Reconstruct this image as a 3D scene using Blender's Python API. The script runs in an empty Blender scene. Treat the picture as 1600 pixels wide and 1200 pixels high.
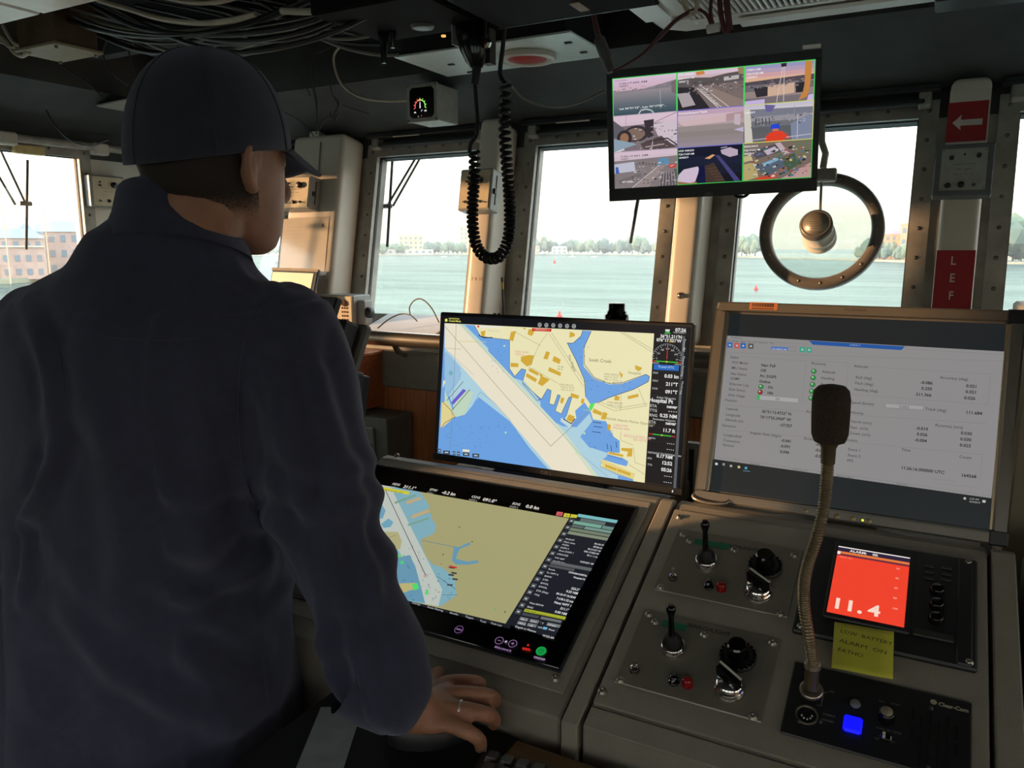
import bpy, bmesh, math, random
import numpy as np
from mathutils import Vector, Matrix, noise

random.seed(7)
SC = bpy.context.scene
COL = SC.collection

# ---------------------------------------------------------------- camera
F_PX = 1205.0
CAM_H = 1.52
YAW, ROLL, SLOPE, PITCH = (math.radians(a) for a in (28.384, 0.061, 24.319, 9.909))
_cp, _sp = math.cos(PITCH), math.sin(PITCH)
_fw = np.array([0, _cp, -_sp]); _rt = np.array([1.0, 0, 0]); _dn = np.array([0, -_sp, -_cp])
_M = np.array([_rt*math.cos(ROLL)+_dn*math.sin(ROLL), -_rt*math.sin(ROLL)+_dn*math.cos(ROLL), _fw]).T
_R = np.array([[math.cos(YAW), -math.sin(YAW), 0], [math.sin(YAW), math.cos(YAW), 0], [0, 0, 1.0]])
CM = _R @ _M
EYE = np.array([0, 0, CAM_H])
cam_d = bpy.data.cameras.new('camera')
cam_d.sensor_width = 36.0
cam_d.lens = 36.0*F_PX/1600.0
cam_d.clip_start = 0.02
cam_d.clip_end = 20000
cam = bpy.data.objects.new('camera', cam_d)
COL.objects.link(cam)
_m = Matrix.Identity(4)
for i in range(3):
    _m[i][0] = CM[i, 0]; _m[i][1] = -CM[i, 1]; _m[i][2] = -CM[i, 2]; _m[i][3] = EYE[i]
cam.matrix_world = _m
SC.camera = cam

# ---------------------------------------------------------------- world, sun, exposure
world = bpy.data.worlds.new('sky'); SC.world = world
world.use_nodes = True
_nt = world.node_tree; _nt.nodes.clear()
_o = _nt.nodes.new('ShaderNodeOutputWorld'); _b = _nt.nodes.new('ShaderNodeBackground')
_tc = _nt.nodes.new('ShaderNodeTexCoord'); _sx = _nt.nodes.new('ShaderNodeSeparateXYZ')
_cr = _nt.nodes.new('ShaderNodeValToRGB')
_nt.links.new(_tc.outputs['Generated'], _sx.inputs[0]); _nt.links.new(_sx.outputs['Z'], _cr.inputs[0])
_nt.links.new(_cr.outputs[0], _b.inputs[0]); _nt.links.new(_b.outputs[0], _o.inputs[0])
_e = _cr.color_ramp.elements
_e[0].position = 0.0; _e[0].color = (0.30, 0.262, 0.185, 1)
_e[1].position = 1.0; _e[1].color = (0.55, 0.68, 0.85, 1)
_x = _e.new(0.035); _x.color = (0.37, 0.345, 0.275, 1)
_x = _e.new(0.08); _x.color = (0.55, 0.53, 0.47, 1)
_x = _e.new(0.14); _x.color = (0.80, 0.78, 0.72, 1)
_x = _e.new(0.35); _x.color = (0.85, 0.90, 0.95, 1)
_b.inputs[1].default_value = 3.2
sun_d = bpy.data.lights.new('sun', 'SUN')
sun_d.energy = 5.6; sun_d.color = (1.0, 0.56, 0.29); sun_d.angle = math.radians(1.2)
sun = bpy.data.objects.new('sun', sun_d); COL.objects.link(sun)
SUN_AZ = math.radians(26.0)   # behind the beam: toward -X and -Y
SUN_EL = math.radians(4.5)
_sd = Vector((-math.cos(SUN_AZ)*math.cos(SUN_EL), -math.sin(SUN_AZ)*math.cos(SUN_EL), math.sin(SUN_EL)))
sun.rotation_euler = _sd.to_track_quat('Z', 'Y').to_euler()
sun.location = (-3, -2, 6)
SC.view_settings.view_transform = 'Standard'
SC.view_settings.look = 'None'
SC.view_settings.gamma = 1.0
SC.view_settings.use_curve_mapping = False
SC.view_settings.exposure = 0.45

# ---------------------------------------------------------------- pixel helpers (1600 x 1200 frame)
def ray(x, y): return CM @ np.array([(x-800)/F_PX, (y-600)/F_PX, 1.0])
def onX(x, y, X): r = ray(x, y); return EYE + r*(X/r[0])
def onY(x, y, Y): r = ray(x, y); return EYE + r*(Y/r[1])
def onZ(x, y, Z): r = ray(x, y); return EYE + r*((Z-CAM_H)/r[2])
def onP(x, y, n, p0):
    r = ray(x, y); n = np.array(n, float)
    return EYE + r*(n @ (np.array(p0)-EYE))/(n @ r)
def atF(x, y, fwd):
    r = ray(x, y); q = CM.T @ r
    return EYE + r*fwd/(q[2]*_cp-q[1]*_sp)

# ---------------------------------------------------------------- materials
MATS = {}
def lin(c):
    return tuple(((v/255.0)/12.92 if v/255.0 <= 0.04045 else ((v/255.0+0.055)/1.055)**2.4) for v in c)
def mat(name, rgb, rough=0.5, metal=0.0, var=0.12, scale=30.0, bump=0.0, bscale=200.0, coat=0.0, stretch=None, spec=0.5, emit=0.0):
    """procedural surface: sRGB base colour with soft noise variation, optional fine relief"""
    if name in MATS: return MATS[name]
    m = bpy.data.materials.new(name); m.use_nodes = True
    nt = m.node_tree; p = nt.nodes['Principled BSDF']
    base = lin(rgb)
    tc = nt.nodes.new('ShaderNodeTexCoord'); mp = nt.nodes.new('ShaderNodeMapping')
    nt.links.new(tc.outputs['Object'], mp.inputs[0])
    if stretch: mp.inputs['Scale'].default_value = stretch
    nz = nt.nodes.new('ShaderNodeTexNoise'); nz.inputs['Scale'].default_value = scale; nz.inputs['Detail'].default_value = 4
    nt.links.new(mp.outputs[0], nz.inputs['Vector'])
    cr = nt.nodes.new('ShaderNodeValToRGB')
    cr.color_ramp.elements[0].position = 0.3; cr.color_ramp.elements[1].position = 0.7
    cr.color_ramp.elements[0].color = tuple(v*(1-var) for v in base)+(1,)
    cr.color_ramp.elements[1].color = tuple(min(1, v*(1+var)) for v in base)+(1,)
    nt.links.new(nz.outputs['Fac'], cr.inputs[0]); nt.links.new(cr.outputs[0], p.inputs['Base Color'])
    p.inputs['Roughness'].default_value = rough; p.inputs['Metallic'].default_value = metal
    p.inputs['Specular IOR Level'].default_value = spec
    if coat: p.inputs['Coat Weight'].default_value = coat
    if emit:
        nt.links.new(cr.outputs[0], p.inputs['Emission Color']); p.inputs['Emission Strength'].default_value = emit
    if bump:
        n2 = nt.nodes.new('ShaderNodeTexNoise'); n2.inputs['Scale'].default_value = bscale; n2.inputs['Detail'].default_value = 3
        nt.links.new(mp.outputs[0], n2.inputs['Vector'])
        bp = nt.nodes.new('ShaderNodeBump'); bp.inputs['Strength'].default_value = bump; bp.inputs['Distance'].default_value = 0.002
        nt.links.new(n2.outputs['Fac'], bp.inputs['Height']); nt.links.new(bp.outputs[0], p.inputs['Normal'])
    MATS[name] = m
    return m
def emis(name, rgb, strength=1.0):
    if name in MATS: return MATS[name]
    m = bpy.data.materials.new(name); m.use_nodes = True
    p = m.node_tree.nodes['Principled BSDF']
    p.inputs['Base Color'].default_value = lin(rgb)+(1,)
    p.inputs['Emission Color'].default_value = lin(rgb)+(1,); p.inputs['Emission Strength'].default_value = strength
    MATS[name] = m
    return m
def screen_mat(name, strength):
    if name in MATS: return MATS[name]
    m = bpy.data.materials.new(name); m.use_nodes = True
    nt = m.node_tree; p = nt.nodes['Principled BSDF']
    a = nt.nodes.new('ShaderNodeVertexColor'); a.layer_name = 'Col'
    p.inputs['Base Color'].default_value = (0.004, 0.004, 0.005, 1); p.inputs['Roughness'].default_value = 0.35
    p.inputs['Specular IOR Level'].default_value = 0.25
    nt.links.new(a.outputs['Color'], p.inputs['Emission Color']); p.inputs['Emission Strength'].default_value = strength
    MATS[name] = m
    return m
def print_mat(name, rough=0.6):
    """flat print: colour comes from the printed faces"""
    if name in MATS: return MATS[name]
    m = bpy.data.materials.new(name); m.use_nodes = True
    nt = m.node_tree; p = nt.nodes['Principled BSDF']
    a = nt.nodes.new('ShaderNodeVertexColor'); a.layer_name = 'Col'
    nt.links.new(a.outputs['Color'], p.inputs['Base Color']); p.inputs['Roughness'].default_value = rough
    MATS[name] = m
    return m
def glass_mat(name, tint=(1, 1, 1), refl=0.06, rough=0.0):
    if name in MATS: return MATS[name]
    m = bpy.data.materials.new(name); m.use_nodes = True
    nt = m.node_tree; nt.nodes.clear()
    o = nt.nodes.new('ShaderNodeOutputMaterial'); t = nt.nodes.new('ShaderNodeBsdfTransparent'); g = nt.nodes.new('ShaderNodeBsdfGlossy')
    t.inputs[0].default_value = tint+(1,); g.inputs['Roughness'].default_value = rough
    mx = nt.nodes.new('ShaderNodeMixShader'); mx.inputs[0].default_value = refl
    nt.links.new(t.outputs[0], mx.inputs[1]); nt.links.new(g.outputs[0], mx.inputs[2]); nt.links.new(mx.outputs[0], o.inputs[0])
    MATS[name] = m
    return m

# ---------------------------------------------------------------- mesh helpers
LOC = {}
def thing(name, label, cat, loc=(0, 0, 0), group=None):
    o = bpy.data.objects.new(name, None); COL.objects.link(o)
    o.empty_display_size = 0.05
    o.location = tuple(float(v) for v in loc); LOC[o.name] = np.array(o.location)
    o['label'] = label; o['category'] = cat
    if group: o['group'] = group
    return o
def struct(name, loc=(0, 0, 0)):
    o = bpy.data.objects.new(name, None); COL.objects.link(o); o.location = loc; LOC[o.name] = np.array(loc, float)
    o['kind'] = 'structure'
    return o
def tag(o, label, cat, group=None):
    o['label'] = label; o['category'] = cat
    if group: o['group'] = group
    return o

class Fr:
    """a local frame: u right, v up, n out of the face"""
    def __init__(s, o, u, v):
        s.o = np.array(o, float); s.u = np.array(u, float)/np.linalg.norm(u); s.v = np.array(v, float)/np.linalg.norm(v)
        s.n = np.cross(s.u, s.v)
    def p(s, u, v, n=0.0): return s.o+s.u*u+s.v*v+s.n*n
    def px(s, x, y, n=0.0):
        q = onP(x, y, s.n, s.o+s.n*n)-s.o
        return float(q @ s.u), float(q @ s.v)
    def sub(s, u, v, n=0.0): return Fr(s.p(u, v, n), s.u, s.v)
    def rot(s, a):
        c, t = math.cos(a), math.sin(a)
        return Fr(s.o, s.u*c+s.v*t, -s.u*t+s.v*c)
WORLD = Fr((0, 0, 0), (1, 0, 0), (0, 1, 0))
def mkfr(c, yaw, tilt, roll):
    u = np.array([math.cos(yaw), math.sin(yaw), 0]); n0 = np.array([math.sin(yaw), -math.cos(yaw), 0]); z = np.array([0, 0, 1.0])
    v = z*math.cos(tilt)-n0*math.sin(tilt)
    return Fr(c, u*math.cos(roll)+v*math.sin(roll), -u*math.sin(roll)+v*math.cos(roll))

class MB:
    def __init__(s): s.v = []; s.f = []; s.c = []; s.sm = []
    def add(s, vs, fs, col=None, smooth=False):
        b = len(s.v); s.v += [tuple(float(q) for q in p) for p in vs]
        for f in fs: s.f.append(tuple(i+b for i in f)); s.c.append(col); s.sm.append(smooth)
        return s
    def box(s, fr, c, d):
        u, v, n = c; a, b, e = d[0]/2, d[1]/2, d[2]/2
        vs = [fr.p(u+i*a, v+j*b, n+k*e) for k in (-1, 1) for j in (-1, 1) for i in (-1, 1)]
        return s.add(vs, [(0, 2, 3, 1), (4, 5, 7, 6), (0, 1, 5, 4), (2, 6, 7, 3), (0, 4, 6, 2), (1, 3, 7, 5)])
    def wbox(s, lo, hi):
        c = [(a+b)/2 for a, b in zip(lo, hi)]; d = [abs(b-a) for a, b in zip(lo, hi)]
        return s.box(WORLD, c, d)
    def hexa(s, bottom, top):
        n = len(bottom)
        fs = [tuple(range(n))[::-1], tuple(range(n, 2*n))]
        fs += [(i, (i+1) % n, n+(i+1) % n, n+i) for i in range(n)]
        return s.add(list(bottom)+list(top), fs)
    def prism(s, fr, poly, n0, n1):
        return s.hexa([fr.p(a, b, n0) for a, b in poly], [fr.p(a, b, n1) for a, b in poly])
    def flat(s, fr, poly, n=0.0, col=None):
        return s.add([fr.p(a, b, n) for a, b in poly], [tuple(range(len(poly)))], col)
    def tube(s, pts, r, n=8, caps=True, smooth=True):
        pts = [np.array(p, float) for p in pts]; m = len(pts)
        rs = r if isinstance(r, (list, tuple)) else [r]*m
        tang = [pts[min(i+1, m-1)]-pts[max(i-1, 0)] for i in range(m)]
        tang = [t/(np.linalg.norm(t)+1e-12) for t in tang]
        a = np.array([0, 0, 1.0]) if abs(tang[0][2]) < 0.9 else np.array([1.0, 0, 0])
        x = np.cross(tang[0], a); x /= np.linalg.norm(x)
        vs = []
        for i in range(m):
            x = x-tang[i]*(x @ tang[i]); x /= (np.linalg.norm(x)+1e-12); y = np.cross(tang[i], x)
            for k in range(n):
                t = 2*math.pi*k/n; vs.append(pts[i]+(x*math.cos(t)+y*math.sin(t))*rs[i])
        fs = [(i*n+k, i*n+(k+1) % n, (i+1)*n+(k+1) % n, (i+1)*n+k) for i in range(m-1) for k in range(n)]
        s.add(vs, fs, None, smooth)
        if caps:
            s.add(vs[:n], [tuple(range(n))[::-1]]); s.add(vs[-n:], [tuple(range(n))])
        return s
    def cyl(s, p0, p1, r0, r1=None, n=20): return s.tube([p0, p1], [r0, r0 if r1 is None else r1], n)
    def lathe(s, fr, prof, n=24, smooth=True, caps=True):
        """prof: (radius, height along fr.n)"""
        vs = []
        for r, h in prof:
            for k in range(n):
                t = 2*math.pi*k/n; vs.append(fr.p(r*math.cos(t), r*math.sin(t), h))
        m = len(prof)
        fs = [(i*n+k, i*n+(k+1) % n, (i+1)*n+(k+1) % n, (i+1)*n+k) for i in range(m-1) for k in range(n)]
        s.add(vs, fs, None, smooth)
        if not caps: return s
        if prof[0][0] > 1e-5: s.add(vs[:n], [tuple(range(n))[::-1]])
        if prof[-1][0] > 1e-5: s.add(vs[-n:], [tuple(range(n))])
        return s
    def ring(s, fr, r0, r1, h, n=48, n0=0.0):
        return s.lathe(fr, [(r0, n0), (r1, n0), (r1, n0+h*0.7), (r1-(r1-r0)*0.15, n0+h), (r0+(r1-r0)*0.15, n0+h), (r0, n0+h*0.7), (r0, n0)], n, caps=False)
    def build(s, name, m, parent=None, bevel=0.0, seg=1, smooth=False, autosmooth=None):
        off = np.zeros(3)
        if parent is not None: off = LOC[parent.name]
        me = bpy.data.meshes.new(name)
        me.from_pydata([tuple(np.array(p)-off) for p in s.v], [], s.f)
        me.update()
        if bevel > 0:
            bm = bmesh.new(); bm.from_mesh(me)
            bmesh.ops.remove_doubles(bm, verts=bm.verts, dist=1e-6)
            es = [e for e in bm.edges if len(e.link_faces) == 2 and e.calc_face_angle(0) > 0.5]
            bmesh.ops.bevel(bm, geom=es, offset=bevel, segments=seg, profile=0.5, affect='EDGES', clamp_overlap=True)
            bm.to_mesh(me); bm.free()
            for p in me.polygons: p.use_smooth = False
        else:
            if smooth: me.polygons.foreach_set('use_smooth', [True]*len(me.polygons))
            else: me.polygons.foreach_set('use_smooth', s.sm)
            if any(c is not None for c in s.c):
                at = me.color_attributes.new('Col', 'FLOAT_COLOR', 'CORNER')
                buf = []
                for p, c in zip(me.polygons, s.c): buf += list((c or (0, 0, 0))+(1.0,))*p.loop_total
                at.data.foreach_set('color', buf)
        me.materials.append(m)
        o = bpy.data.objects.new(name, me); COL.objects.link(o)
        if parent is not None: o.parent = parent
        LOC[o.name] = off
        return o

def spline(pts, n=8):
    """Catmull-Rom through points"""
    P = [np.array(p, float) for p in pts]; P = [2*P[0]-P[1]]+P+[2*P[-1]-P[-2]]
    out = []
    for i in range(1, len(P)-2):
        for k in range(n):
            t = k/n; a, b, c, d = P[i-1:i+3]
            out.append(0.5*((2*b)+(c-a)*t+(2*a-5*b+4*c-d)*t*t+(3*b-a-3*c+d)*t**3))
    out.append(P[-2]); return out

_TXT = {}
def text_geo(body, bold=0.0, mono=False):
    k = (body, bold)
    if k in _TXT: return _TXT[k]
    cu = bpy.data.curves.new('t', 'FONT'); cu.body = body; cu.size = 1.0; cu.resolution_u = 2; cu.offset = bold; cu.fill_mode = 'FRONT'
    ob = bpy.data.objects.new('t', cu)
    me = bpy.data.meshes.new_from_object(ob)
    vs = [tuple(v.co) for v in me.vertices]; fs = [tuple(p.vertices) for p in me.polygons]
    bpy.data.objects.remove(ob); bpy.data.curves.remove(cu); bpy.data.meshes.remove(me)
    w = max((v[0] for v in vs), default=0.0)
    _TXT[k] = (vs, fs, w); return _TXT[k]

class Canvas(MB):
    """flat picture of faces on a frame; every call lies a hair above the one before it"""
    def __init__(s, fr, n0=0.0, step=8e-6):
        super().__init__(); s.fr = fr; s.n = n0; s.st = step
    def lift(s): s.n += s.st; return s.n
    def uv(s, p): return s.fr.px(p[0], p[1])
    def P(s, pts, c):                                   # polygon in photo pixels
        return s.flat(s.fr, [s.uv(p) for p in pts], s.lift(), lin(c))
    def Q(s, pts, c): return s.flat(s.fr, pts, s.lift(), lin(c))
    def R(s, u0, v0, u1, v1, c): return s.Q([(u0, v0), (u1, v0), (u1, v1), (u0, v1)], c)
    def L(s, pts, w, c, px=True):                       # polyline
        q = [s.uv(p) for p in pts] if px else pts
        n = s.lift(); cc = lin(c)
        for a, b in zip(q[:-1], q[1:]):
            d = np.array(b)-np.array(a); l = np.linalg.norm(d)
            if l < 1e-9: continue
            t = np.array([-d[1], d[0]])/l*w/2
            s.flat(s.fr, [tuple(np.array(a)+t), tuple(np.array(a)-t), tuple(np.array(b)-t), tuple(np.array(b)+t)], n, cc)
        return s
    def C(s, u, v, r, c, n=18, r2=None):
        return s.Q([(u+r*math.cos(2*math.pi*k/n), v+(r2 or r)*math.sin(2*math.pi*k/n)) for k in range(n)], c)
    def arc(s, u, v, r, w, a0, a1, c, n=24):
        return s.L([(u+r*math.cos(a0+(a1-a0)*k/n), v+r*math.sin(a0+(a1-a0)*k/n)) for k in range(n+1)], w, c, px=False)
    def T(s, body, u, v, h, c, align='l', rot=0.0, bold=0.0, sx=1.0, width=None):
        vs, fs, w = text_geo(body, bold)
        k = h/0.70
        if width: sx = width/(w*k+1e-9)
        off = {'l': 0, 'r': -w, 'c': -w/2}[align]
        ca, sa = math.cos(rot), math.sin(rot)
        n = s.lift(); out = []
        for x, y, z in vs:
            X = (x+off)*k*sx; Y = y*k
            out.append(s.fr.p(u+X*ca-Y*sa, v+X*sa+Y*ca, n))
        return s.add(out, fs, lin(c))
    def TP(s, body, x, y, h, c, **kw):                  # anchor in photo pixels
        u, v = s.uv((x, y)); return s.T(body, u, v, h, c, **kw)
# ================================================================ the wheelhouse
M_DARK = mat('deckhead_black', (61, 64, 63), 0.75, var=0.25, scale=6, bump=0.3, bscale=60)
M_DARK2 = mat('black_paint', (40, 43, 44), 0.5, var=0.2, scale=12)
M_CREAM = mat('cream_paint', (206, 198, 184), 0.38, var=0.05, scale=9)
M_FRAME = mat('weathered_aluminium', (158, 153, 143), 0.5, metal=0.1, var=0.22, scale=14, bump=0.15)
M_BOLT = mat('bolt_steel', (120, 116, 108), 0.35, metal=0.8, var=0.2)
M_FLOOR = mat('floor_rubber', (140, 138, 132), 0.6, var=0.2, scale=20)
M_WOOD = mat('veneer_wood', (168, 102, 58), 0.35, var=0.28, scale=10, stretch=(9, 9, 0.6), coat=0.3)
M_GREY = mat('console_grey', (146, 140, 127), 0.55, var=0.06, scale=25, bump=0.5, bscale=900)
M_GREYB = mat('console_grey_light', (156, 149, 135), 0.5, var=0.06, scale=25, bump=0.5, bscale=900)
M_STEEL = mat('brushed_steel', (190, 176, 158), 0.28, metal=0.9, var=0.08, scale=6, stretch=(0.4, 20, 20))
M_CHROME = mat('chrome', (215, 212, 208), 0.12, metal=1.0, var=0.03)
M_BLACK = mat('black_plastic', (34, 35, 37), 0.42, var=0.15)
M_BLACKG = mat('black_gloss', (10, 11, 13), 0.12, var=0.1)
M_RUBBER = mat('black_rubber', (18, 18, 19), 0.6, var=0.1)
M_WHITE = mat('white_plastic', (225, 222, 212), 0.45, var=0.04)
M_GLASS = glass_mat('window_glass', (0.97, 0.99, 0.98), 0.05)

TILT = math.radians(11.0)
FW = Fr((0, 2.57, 1.28), (1, 0, 0), (0, math.sin(TILT), math.cos(TILT)))
LW = Fr((-3.3, 0, 1.28), (0, 1, 0), (0, 0, 1))           # left wall seen from inside: +u is forward, n to +X
RW = Fr((3.3, 0, 1.28), (0, -1, 0), (0, 0, 1))
V0, V1 = -0.025, 0.632
FRONT = [(-3.09, -2.60), (-2.09, -1.60), (-1.345, -0.845), (-0.582, -0.073), (0.181, 0.69), (0.945, 1.45), (1.70, 2.20), (2.45, 2.95)]
LEFT = [(-0.30, 0.02), (1.0, 1.30), (1.38, 2.15)]  # first two, out of view, are sized and placed to steer the sun
RIGHT = [(-1.9, -1.0), (-0.6, 0.3), (0.7, 1.6)]

def wall_with_openings(name, fr, ops, u0, u1, vb, vt, m_low, m_head, v0=V0, v1=V1):
    root = struct(name)
    lo = MB(); lo.box(fr, ((u0+u1)/2, (vb+v0)/2, -0.03), (u1-u0, v0-vb, 0.06)); lo.build('lower_wall', m_low, root)
    hi = MB(); hi.box(fr, ((u0+u1)/2, (v1+vt)/2, -0.03), (u1-u0, vt-v1, 0.06)); hi.build('header', m_head, root)
    edges = [u0]+[e for o in ops for e in o]+[u1]
    for a, b in zip(edges[0::2], edges[1::2]):
        if b-a > 0.001:
            c = MB(); c.box(fr, ((a+b)/2, (v0+v1)/2, -0.03), (b-a, v1-v0, 0.06)); c.build('mullion', M_FRAME if name == 'wall_front' else M_CREAM, root)
    return root
wall_with_openings('wall_front', FW, FRONT, -3.3, 3.3, -1.30, 1.16, M_FRAME, M_DARK)
wall_with_openings('wall_left', LW, LEFT, -2.6, 2.75, -1.28, 1.14, M_CREAM, M_DARK)
wall_with_openings('wall_right', RW, RIGHT, -2.75, 2.6, -1.28, 1.14, M_CREAM, M_DARK)
BW = Fr((0, -2.6, 1.28), (-1, 0, 0), (0, 0, 1))
BACK = [(-2.6, -1.6), (-1.2, -0.2), (0.2, 1.2), (1.6, 2.6)]  # unseen openings, added for fill light from behind
wall_with_openings('wall_back', BW, BACK, -3.36, 3.36, -1.28, 1.14, M_CREAM, M_DARK)
o = MB().wbox((-3.36, -2.66, -0.05), (3.36, 3.0, 0.0)).build('floor', M_FLOOR); o['kind'] = 'structure'
o = MB().wbox((-3.36, -2.66, 2.40), (3.36, 3.0, 2.46)).build('ceiling', M_DARK); o['kind'] = 'structure'

def window(idx, fr, u0, u1, full=True):
    root = struct('window_%d' % idx, tuple(fr.p((u0+u1)/2, V0)))
    w = 0.052
    f = MB(); t = 0.010
    for (a, b, c, d) in ((u0-w, V0-w, u0, V1+w), (u1, V0-w, u1+w, V1+w), (u0, V1, u1, V1+w), (u0, V0-w, u1, V0)):
        f.box(fr, ((a+c)/2, (b+d)/2, t/2), (c-a, d-b, t))
    wf = f.build('window_frame', M_FRAME, root)
    g = MB().box(fr, ((u0+u1)/2, (V0+V1)/2, -0.03), (u1-u0, V1-V0, 0.006)); g.build('glass_pane', M_GLASS, root)
    s = MB()
    for (a, b, c, d) in ((u0, V0, u0+0.003, V1), (u1-0.003, V0, u1, V1), (u0, V1-0.003, u1, V1), (u0, V0, u1, V0+0.003)):
        s.box(fr, ((a+c)/2, (b+d)/2, -0.018), (c-a, d-b, 0.014))
    s.build('gasket', M_RUBBER, root)
    if full:
        b = MB()
        for k in range(9):
            v = V0-0.02+(V1-V0+0.04)*k/8
            for u in (u0-w*0.5, u1+w*0.5):
                b.lathe(fr.sub(u, v, t), [(0.0062, 0), (0.0058, 0.003), (0.003, 0.0048), (0, 0.005)], 8)
        for k in range(1, 6):
            u = u0+(u1-u0)*k/6
            b.lathe(fr.sub(u, V1+w*0.5, t), [(0.0062, 0), (0.0058, 0.003), (0.003, 0.0048), (0, 0.005)], 8)
            b.lathe(fr.sub(u, V0-w*0.5, t), [(0.0062, 0), (0.0058, 0.003), (0.003, 0.0048), (0, 0.005)], 8)
        b.build('frame_bolts', M_BOLT, wf)['kind'] = 'stuff'
    return root
for i, (a, b) in enumerate(FRONT): window(i+1, FW, a, b)
for i, (a, b) in enumerate(LEFT): window(9+i, LW, a, b, i == 2)
for i, (a, b) in enumerate(RIGHT): window(13+i, RW, a, b, False)
for i, (a, b) in enumerate(BACK): window(16+i, BW, a, b, False)

# pillar covers between the windows (boxed stiffeners, rounded edges)
def pillar(n, u0, u1, depth, vt=0.70, vb=-0.08):
    m = MB().box(FW, ((u0+u1)/2, (vb+vt)/2, depth/2), (u1-u0, vt-vb, depth))
    o = m.build('trim_%d' % n, M_CREAM, None, bevel=0.022, seg=4); o['kind'] = 'structure'
    for p in o.data.polygons: p.use_smooth = True
    try: o.data.shade_smooth_by_angle = None
    except Exception: pass
    return o
pillar(1, -2.445, -2.165, 0.14)
pillar(2, -1.515, -1.425, 0.15)
pillar(3, -0.752, -0.662, 0.15)
pillar(4, 0.004, 0.104, 0.10, vt=0.71)
pillar(5, 0.77, 0.865, 0.12)
pillar(6, 1.53, 1.62, 0.12)
pillar(7, -2.95+0.33-0.62, -3.12, 0.02)

# overhead soffit step above the windows, wiper drive bars under it
o = MB().hexa([np.array(p) for p in ((-3.29, 2.33, 2.12), (3.29, 2.33, 2.12), (3.29, 2.68, 1.985), (-3.29, 2.68, 1.985))],
              [np.array(p) for p in ((-3.29, 2.33, 2.395), (3.29, 2.33, 2.395), (3.29, 2.74, 2.395), (-3.29, 2.74, 2.395))]).build('trim_8', M_DARK); o['kind'] = 'structure'
o = MB().hexa([np.array(p) for p in ((-3.29, -2.59, 2.02), (-2.98, -2.59, 2.14), (-2.98, 2.33, 2.14), (-3.29, 2.33, 2.02))],
              [np.array(p) for p in ((-3.29, -2.59, 2.395), (-2.98, -2.59, 2.395), (-2.98, 2.33, 2.395), (-3.29, 2.33, 2.395))]).build('trim_9', M_DARK); o['kind'] = 'structure'
M_BAR = mat('wiper_bar_dark', (58, 62, 64), 0.4, metal=0.4, var=0.2, scale=10)
def wiper_bar(label, u0, u1):
    t = thing('wiper_drive_bar', label, 'wiper drive', FW.p((u0+u1)/2, 0.70), 'wiper drive bars over the front windows')
    MB().box(FW, ((u0+u1)/2, 0.705, 0.045), (u1-u0, 0.022, 0.03)).build('upper_bar', M_BAR, t, bevel=0.004)
    MB().box(FW, ((u0+u1)/2+0.01, 0.668, 0.040), (u1-u0-0.10, 0.016, 0.026)).build('lower_bar', M_BAR, t, bevel=0.004)
    for u in (u0+0.04, u1-0.04):
        MB().box(FW, (u, 0.69, 0.03), (0.035, 0.07, 0.04)).build('bracket', M_FRAME, t, bevel=0.004)
    MB().tube([FW.p(u0+0.15, 0.69, 0.07), FW.p(u0+0.28, 0.69, 0.07)], 0.004, 6).build('handle', M_STEEL, t)
wiper_bar('dark wiper drive bar above the window behind the capped head', -3.1, -2.46)
wiper_bar('dark wiper drive bar above the window with the crossed wiper arms', -2.12, -1.54)
wiper_bar('dark wiper drive bar above the window left of the hanging camera monitor', -1.39, -0.80)
wiper_bar('dark wiper drive bar above the window with the round spinning screen', -0.63, -0.02)
wiper_bar('dark wiper drive bar right of the red arrow sign', 0.13, 0.72)
# light tube and clips over the left wall window
t = thing('window_top_tube', 'pale tube with clips along the top of the left side window', 'tube', LW.p(1.75, 0.66))
MB().tube([LW.p(1.2, 0.675, 0.05), LW.p(2.33, 0.68, 0.05)], 0.017, 10).build('tube', M_FRAME, t)
for u in (1.83, 2.22): MB().box(LW, (u, 0.672, 0.05), (0.07, 0.05, 0.045)).build('clip', M_CREAM, t, bevel=0.006)
MB().box(LW, (1.93, 0.640, 0.02), (0.12, 0.035, 0.03)).build('tag_plate', mat('gold_label', (214, 190, 130), 0.5), t, bevel=0.003)

# ledge below the front windows
o = MB().wbox((-3.29, 2.22, 1.165), (3.29, 2.60, 1.195)).build('trim_10', M_FRAME); o['kind'] = 'structure'
o = MB().wbox((-3.29, 2.20, 1.03), (3.29, 2.235, 1.165)).build('trim_11', mat('fascia_grey', (126, 122, 110), 0.45, var=0.1), None, bevel=0.006); o['kind'] = 'structure'
wp = struct('trim_12')
for k in range(9):
    x0 = -3.28+k*0.73
    MB().wbox((x0, 2.21, 0.02), (x0+0.722, 2.235, 1.03)).build('panel', M_WOOD, wp, bevel=0.002)
rail = thing('handrail', 'long polished metal handrail running along the window ledge', 'handrail', (-0.5, 2.14, 1.215))
MB().tube([(-3.0, 2.14, 1.215), (3.0, 2.14, 1.215)], 0.025, 20).build('rail_tube', M_STEEL, rail)
for x in (-2.6, -1.62, -0.95, -0.1, 0.9, 1.9): MB().tube([(x, 2.14, 1.2), (x, 2.16, 1.17), (x, 2.21, 1.15)], 0.011, 10).build('bracket', M_STEEL, rail)
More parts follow.
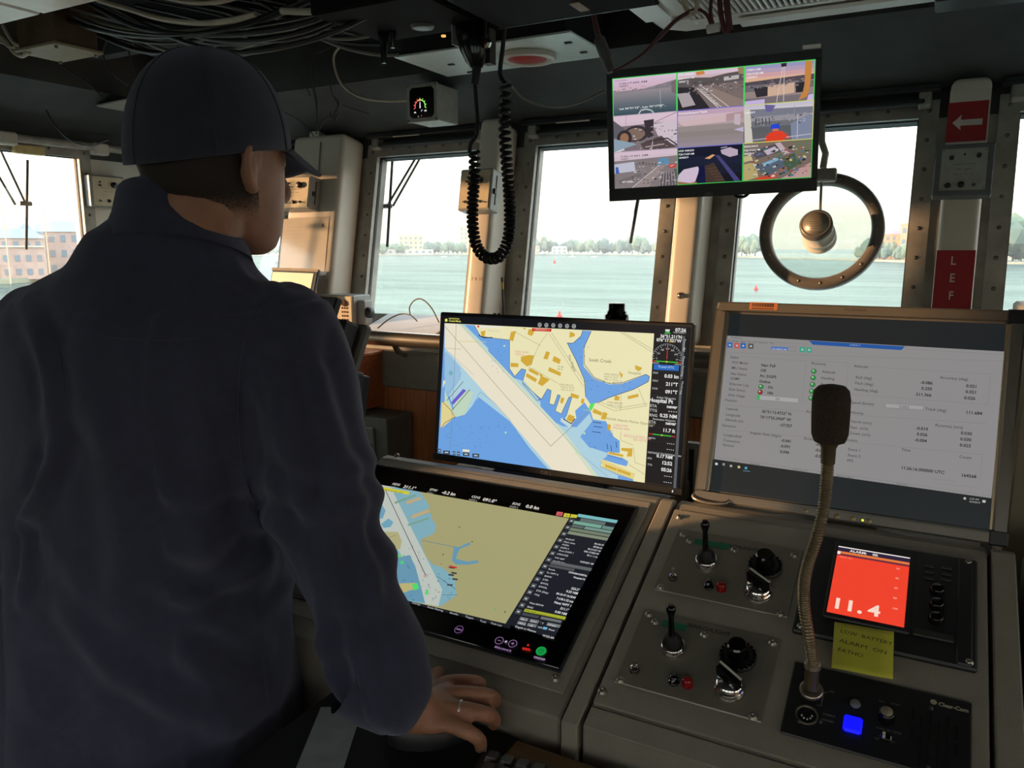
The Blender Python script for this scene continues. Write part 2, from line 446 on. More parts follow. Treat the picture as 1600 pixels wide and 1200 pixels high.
# ================================================================ outside: water, far shore, boats, buoys, wipers
WZ = -8.5
def water_mat():
    m = bpy.data.materials.new('river_water'); m.use_nodes = True; nt = m.node_tree; nt.nodes.clear()
    o = nt.nodes.new('ShaderNodeOutputMaterial'); df = nt.nodes.new('ShaderNodeBsdfDiffuse'); gl = nt.nodes.new('ShaderNodeBsdfGlossy'); mx = nt.nodes.new('ShaderNodeMixShader')
    df.inputs['Color'].default_value = (.062, .090, .082, 1); gl.inputs['Color'].default_value = (.82, .98, .93, 1); gl.inputs['Roughness'].default_value = .16; mx.inputs[0].default_value = .28
    tc = nt.nodes.new('ShaderNodeTexCoord'); mp = nt.nodes.new('ShaderNodeMapping'); mp.inputs['Scale'].default_value = (0.25, 0.8, 1)
    mp.inputs['Rotation'].default_value = (0, 0, -0.5)
    n1 = nt.nodes.new('ShaderNodeTexNoise'); n1.inputs['Scale'].default_value = .6; n1.inputs['Detail'].default_value = 6
    bp = nt.nodes.new('ShaderNodeBump'); bp.inputs['Strength'].default_value = 0.6; bp.inputs['Distance'].default_value = 0.35
    nt.links.new(tc.outputs['Object'], mp.inputs[0]); nt.links.new(mp.outputs[0], n1.inputs['Vector'])
    nt.links.new(n1.outputs['Fac'], bp.inputs['Height']); nt.links.new(bp.outputs[0], gl.inputs['Normal']); nt.links.new(bp.outputs[0], df.inputs['Normal'])
    m2 = nt.nodes.new('ShaderNodeMapping'); m2.inputs['Scale'].default_value = (.012, .05, 1); m2.inputs['Rotation'].default_value = (0, 0, -.5)
    n2 = nt.nodes.new('ShaderNodeTexNoise'); n2.inputs['Scale'].default_value = 1.0; n2.inputs['Detail'].default_value = 8; n2.inputs['Roughness'].default_value = .7
    mr = nt.nodes.new('ShaderNodeMapRange'); mr.inputs['From Min'].default_value = .3; mr.inputs['From Max'].default_value = .7; mr.inputs['To Min'].default_value = .20; mr.inputs['To Max'].default_value = .38
    nt.links.new(tc.outputs['Object'], m2.inputs[0]); nt.links.new(m2.outputs[0], n2.inputs['Vector']); nt.links.new(n2.outputs['Fac'], mr.inputs['Value']); nt.links.new(mr.outputs[0], mx.inputs[0])
    nt.links.new(df.outputs[0], mx.inputs[1]); nt.links.new(gl.outputs[0], mx.inputs[2]); nt.links.new(mx.outputs[0], o.inputs[0])
    return m
wat = MB().add([(-9000, 20, WZ), (9000, -4000, WZ), (9000, 12000, WZ), (-9000, 12000, WZ)], [(0, 1, 2, 3)]).build('river_water', water_mat())
tag(wat, 'pale rippled river water outside the windows', 'water'); wat['kind'] = 'stuff'

def ground(x, y): return onZ(x, y, WZ)
M_TREE = [mat('far_tree_%d' % k, c, 0.9, var=0.3, scale=0.3) for k, c in enumerate(((112, 132, 104), (126, 142, 118), (98, 120, 104)))]
M_LAND = mat('far_bank', (150, 150, 128), 0.9, var=0.2, scale=0.02)
shore = [(-400, 404), (100, 402), (420, 400), (570, 399.6), (735, 399.2), (850, 398.2), (1030, 399.0), (1145, 402), (1260, 405), (1380, 409), (1420, 411), (1600, 413), (1900, 416)]
sp = [ground(*p) for p in shore]
far = []
for p in sp:
    d = np.array([p[0], p[1], 0]); far.append(p+d/np.linalg.norm(d)*900)
land = MB()
for k in range(len(sp)-1):
    a, b, c, d = sp[k], sp[k+1], far[k+1], far[k]
    land.hexa([a+(0, 0, -1), b+(0, 0, -1), c+(0, 0, -1), d+(0, 0, -1)], [a+(0, 0, 1.2), b+(0, 0, 1.2), c+(0, 0, 1.2), d+(0, 0, 1.2)])
lo = land.build('far_shore', M_LAND); tag(lo, 'low hazy far bank of the river on the horizon', 'riverbank'); lo['kind'] = 'structure'

def shore_at(x):
    for (a, b) in zip(shore[:-1], shore[1:]):
        if a[0] <= x <= b[0]: return a[1]+(b[1]-a[1])*(x-a[0])/(b[0]-a[0])
    return 400
def blob(seed, n=7):
    r = random.Random(seed); bm = bmesh.new()
    for k in range(n):
        q = bmesh.ops.create_icosphere(bm, subdivisions=1, radius=1.0)
        c = Vector((r.uniform(-.55, .55), r.uniform(-.4, .4), r.uniform(.45, .95))); s = r.uniform(.30, .52)
        for v in q['verts']: v.co = c+v.co*s*r.uniform(.85, 1.15)
    for k in range(5):
        q = bmesh.ops.create_cone(bm, cap_ends=True, segments=5, radius1=.05, radius2=.03, depth=.5)
        break
    for v in q['verts']: v.co.z += .2
    me = bpy.data.meshes.new('tree'); bm.to_mesh(me); bm.free(); return me
tree_me = []
for k in range(6):
    me = blob(k); me.materials.append(M_TREE[k % 3]); tree_me.append(me)
rt = random.Random(3)
TREES = []
def trees(x0, x1, step, hmin, hmax, back=30, label='small hazy green tree in the far treeline across the river', grp='far treeline across the river'):
    x = x0
    while x < x1:
        y = shore_at(x); p = ground(x, y); d = np.array([p[0], p[1], 0]); dist = np.linalg.norm(d)
        p = p+d/dist*rt.uniform(back, back*3)
        h = rt.uniform(hmin, hmax)*dist/F_PX*1.02
        o = bpy.data.objects.new('shore_tree', tree_me[rt.randrange(6)]); COL.objects.link(o)
        o.location = (p[0], p[1], WZ+1.0); w = h*rt.uniform(.60, .90); o.scale = (w, w, h); o.rotation_euler = (0, 0, rt.uniform(0, 6))
        tag(o, label, 'tree', grp)
        x += step*rt.uniform(.7, 1.3)
trees(572, 640, 8, 9, 14)
trees(672, 730, 8, 10, 17)
trees(832, 1030, 8.5, 12, 22)
trees(1112, 1180, 8, 16, 28)
trees(380, 436, 9, 8, 13)
trees(1340, 1420, 9, 13, 24, label='green tree before the large orange building on the right bank', grp='trees on the right bank')
trees(1560, 1640, 10, 34, 52, label='tall green tree outside the rightmost window', grp='trees outside the rightmost window')

M_FW = [mat('far_facade_%d' % k, c, 0.85, var=0.06, scale=0.1) for k, c in enumerate(((214, 196, 150), (196, 190, 176), (206, 178, 150), (206, 160, 120), (150, 140, 150)))]
M_FG = mat('far_window', (120, 130, 140), 0.3, var=0.1)
def building(name, label, x0, x1, yt, off, m, depth=25, floors=3, bays=4, roof=None, roofm=None, ybase=None):
    xc = (x0+x1)/2; yb = ybase or shore_at(xc)
    p = ground(xc, yb); d = np.array([p[0], p[1], 0]); dist = np.linalg.norm(d); dv = d/dist
    base = p+dv*off; base[2] = WZ+1.0; dist += off
    uu = np.array([dv[1], -dv[0], 0]); w = (x1-x0)/F_PX*dist*1.0
    top = onP(xc, yt, dv, base)[2]; h = top-base[2]
    t = thing(name, label, 'building', base)
    fr = Fr(base, uu, (0, 0, 1))
    MB().box(fr, (0, h/2, -depth/2), (w, h, depth)).build('wall', m, t)
    for i in range(floors):
        for j in range(bays):
            MB().box(fr, (-w/2+w*(j+.5)/bays, h*(i+.55)/floors, 0.05), (w/bays*.45, h/floors*.45, .3)).build('window', M_FG, t)
    if roof == 'gable':
        MB().hexa([fr.p(-w/2*1.03, h, .5), fr.p(w/2*1.03, h, .5), fr.p(w/2*1.03, h, -depth), fr.p(-w/2*1.03, h, -depth)],
                  [fr.p(-w/2*.8, h*1.25, -depth*.45), fr.p(w/2*.8, h*1.25, -depth*.45), fr.p(w/2*.8, h*1.25, -depth*.55), fr.p(-w/2*.8, h*1.25, -depth*.55)]).build('roof', roofm, t)
    else:
        MB().box(fr, (0, h+h*.03, -depth/2), (w*1.02, h*.06, depth*1.02)).build('roof', roofm or m, t)
    return t, fr, w, h
building('office_block', 'square tan office block on the far shore, tallest left of the cords', 624, 661, 369, 120, M_FW[0], floors=4, bays=5)
building('office_block', 'low pale office block right of the square tan block', 686, 717, 378, 160, M_FW[1], floors=3, bays=5)
building('tower_block', 'slim tall tower on the far shore beside the hanging cord', 719, 737, 355, 200, M_FW[0], floors=6, bays=3)
building('shore_house', 'long low waterfront shed on the far shore below the tan block', 596, 676, 390, 40, M_FW[1], floors=1, bays=8)
building('shore_house', 'white house among the trees of the far treeline', 862, 886, 387, 15, M_FW[1], floors=2, bays=3, roof='gable', roofm=M_FW[4])
building('shore_house', 'small brown house at the left end of the treeline in the centre window', 832, 843, 385, 12, M_FW[2], floors=2, bays=2)
building('tower_block', 'faint high-rise rising behind the treeline under the camera monitor', 972, 992, 377, 300, M_FW[1], floors=5, bays=3)
building('brick_hall', 'large orange sunlit building right of the round spinning screen', 1376, 1421, 366, 90, M_FW[3], floors=3, bays=6, roof='gable', roofm=M_FW[4])
building('tower_block', 'small tan tower on the orange building', 1404, 1414, 352, 80, M_FW[3], floors=3, bays=1)
building('office_block', 'flat tan building above the trees in the rightmost window', 1578, 1593, 353, 200, M_FW[2], floors=2, bays=2)
building('office_block', 'pale block on the far shore right beside the face', 395, 424, 378, 100, M_FW[1], floors=3, bays=4)
# nearer waterfront on the left
def near_bank(x, y): return onZ(x, y, WZ)
nb = [near_bank(-260, 470), near_bank(-30, 446), near_bank(128, 436), near_bank(205, 420)]
q = MB()
for a, b in zip(nb[:-1], nb[1:]):
    da, db = np.array([a[0], a[1], 0]), np.array([b[0], b[1], 0])
    q.hexa([a+(0, 0, -1), b+(0, 0, -1), b+db*1.5, a+da*1.5], [a+(0, 0, 1.5), b+(0, 0, 1.5), b+db*1.5+(0, 0, 1.5), a+da*1.5+(0, 0, 1.5)])
o = q.build('near_quay', M_LAND); tag(o, 'pale quay of the near left waterfront', 'quay'); o['kind'] = 'structure'
M_BRICK = mat('hazy_brick', (182, 154, 142), 0.85, var=0.1, scale=0.4)
M_GROOF = mat('green_roof', (150, 178, 160), 0.6, var=0.1)
M_SROOF = mat('slate_roof', (140, 152, 160), 0.6, var=0.1)
def near_b(label, x0, x1, yt, yb, m, rm, roof, floors, bays, arch=False):
    t, fr, w, h = building('waterfront_building', label, x0, x1, yt, 4, m, depth=14, floors=floors, bays=bays, roof=roof, roofm=rm, ybase=yb)
    if arch:
        a = MB(); n = 16
        a.prism(fr, [(-w*.1+w*.13*math.cos(math.pi*k/n), h*.28+w*.13*math.sin(math.pi*k/n)) for k in range(n+1)]+[(-w*.1-w*.13, 0), (-w*.1+w*.13, 0)], 0.05, 0.35)
        a.build('arch', M_SROOF, t)
        MB().box(fr, (0, h*.80, 0.3), (w*1.0, h*.04, .5)).build('cornice', M_FW[1], t)
    return t
near_b('brick waterfront building with grey roof and an arched gate', -60, 52, 372, 443, M_BRICK, M_SROOF, 'gable', 3, 9, True)
near_b('brick waterfront building with a pale green roof', 70, 122, 362, 437, M_BRICK, M_GROOF, 'gable', 3, 4)
near_b('pale narrow waterfront building between the two brick ones', 50, 72, 366, 440, M_FW[1], M_SROOF, None, 4, 2)
def dome():
    p = near_bank(48, 441); d = np.array([p[0], p[1], 0]); p = p+d*.06; p[2] = WZ+1
    top = onP(48, 352, d/np.linalg.norm(d), p)[2]
    t = thing('domed_tower', 'round tower with a grey dome behind the wiper in the left window', 'tower', p)
    fr = Fr(p, (1, 0, 0), (0, 1, 0)); h = top-p[2]
    MB().lathe(fr, [(2.2, 0), (2.2, h*.82), (2.4, h*.82), (2.4, h*.86)], 16).build('drum', M_FW[2], t)
    MB().lathe(fr, [(2.3, h*.86), (2.0, h*.94), (1.3, h*1.0), (.3, h*1.04), (0, h*1.05)], 16).build('dome', M_SROOF, t)
dome()
# masts on the left waterfront
for x, yt, lab in ((17, 300, 'tall ship mast with cross yards outside the left window'), (80, 322, 'shorter pale mast outside the left window near the green roof')):
    p = near_bank(x, 444); d = np.array([p[0], p[1], 0]); top = onP(x, yt, d/np.linalg.norm(d), p)
    t = thing('ship_mast', lab, 'mast', p)
    MB().tube([p, (p[0], p[1], top[2])], [.22, .1], 8).build('pole', M_FW[2], t)
    u = np.array([d[1], -d[0], 0])/np.linalg.norm(d); h = top[2]-p[2]
    for k, l in ((.62, 2.4), (.8, 1.6)): MB().tube([np.array([p[0], p[1], p[2]+h*k])-u*l, np.array([p[0], p[1], p[2]+h*k])+u*l], .09, 6).build('yard', M_FW[2], t)
# boats
def sailboat(x, yb, ytop, label, sail):
    p = ground(x, yb); d = np.array([p[0], p[1], 0]); dist = np.linalg.norm(d); u = np.array([d[1], -d[0], 0])/dist
    fr = Fr(p, u, (0, 0, 1)); s = dist/F_PX; t = thing('sailboat', label, 'boat', p)
    L = 9*s*.55
    MB().prism(fr, [(-L, 1.1*s*.6), (L, 1.3*s*.6), (L*.75, -.3), (-L*.8, -.3)], -1.2, 1.2).build('hull', M_WHITE, t)
    h = (yb-ytop)*s
    MB().tube([fr.p(0, .3), fr.p(0, h)], .14*s*1.1, 6).build('mast', M_FW[1], t)
    if sail: MB().prism(fr, [(.1*s, 2*s), (2.3*s, 2*s), (.1*s, h*.92)], -.05, .05).build('sail', M_FW[0], t)
sailboat(694, 401.5, 383, 'small moored sailboat with a bare mast left of the cords', False)
sailboat(893.5, 401.5, 384, 'sailboat with a cream sail in the centre window', True)
sailboat(928, 401.5, 396, 'low yellowish motor boat right of the sailboat', False)
# buoys
M_RED = mat('buoy_red', (214, 74, 70), 0.5)
def buoy(x, yb, ht, label):
    p = onZ(x, yb, WZ); s = np.linalg.norm(p[:2])/F_PX; fr = Fr(p, (1, 0, 0), (0, 1, 0)); h = ht*s
    t = thing('channel_buoy', label, 'buoy', p, 'red channel buoys')
    MB().lathe(fr, [(h*.36, -.2), (h*.40, h*.15), (h*.36, h*.38), (h*.2, h*.42)], 12).build('float', M_RED, t)
    MB().lathe(fr, [(h*.2, h*.42), (h*.13, h*.8), (0, h)], 10).build('cone', M_RED, t)
buoy(874, 497, 12, 'largest red buoy, just above the top of the chart monitor')
buoy(866.5, 411, 6, 'tiny red buoy near the far shore in the centre window')
buoy(1181, 453, 8, 'red buoy on the water left of the round spinning screen')
# window wiper arms outside the panes
M_WIP = mat('wiper_metal', (92, 88, 82), 0.4, metal=0.5)
def wiper(label, blade, arms, fr, pivot=True):
    pts = lambda l: [fr.p(*fr.px(x, y, -0.07), -0.07) for x, y in l]
    b = pts(blade); t = thing('window_wiper', label, 'wiper', b[0])
    MB().tube(b, 0.006, 6).build('blade', M_BLACK, t)
    for a in arms: MB().tube(pts(a), 0.005, 6).build('arm', M_WIP, t)
    if pivot:
        c = pts([arms[0][0]])[0]
        MB().box(Fr(c, fr.u, fr.v), (0, 0, 0), (0.05, 0.018, 0.018)).build('pivot', M_WIP, t, bevel=0.004)
wiper('two-armed window wiper outside the window left of the hanging cords', [(613, 252), (605, 386)], [[(605, 322), (650, 246), (655, 240)], [(614, 322), (657, 246), (661, 240)]], FW)
wiper('window wiper outside the left side window beyond the shoulder', [(43, 250), (41, 390)], [[(40, 318), (8, 250), (-2, 228)], [(24, 320), (-6, 268), (-20, 240)]], LW)
wiper('bare wiper arm hanging below the camera monitor', [(997, 312), (985, 380)], [[(992, 334), (1004, 270), (1012, 236)]], FW, False)

# morning haze lying over the river
hz_m = bpy.data.materials.new('morning_haze'); hz_m.use_nodes = True; _n = hz_m.node_tree; _n.nodes.clear()
_ho = _n.nodes.new('ShaderNodeOutputMaterial'); _hv = _n.nodes.new('ShaderNodeVolumeScatter'); _hv.inputs['Color'].default_value = (.95, .97, 1, 1); _hv.inputs['Density'].default_value = .0002; _hv.inputs['Anisotropy'].default_value = .3
_n.links.new(_hv.outputs[0], _ho.inputs['Volume'])
hz_o = MB().wbox((-2600, 60, WZ+.3), (900, 2600, 45)).build('river_haze', hz_m); tag(hz_o, 'thin morning haze over the river and far shore', 'haze'); hz_o['kind'] = 'stuff'
# ================================================================ console
PF = Fr((0, 1.235, 1.095), (1, 0, 0), (0, math.cos(SLOPE), math.sin(SLOPE)))     # sloping face; v runs up the slope
PROFILE = Fr((0, 0, 0), (0, 1, 0), (0, 0, 1))
def px_(x, y, n=0.0): return PF.px(x, y, n)
def scr(mb, fr, u, v, r=0.0055, n=0.0):
    f = fr.sub(u, v, n)
    mb.lathe(f, [(r*1.25, 0), (r*1.25, 0.0008), (r, 0.001), (r*0.9, 0.0028), (r*0.5, 0.0038), (r*0.38, 0.0038), (r*0.36, 0.002), (0, 0.002)], 14)
M_SCREW = mat('screw_steel', (150, 144, 134), .3, metal=.9, var=.1)
def console_section(label, x0, x1, band=True):
    t = thing('bridge_console', label, 'console', ((x0+x1)/2, 1.0, 0.0))
    body = MB().prism(PROFILE, [(0.836, 0.0), (1.30, 0.0), (1.30, 1.075), (1.255, 1.095), (1.235, 1.095), (0.836, 0.915)], x0, x1)
    body.build('body', M_GREY, t, bevel=0.003)
    return t
cl = console_section('grey sloping console section holding the tilted chart touchscreen', -0.978, -0.382)
cr_ = console_section('grey sloping console section with the searchlight controls and intercom', -0.3495, 0.1005)
cf = console_section('grey console section at the right edge beyond the black gap', 0.15, 1.1)
# trim strips along the joints
for x0, x1, par in ((-0.3775, -0.3545, cr_), (0.105, 0.134, cr_)):
    MB().prism(PROFILE, [(0.830, 0.0), (1.29, 0.0), (1.29, 1.07), (1.245, 1.098), (1.232, 1.098), (0.830, 0.9165)], x0, x1).build('edge_strip', M_GREYB, par, bevel=0.002)
MB().wbox((-0.384, 0.86, 0.0), (-0.346, 1.22, 0.90)).build('joint_filler', M_BLACK, cr_)
# plates on the faces
MB().box(PF, (-0.681, -0.206, 0.0015), (0.578, 0.392, 0.003)).build('display_plate', M_GREYB, cl, bevel=0.001)
MB().box(PF, (-0.1245, -0.210, 0.002), (0.447, 0.385, 0.004)).build('control_plate', M_GREYB, cr_, bevel=0.001)
MB().box(PF, (-0.1245, -0.423, 0.0015), (0.447, 0.030, 0.003)).build('front_band', M_GREYB, cr_, bevel=0.001)
for x, y in ((602, 731), (868, 1060), (620, 712)):
    s = MB(); u, v = px_(x, y, 0.003); scr(s, PF, u, v, 0.005, 0.003); s.build('plate_screw', M_SCREW, cl)
for x, y in ((941, 1080), (1062, 808)):
    s = MB(); u, v = px_(x, y, 0.004); scr(s, PF, u, v, 0.005, 0.004); s.build('plate_screw', M_SCREW, cr_)
# stray ring pull on the rear lip between the monitors
MB().tube([PF.p(-0.30+0.03*math.cos(a), 0.03+0.012*math.sin(a), -0.004) for a in np.linspace(0, 2*math.pi, 25)], 0.0035, 8).build('ring_pull', M_STEEL, cr_)

# rear cabinet with vent grille behind the gap between the monitors
vc = thing('vent_cabinet', 'grey cabinet with a slotted vent grille behind the two monitors', 'cabinet', (-0.30, 1.52, 0))
MB().wbox((-0.42, 1.47, 0.0), (0.13, 1.505, 1.135)).build('body', M_GREY, vc, bevel=0.004)
for k in range(9): MB().wbox((-0.40+k*0.0185, 1.455, 0.86), (-0.3935+k*0.0185, 1.47, 1.135)).build('slat', mat('vent_grey', (150, 156, 150), 0.45), vc)
for z in (0.85, 1.0, 1.135): MB().wbox((-0.41, 1.452, z), (-0.235, 1.468, z+0.012)).build('grille_bar', mat('vent_grey', (150, 156, 150), 0.45), vc)
MB().wbox((-0.405, 1.4665, 0.86), (-0.24, 1.4685, 1.14)).build('dark_backing', M_BLACK, vc)

rcab = thing('tall_side_cabinet', 'tall brownish grey cabinet at the right edge beside the silver monitor', 'cabinet', (.42, 1.62, 0))
MB().wbox((.143, 1.50, 0.0), (.70, 1.80, 1.42)).build('body', mat('cabinet_brown_grey', (150, 138, 114), .5, var=.06), rcab, bevel=.006)
MB().wbox((.20, 1.492, .10), (.66, 1.50, 1.36)).build('door', mat('cabinet_brown_grey', (150, 138, 114), .5), rcab, bevel=.003)
# ---------------------------------------------------------------- chart touchscreen set into the console
ec = thing('chart_touchscreen', 'black flush touchscreen in the console showing a large tan harbour chart', 'touchscreen', PF.p(-0.685, -0.37))
MB().box(PF, (-0.685, -0.2025, 0.0055), (0.552, 0.338, 0.006)).build('glass_panel', M_BLACKG, ec, bevel=0.0015)
def edge_frame():
    m = MB(); 
    for c, d in (((-0.685, -0.0325), (0.556, 0.003)), ((-0.685, -0.3725), (0.556, 0.003)), ((-0.962, -0.2025), (0.003, 0.343)), ((-0.408, -0.2025), (0.003, 0.343))):
        m.box(PF, (c[0], c[1], 0.0048), (d[0], d[1], 0.0062))
    m.build('glass_edge', mat('glass_edge', (70, 74, 78), 0.2, metal=0.5), ec)
edge_frame()
c = Canvas(PF.sub(0, 0, 0.0088))
E_ = lambda *l: [(550+a/3.3326, 690+b/3.3326) for a, b in l]
k = 0.0013
c.P(E_((80, 285), (150, 225), (1130, 400), (800, 950), (230, 820), (-40, 700)), (166, 162, 116))          # land
c.P(E_((80, 285), (150, 225), (355, 262), (400, 330), (405, 345), (290, 400), (410, 370), (415, 400), (440, 440), (425, 480), (355, 510), (370, 560), (385, 600), (420, 640), (470, 655), (510, 690), (535, 720), (545, 800), (460, 858), (230, 820), (-40, 700)), (128, 172, 186))
c.P(E_((80, 285), (150, 226), (200, 234), (470, 770), (450, 858), (380, 845), (240, 560), (60, 340)), (188, 196, 188))   # channel
c.P(E_((120, 470), (240, 470), (260, 520), (250, 560), (190, 560), (150, 540)), (176, 172, 126))
c.P(E_((70, 310), (140, 300), (175, 360), (160, 400), (110, 410)), (110, 160, 184))
c.P(E_((150, 430), (190, 400), (215, 420), (200, 445), (165, 450)), (110, 164, 186))
c.P(E_((180, 620), (300, 590), (330, 650), (360, 760), (380, 840), (230, 815), (190, 700)), (104, 152, 178))
c.P(E_((220, 740), (330, 735), (345, 765), (300, 775), (240, 800)), (186, 178, 120))
for q in (((280, 312), (355, 288), (362, 300), (285, 328)), ((308, 385), (398, 352), (405, 365), (312, 402))): c.P(E_(*q), (190, 168, 128))
for q in (((290, 430), (400, 395), (404, 402), (292, 440)), ((220, 315), (330, 275), (335, 283), (225, 325))): c.P(E_(*q), (120, 160, 140))
c.P(E_((250, 625), (268, 620), (270, 635), (255, 640)), (80, 210, 110)); c.P(E_((310, 745), (340, 735), (350, 765), (325, 775)), (84, 216, 110))
c.P(E_((380, 780), (400, 770), (395, 795), (382, 800)), (84, 216, 110)); c.P(E_((200, 600), (255, 585), (258, 600), (205, 615)), (110, 200, 120))
# inlet in the middle
c.P(E_((530, 545), (555, 550), (610, 525), (620, 535), (560, 560), (540, 610), (600, 625), (655, 618), (660, 632), (600, 642), (540, 640), (520, 620)), (104, 152, 176))
c.L(E_((365, 515), (530, 548)), 0.0012, (104, 130, 150))
r_ = random.Random(5)
for _ in range(70):
    x, y = r_.uniform(190, 520), r_.uniform(500, 830)
    if (x-190)*.55+480 > y+20: continue
    u, v = c.uv(E_((x, y))[0]); c.R(u, v, u+r_.uniform(.0008, .003), v+.0012, (60, 84, 110) if r_.random() < .7 else (40, 50, 60))
for x, y in ((510, 652), (520, 680), (525, 712), (505, 690), (498, 742)):
    c.P(E_((x, y), (x+28, y+4), (x+24, y+12), (x-4, y+8)), (52, 60, 66))
c.P(E_((505, 645), (548, 655), (545, 662), (508, 655)), (200, 50, 50))
c.L(E_((175, 255), (385, 700)), 0.0011, (70, 46, 50)); c.arc(*c.uv(E_((385, 700))[0]), 0.003, 0.0008, 0, 6.283, (190, 60, 70))
for a, b in (((60, 420), (130, 440)), ((190, 500), (230, 490)), ((440, 700), (540, 770)), ((470, 800), (550, 800))): c.L(E_(a, b), 0.0008, (84, 100, 110))
for y in (683, 705, 740): c.L(E_((540, y), (625, y+8)), 0.0006, (140, 170, 120))
for a in ((560, 447), (626, 523), (797, 889), (475, 590)): c.C(*c.uv(E_(a)[0]), 0.0016, (104, 104, 76))
c.C(*c.uv(E_((745, 877))[0]), 0.002, (120, 176, 90))
# yellow caption, header values
c.P(E_((160, 238), (300, 262), (297, 278), (165, 255)), (206, 200, 60)); c.TP('Overscale DC CHT', *E_((165, 254))[0], 0.0036, (40, 44, 20), width=0.044)
for (a, b, t1, t2, x2, t3) in ((208, 225, 'HDG', 'GYRO 1', 265, '211.1°'), (402, 255, 'STW', 'LOG 1', 465, '-0.2 kn'), (620, 292, 'COG', 'DGPS 2', 678, '091.0°'), (832, 328, 'SOG', 'DGPS 2', 902, '0.0 kn')):
    c.TP(t1, *E_((a, b))[0], 0.0056, (214, 210, 200), bold=.02); c.TP(t2, *E_((a-12, b+14))[0], 0.0036, (196, 192, 184)); c.TP(t3, *E_((x2, b+16))[0], 0.0075, (226, 222, 212), bold=.025)
for a, b, col, tt in ((1068, 378, (206, 90, 96), 'A'), (1106, 386, (200, 194, 64), 'P'), (1142, 392, (206, 200, 60), '!')):
    c.P(E_((a, b-12), (a+32, b-8), (a+26, b+12), (a-6, b+8)), col); c.TP(tt, *E_((a+8, b+6))[0], 0.004, (60, 40, 30))
# side panel: icon column and data rows
c.P(E_((1140, 398), (1385, 412), (1050, 1030), (800, 950)), (30, 32, 40))
def rowP(t0, t1, a, b, col):
    """a band across the side panel between fractions t0..t1 down, a..b across"""
    def q(t, s): 
        L0 = np.array((1180, 378))*(1-t)+np.array((840, 985))*t; L1 = np.array((1385, 412))*(1-t)+np.array((1055, 1030))*t
        return tuple(L0*(1-s)+L1*s)
    c.P(E_(q(t0, a), q(t0, b), q(t1, b), q(t1, a)), col)
    return E_(q(t1, a))[0]
rowP(0.0, .025, 0, 1, (120, 186, 190)); rowP(.03, .058, .12, .75, (96, 110, 108)); rowP(.06, .085, .0, .7, (120, 170, 150)); rowP(.06, .085, .72, 1, (104, 140, 130))
rowP(.09, .112, 0, .3, (90, 104, 100)); rowP(.09, .112, .32, 1, (120, 150, 140)); rowP(.118, .142, 0, 1, (116, 128, 108)); rowP(.148, .172, 0, 1, (130, 140, 118))
rows = [(.20, '04:26:07', '04-10-19'), (.225, "Ship's time", '07:26:16'), (.25, 'POSN', "36 51.211 N"), (.275, 'DGPS 2', '076 17.923 W'), (.30, 'Docs DGPS 1', '01.1 : 1 m'), (.33, 'UPDATES', ''), (.36, 'Last appl', '12-09-2019  Off'), (.39, 'Installed to', ''), (.46, 'Route', 'FATHOM-HOSPITAL'), (.49, 'To WPT 6', 'Hospital Pt'), (.52, 'BWW', ''), (.55, 'XTD', ''), (.58, 'BWOL', '223.2°'), (.61, 'DWOL', '0.25 NM'), (.645, 'ETA (Ship)', '04-10-19 16:18:44'), (.68, 'TTG', '7 d 06 h 52 min'), (.715, '', 'Next WPT 1'), (.75, 'Next BWW', '211.1°'), (.785, 'RNG', '0.00 NM')]
for t, a, b in rows:
    def q(t, s):
        L0 = np.array((1180, 378))*(1-t)+np.array((840, 985))*t; L1 = np.array((1385, 412))*(1-t)+np.array((1055, 1030))*t
        return tuple(L0*(1-s)+L1*s)
    hgt = 0.0042 if t > .56 else 0.0034
    if a: c.TP(a, *E_(q(t+.018, .02))[0], 0.0033, (206, 206, 210), bold=.01)
    if b: c.TP(b, *E_(q(t+.018, .98))[0], hgt, (228, 228, 230), align='r', bold=.02, sx=.9 if len(b) < 14 else .72)
rowP(.405, .43, 0, 1, (96, 100, 100)); rowP(.435, .455, 0, .62, (80, 84, 86))
rowP(.815, .84, 0, 1, (168, 176, 50)); rowP(.85, .87, 0, .4, (70, 74, 80)); rowP(.85, .87, .45, .95, (110, 114, 116))
for a, b in ((0, .2), (.24, .46), (.66, .98)): rowP(.885, .91, a, b, (116, 120, 122)); 
for a, b in ((0, .2), (.24, .46)): rowP(.92, .945, a, b, (116, 120, 122))
rowP(.925, .945, .62, .72, (110, 176, 216)); rowP(.925, .945, .75, .98, (40, 44, 52))
for t, a, tt, sz in ((.836, .03, 'ETE SHIP is handicapped (Croak)', .0032), (.908, .03, 'EBL 2', .003), (.908, .27, '327.5', .003), (.908, .5, '° T', .003), (.908, .68, 'OFFSET', .003), (.943, .03, 'VRM 2', .003), (.943, .27, '1.00', .003), (.943, .5, 'NM', .003), (.943, .76, 'Fixed', .003), (.975, 0, 'Depth in Metres', .0036), (1.0, .70, 'WGS-84', .0036)):
    L0 = np.array((1180, 378))*(1-t)+np.array((840, 985))*t; L1 = np.array((1385, 412))*(1-t)+np.array((1055, 1030))*t
    c.TP(tt, *E_(tuple(L0*(1-a)+L1*a))[0], sz, (226, 228, 228) if t != .836 else (30, 32, 10))
for i in range(15):
    t = .02+i*.062; p = np.array((1150, 405))*(1-t)+np.array((832, 950))*t
    u, v = c.uv(E_(p)[0]); c.R(u-.0045, v-.0045, u+.0045, v+.0045, (74, 78, 82)); c.R(u-.002, v-.0015, u+.002, v+.0012, (190, 192, 190))
c.P(E_((240, 820), (800, 952), (830, 960), (822, 978), (240, 832)), (26, 28, 34))
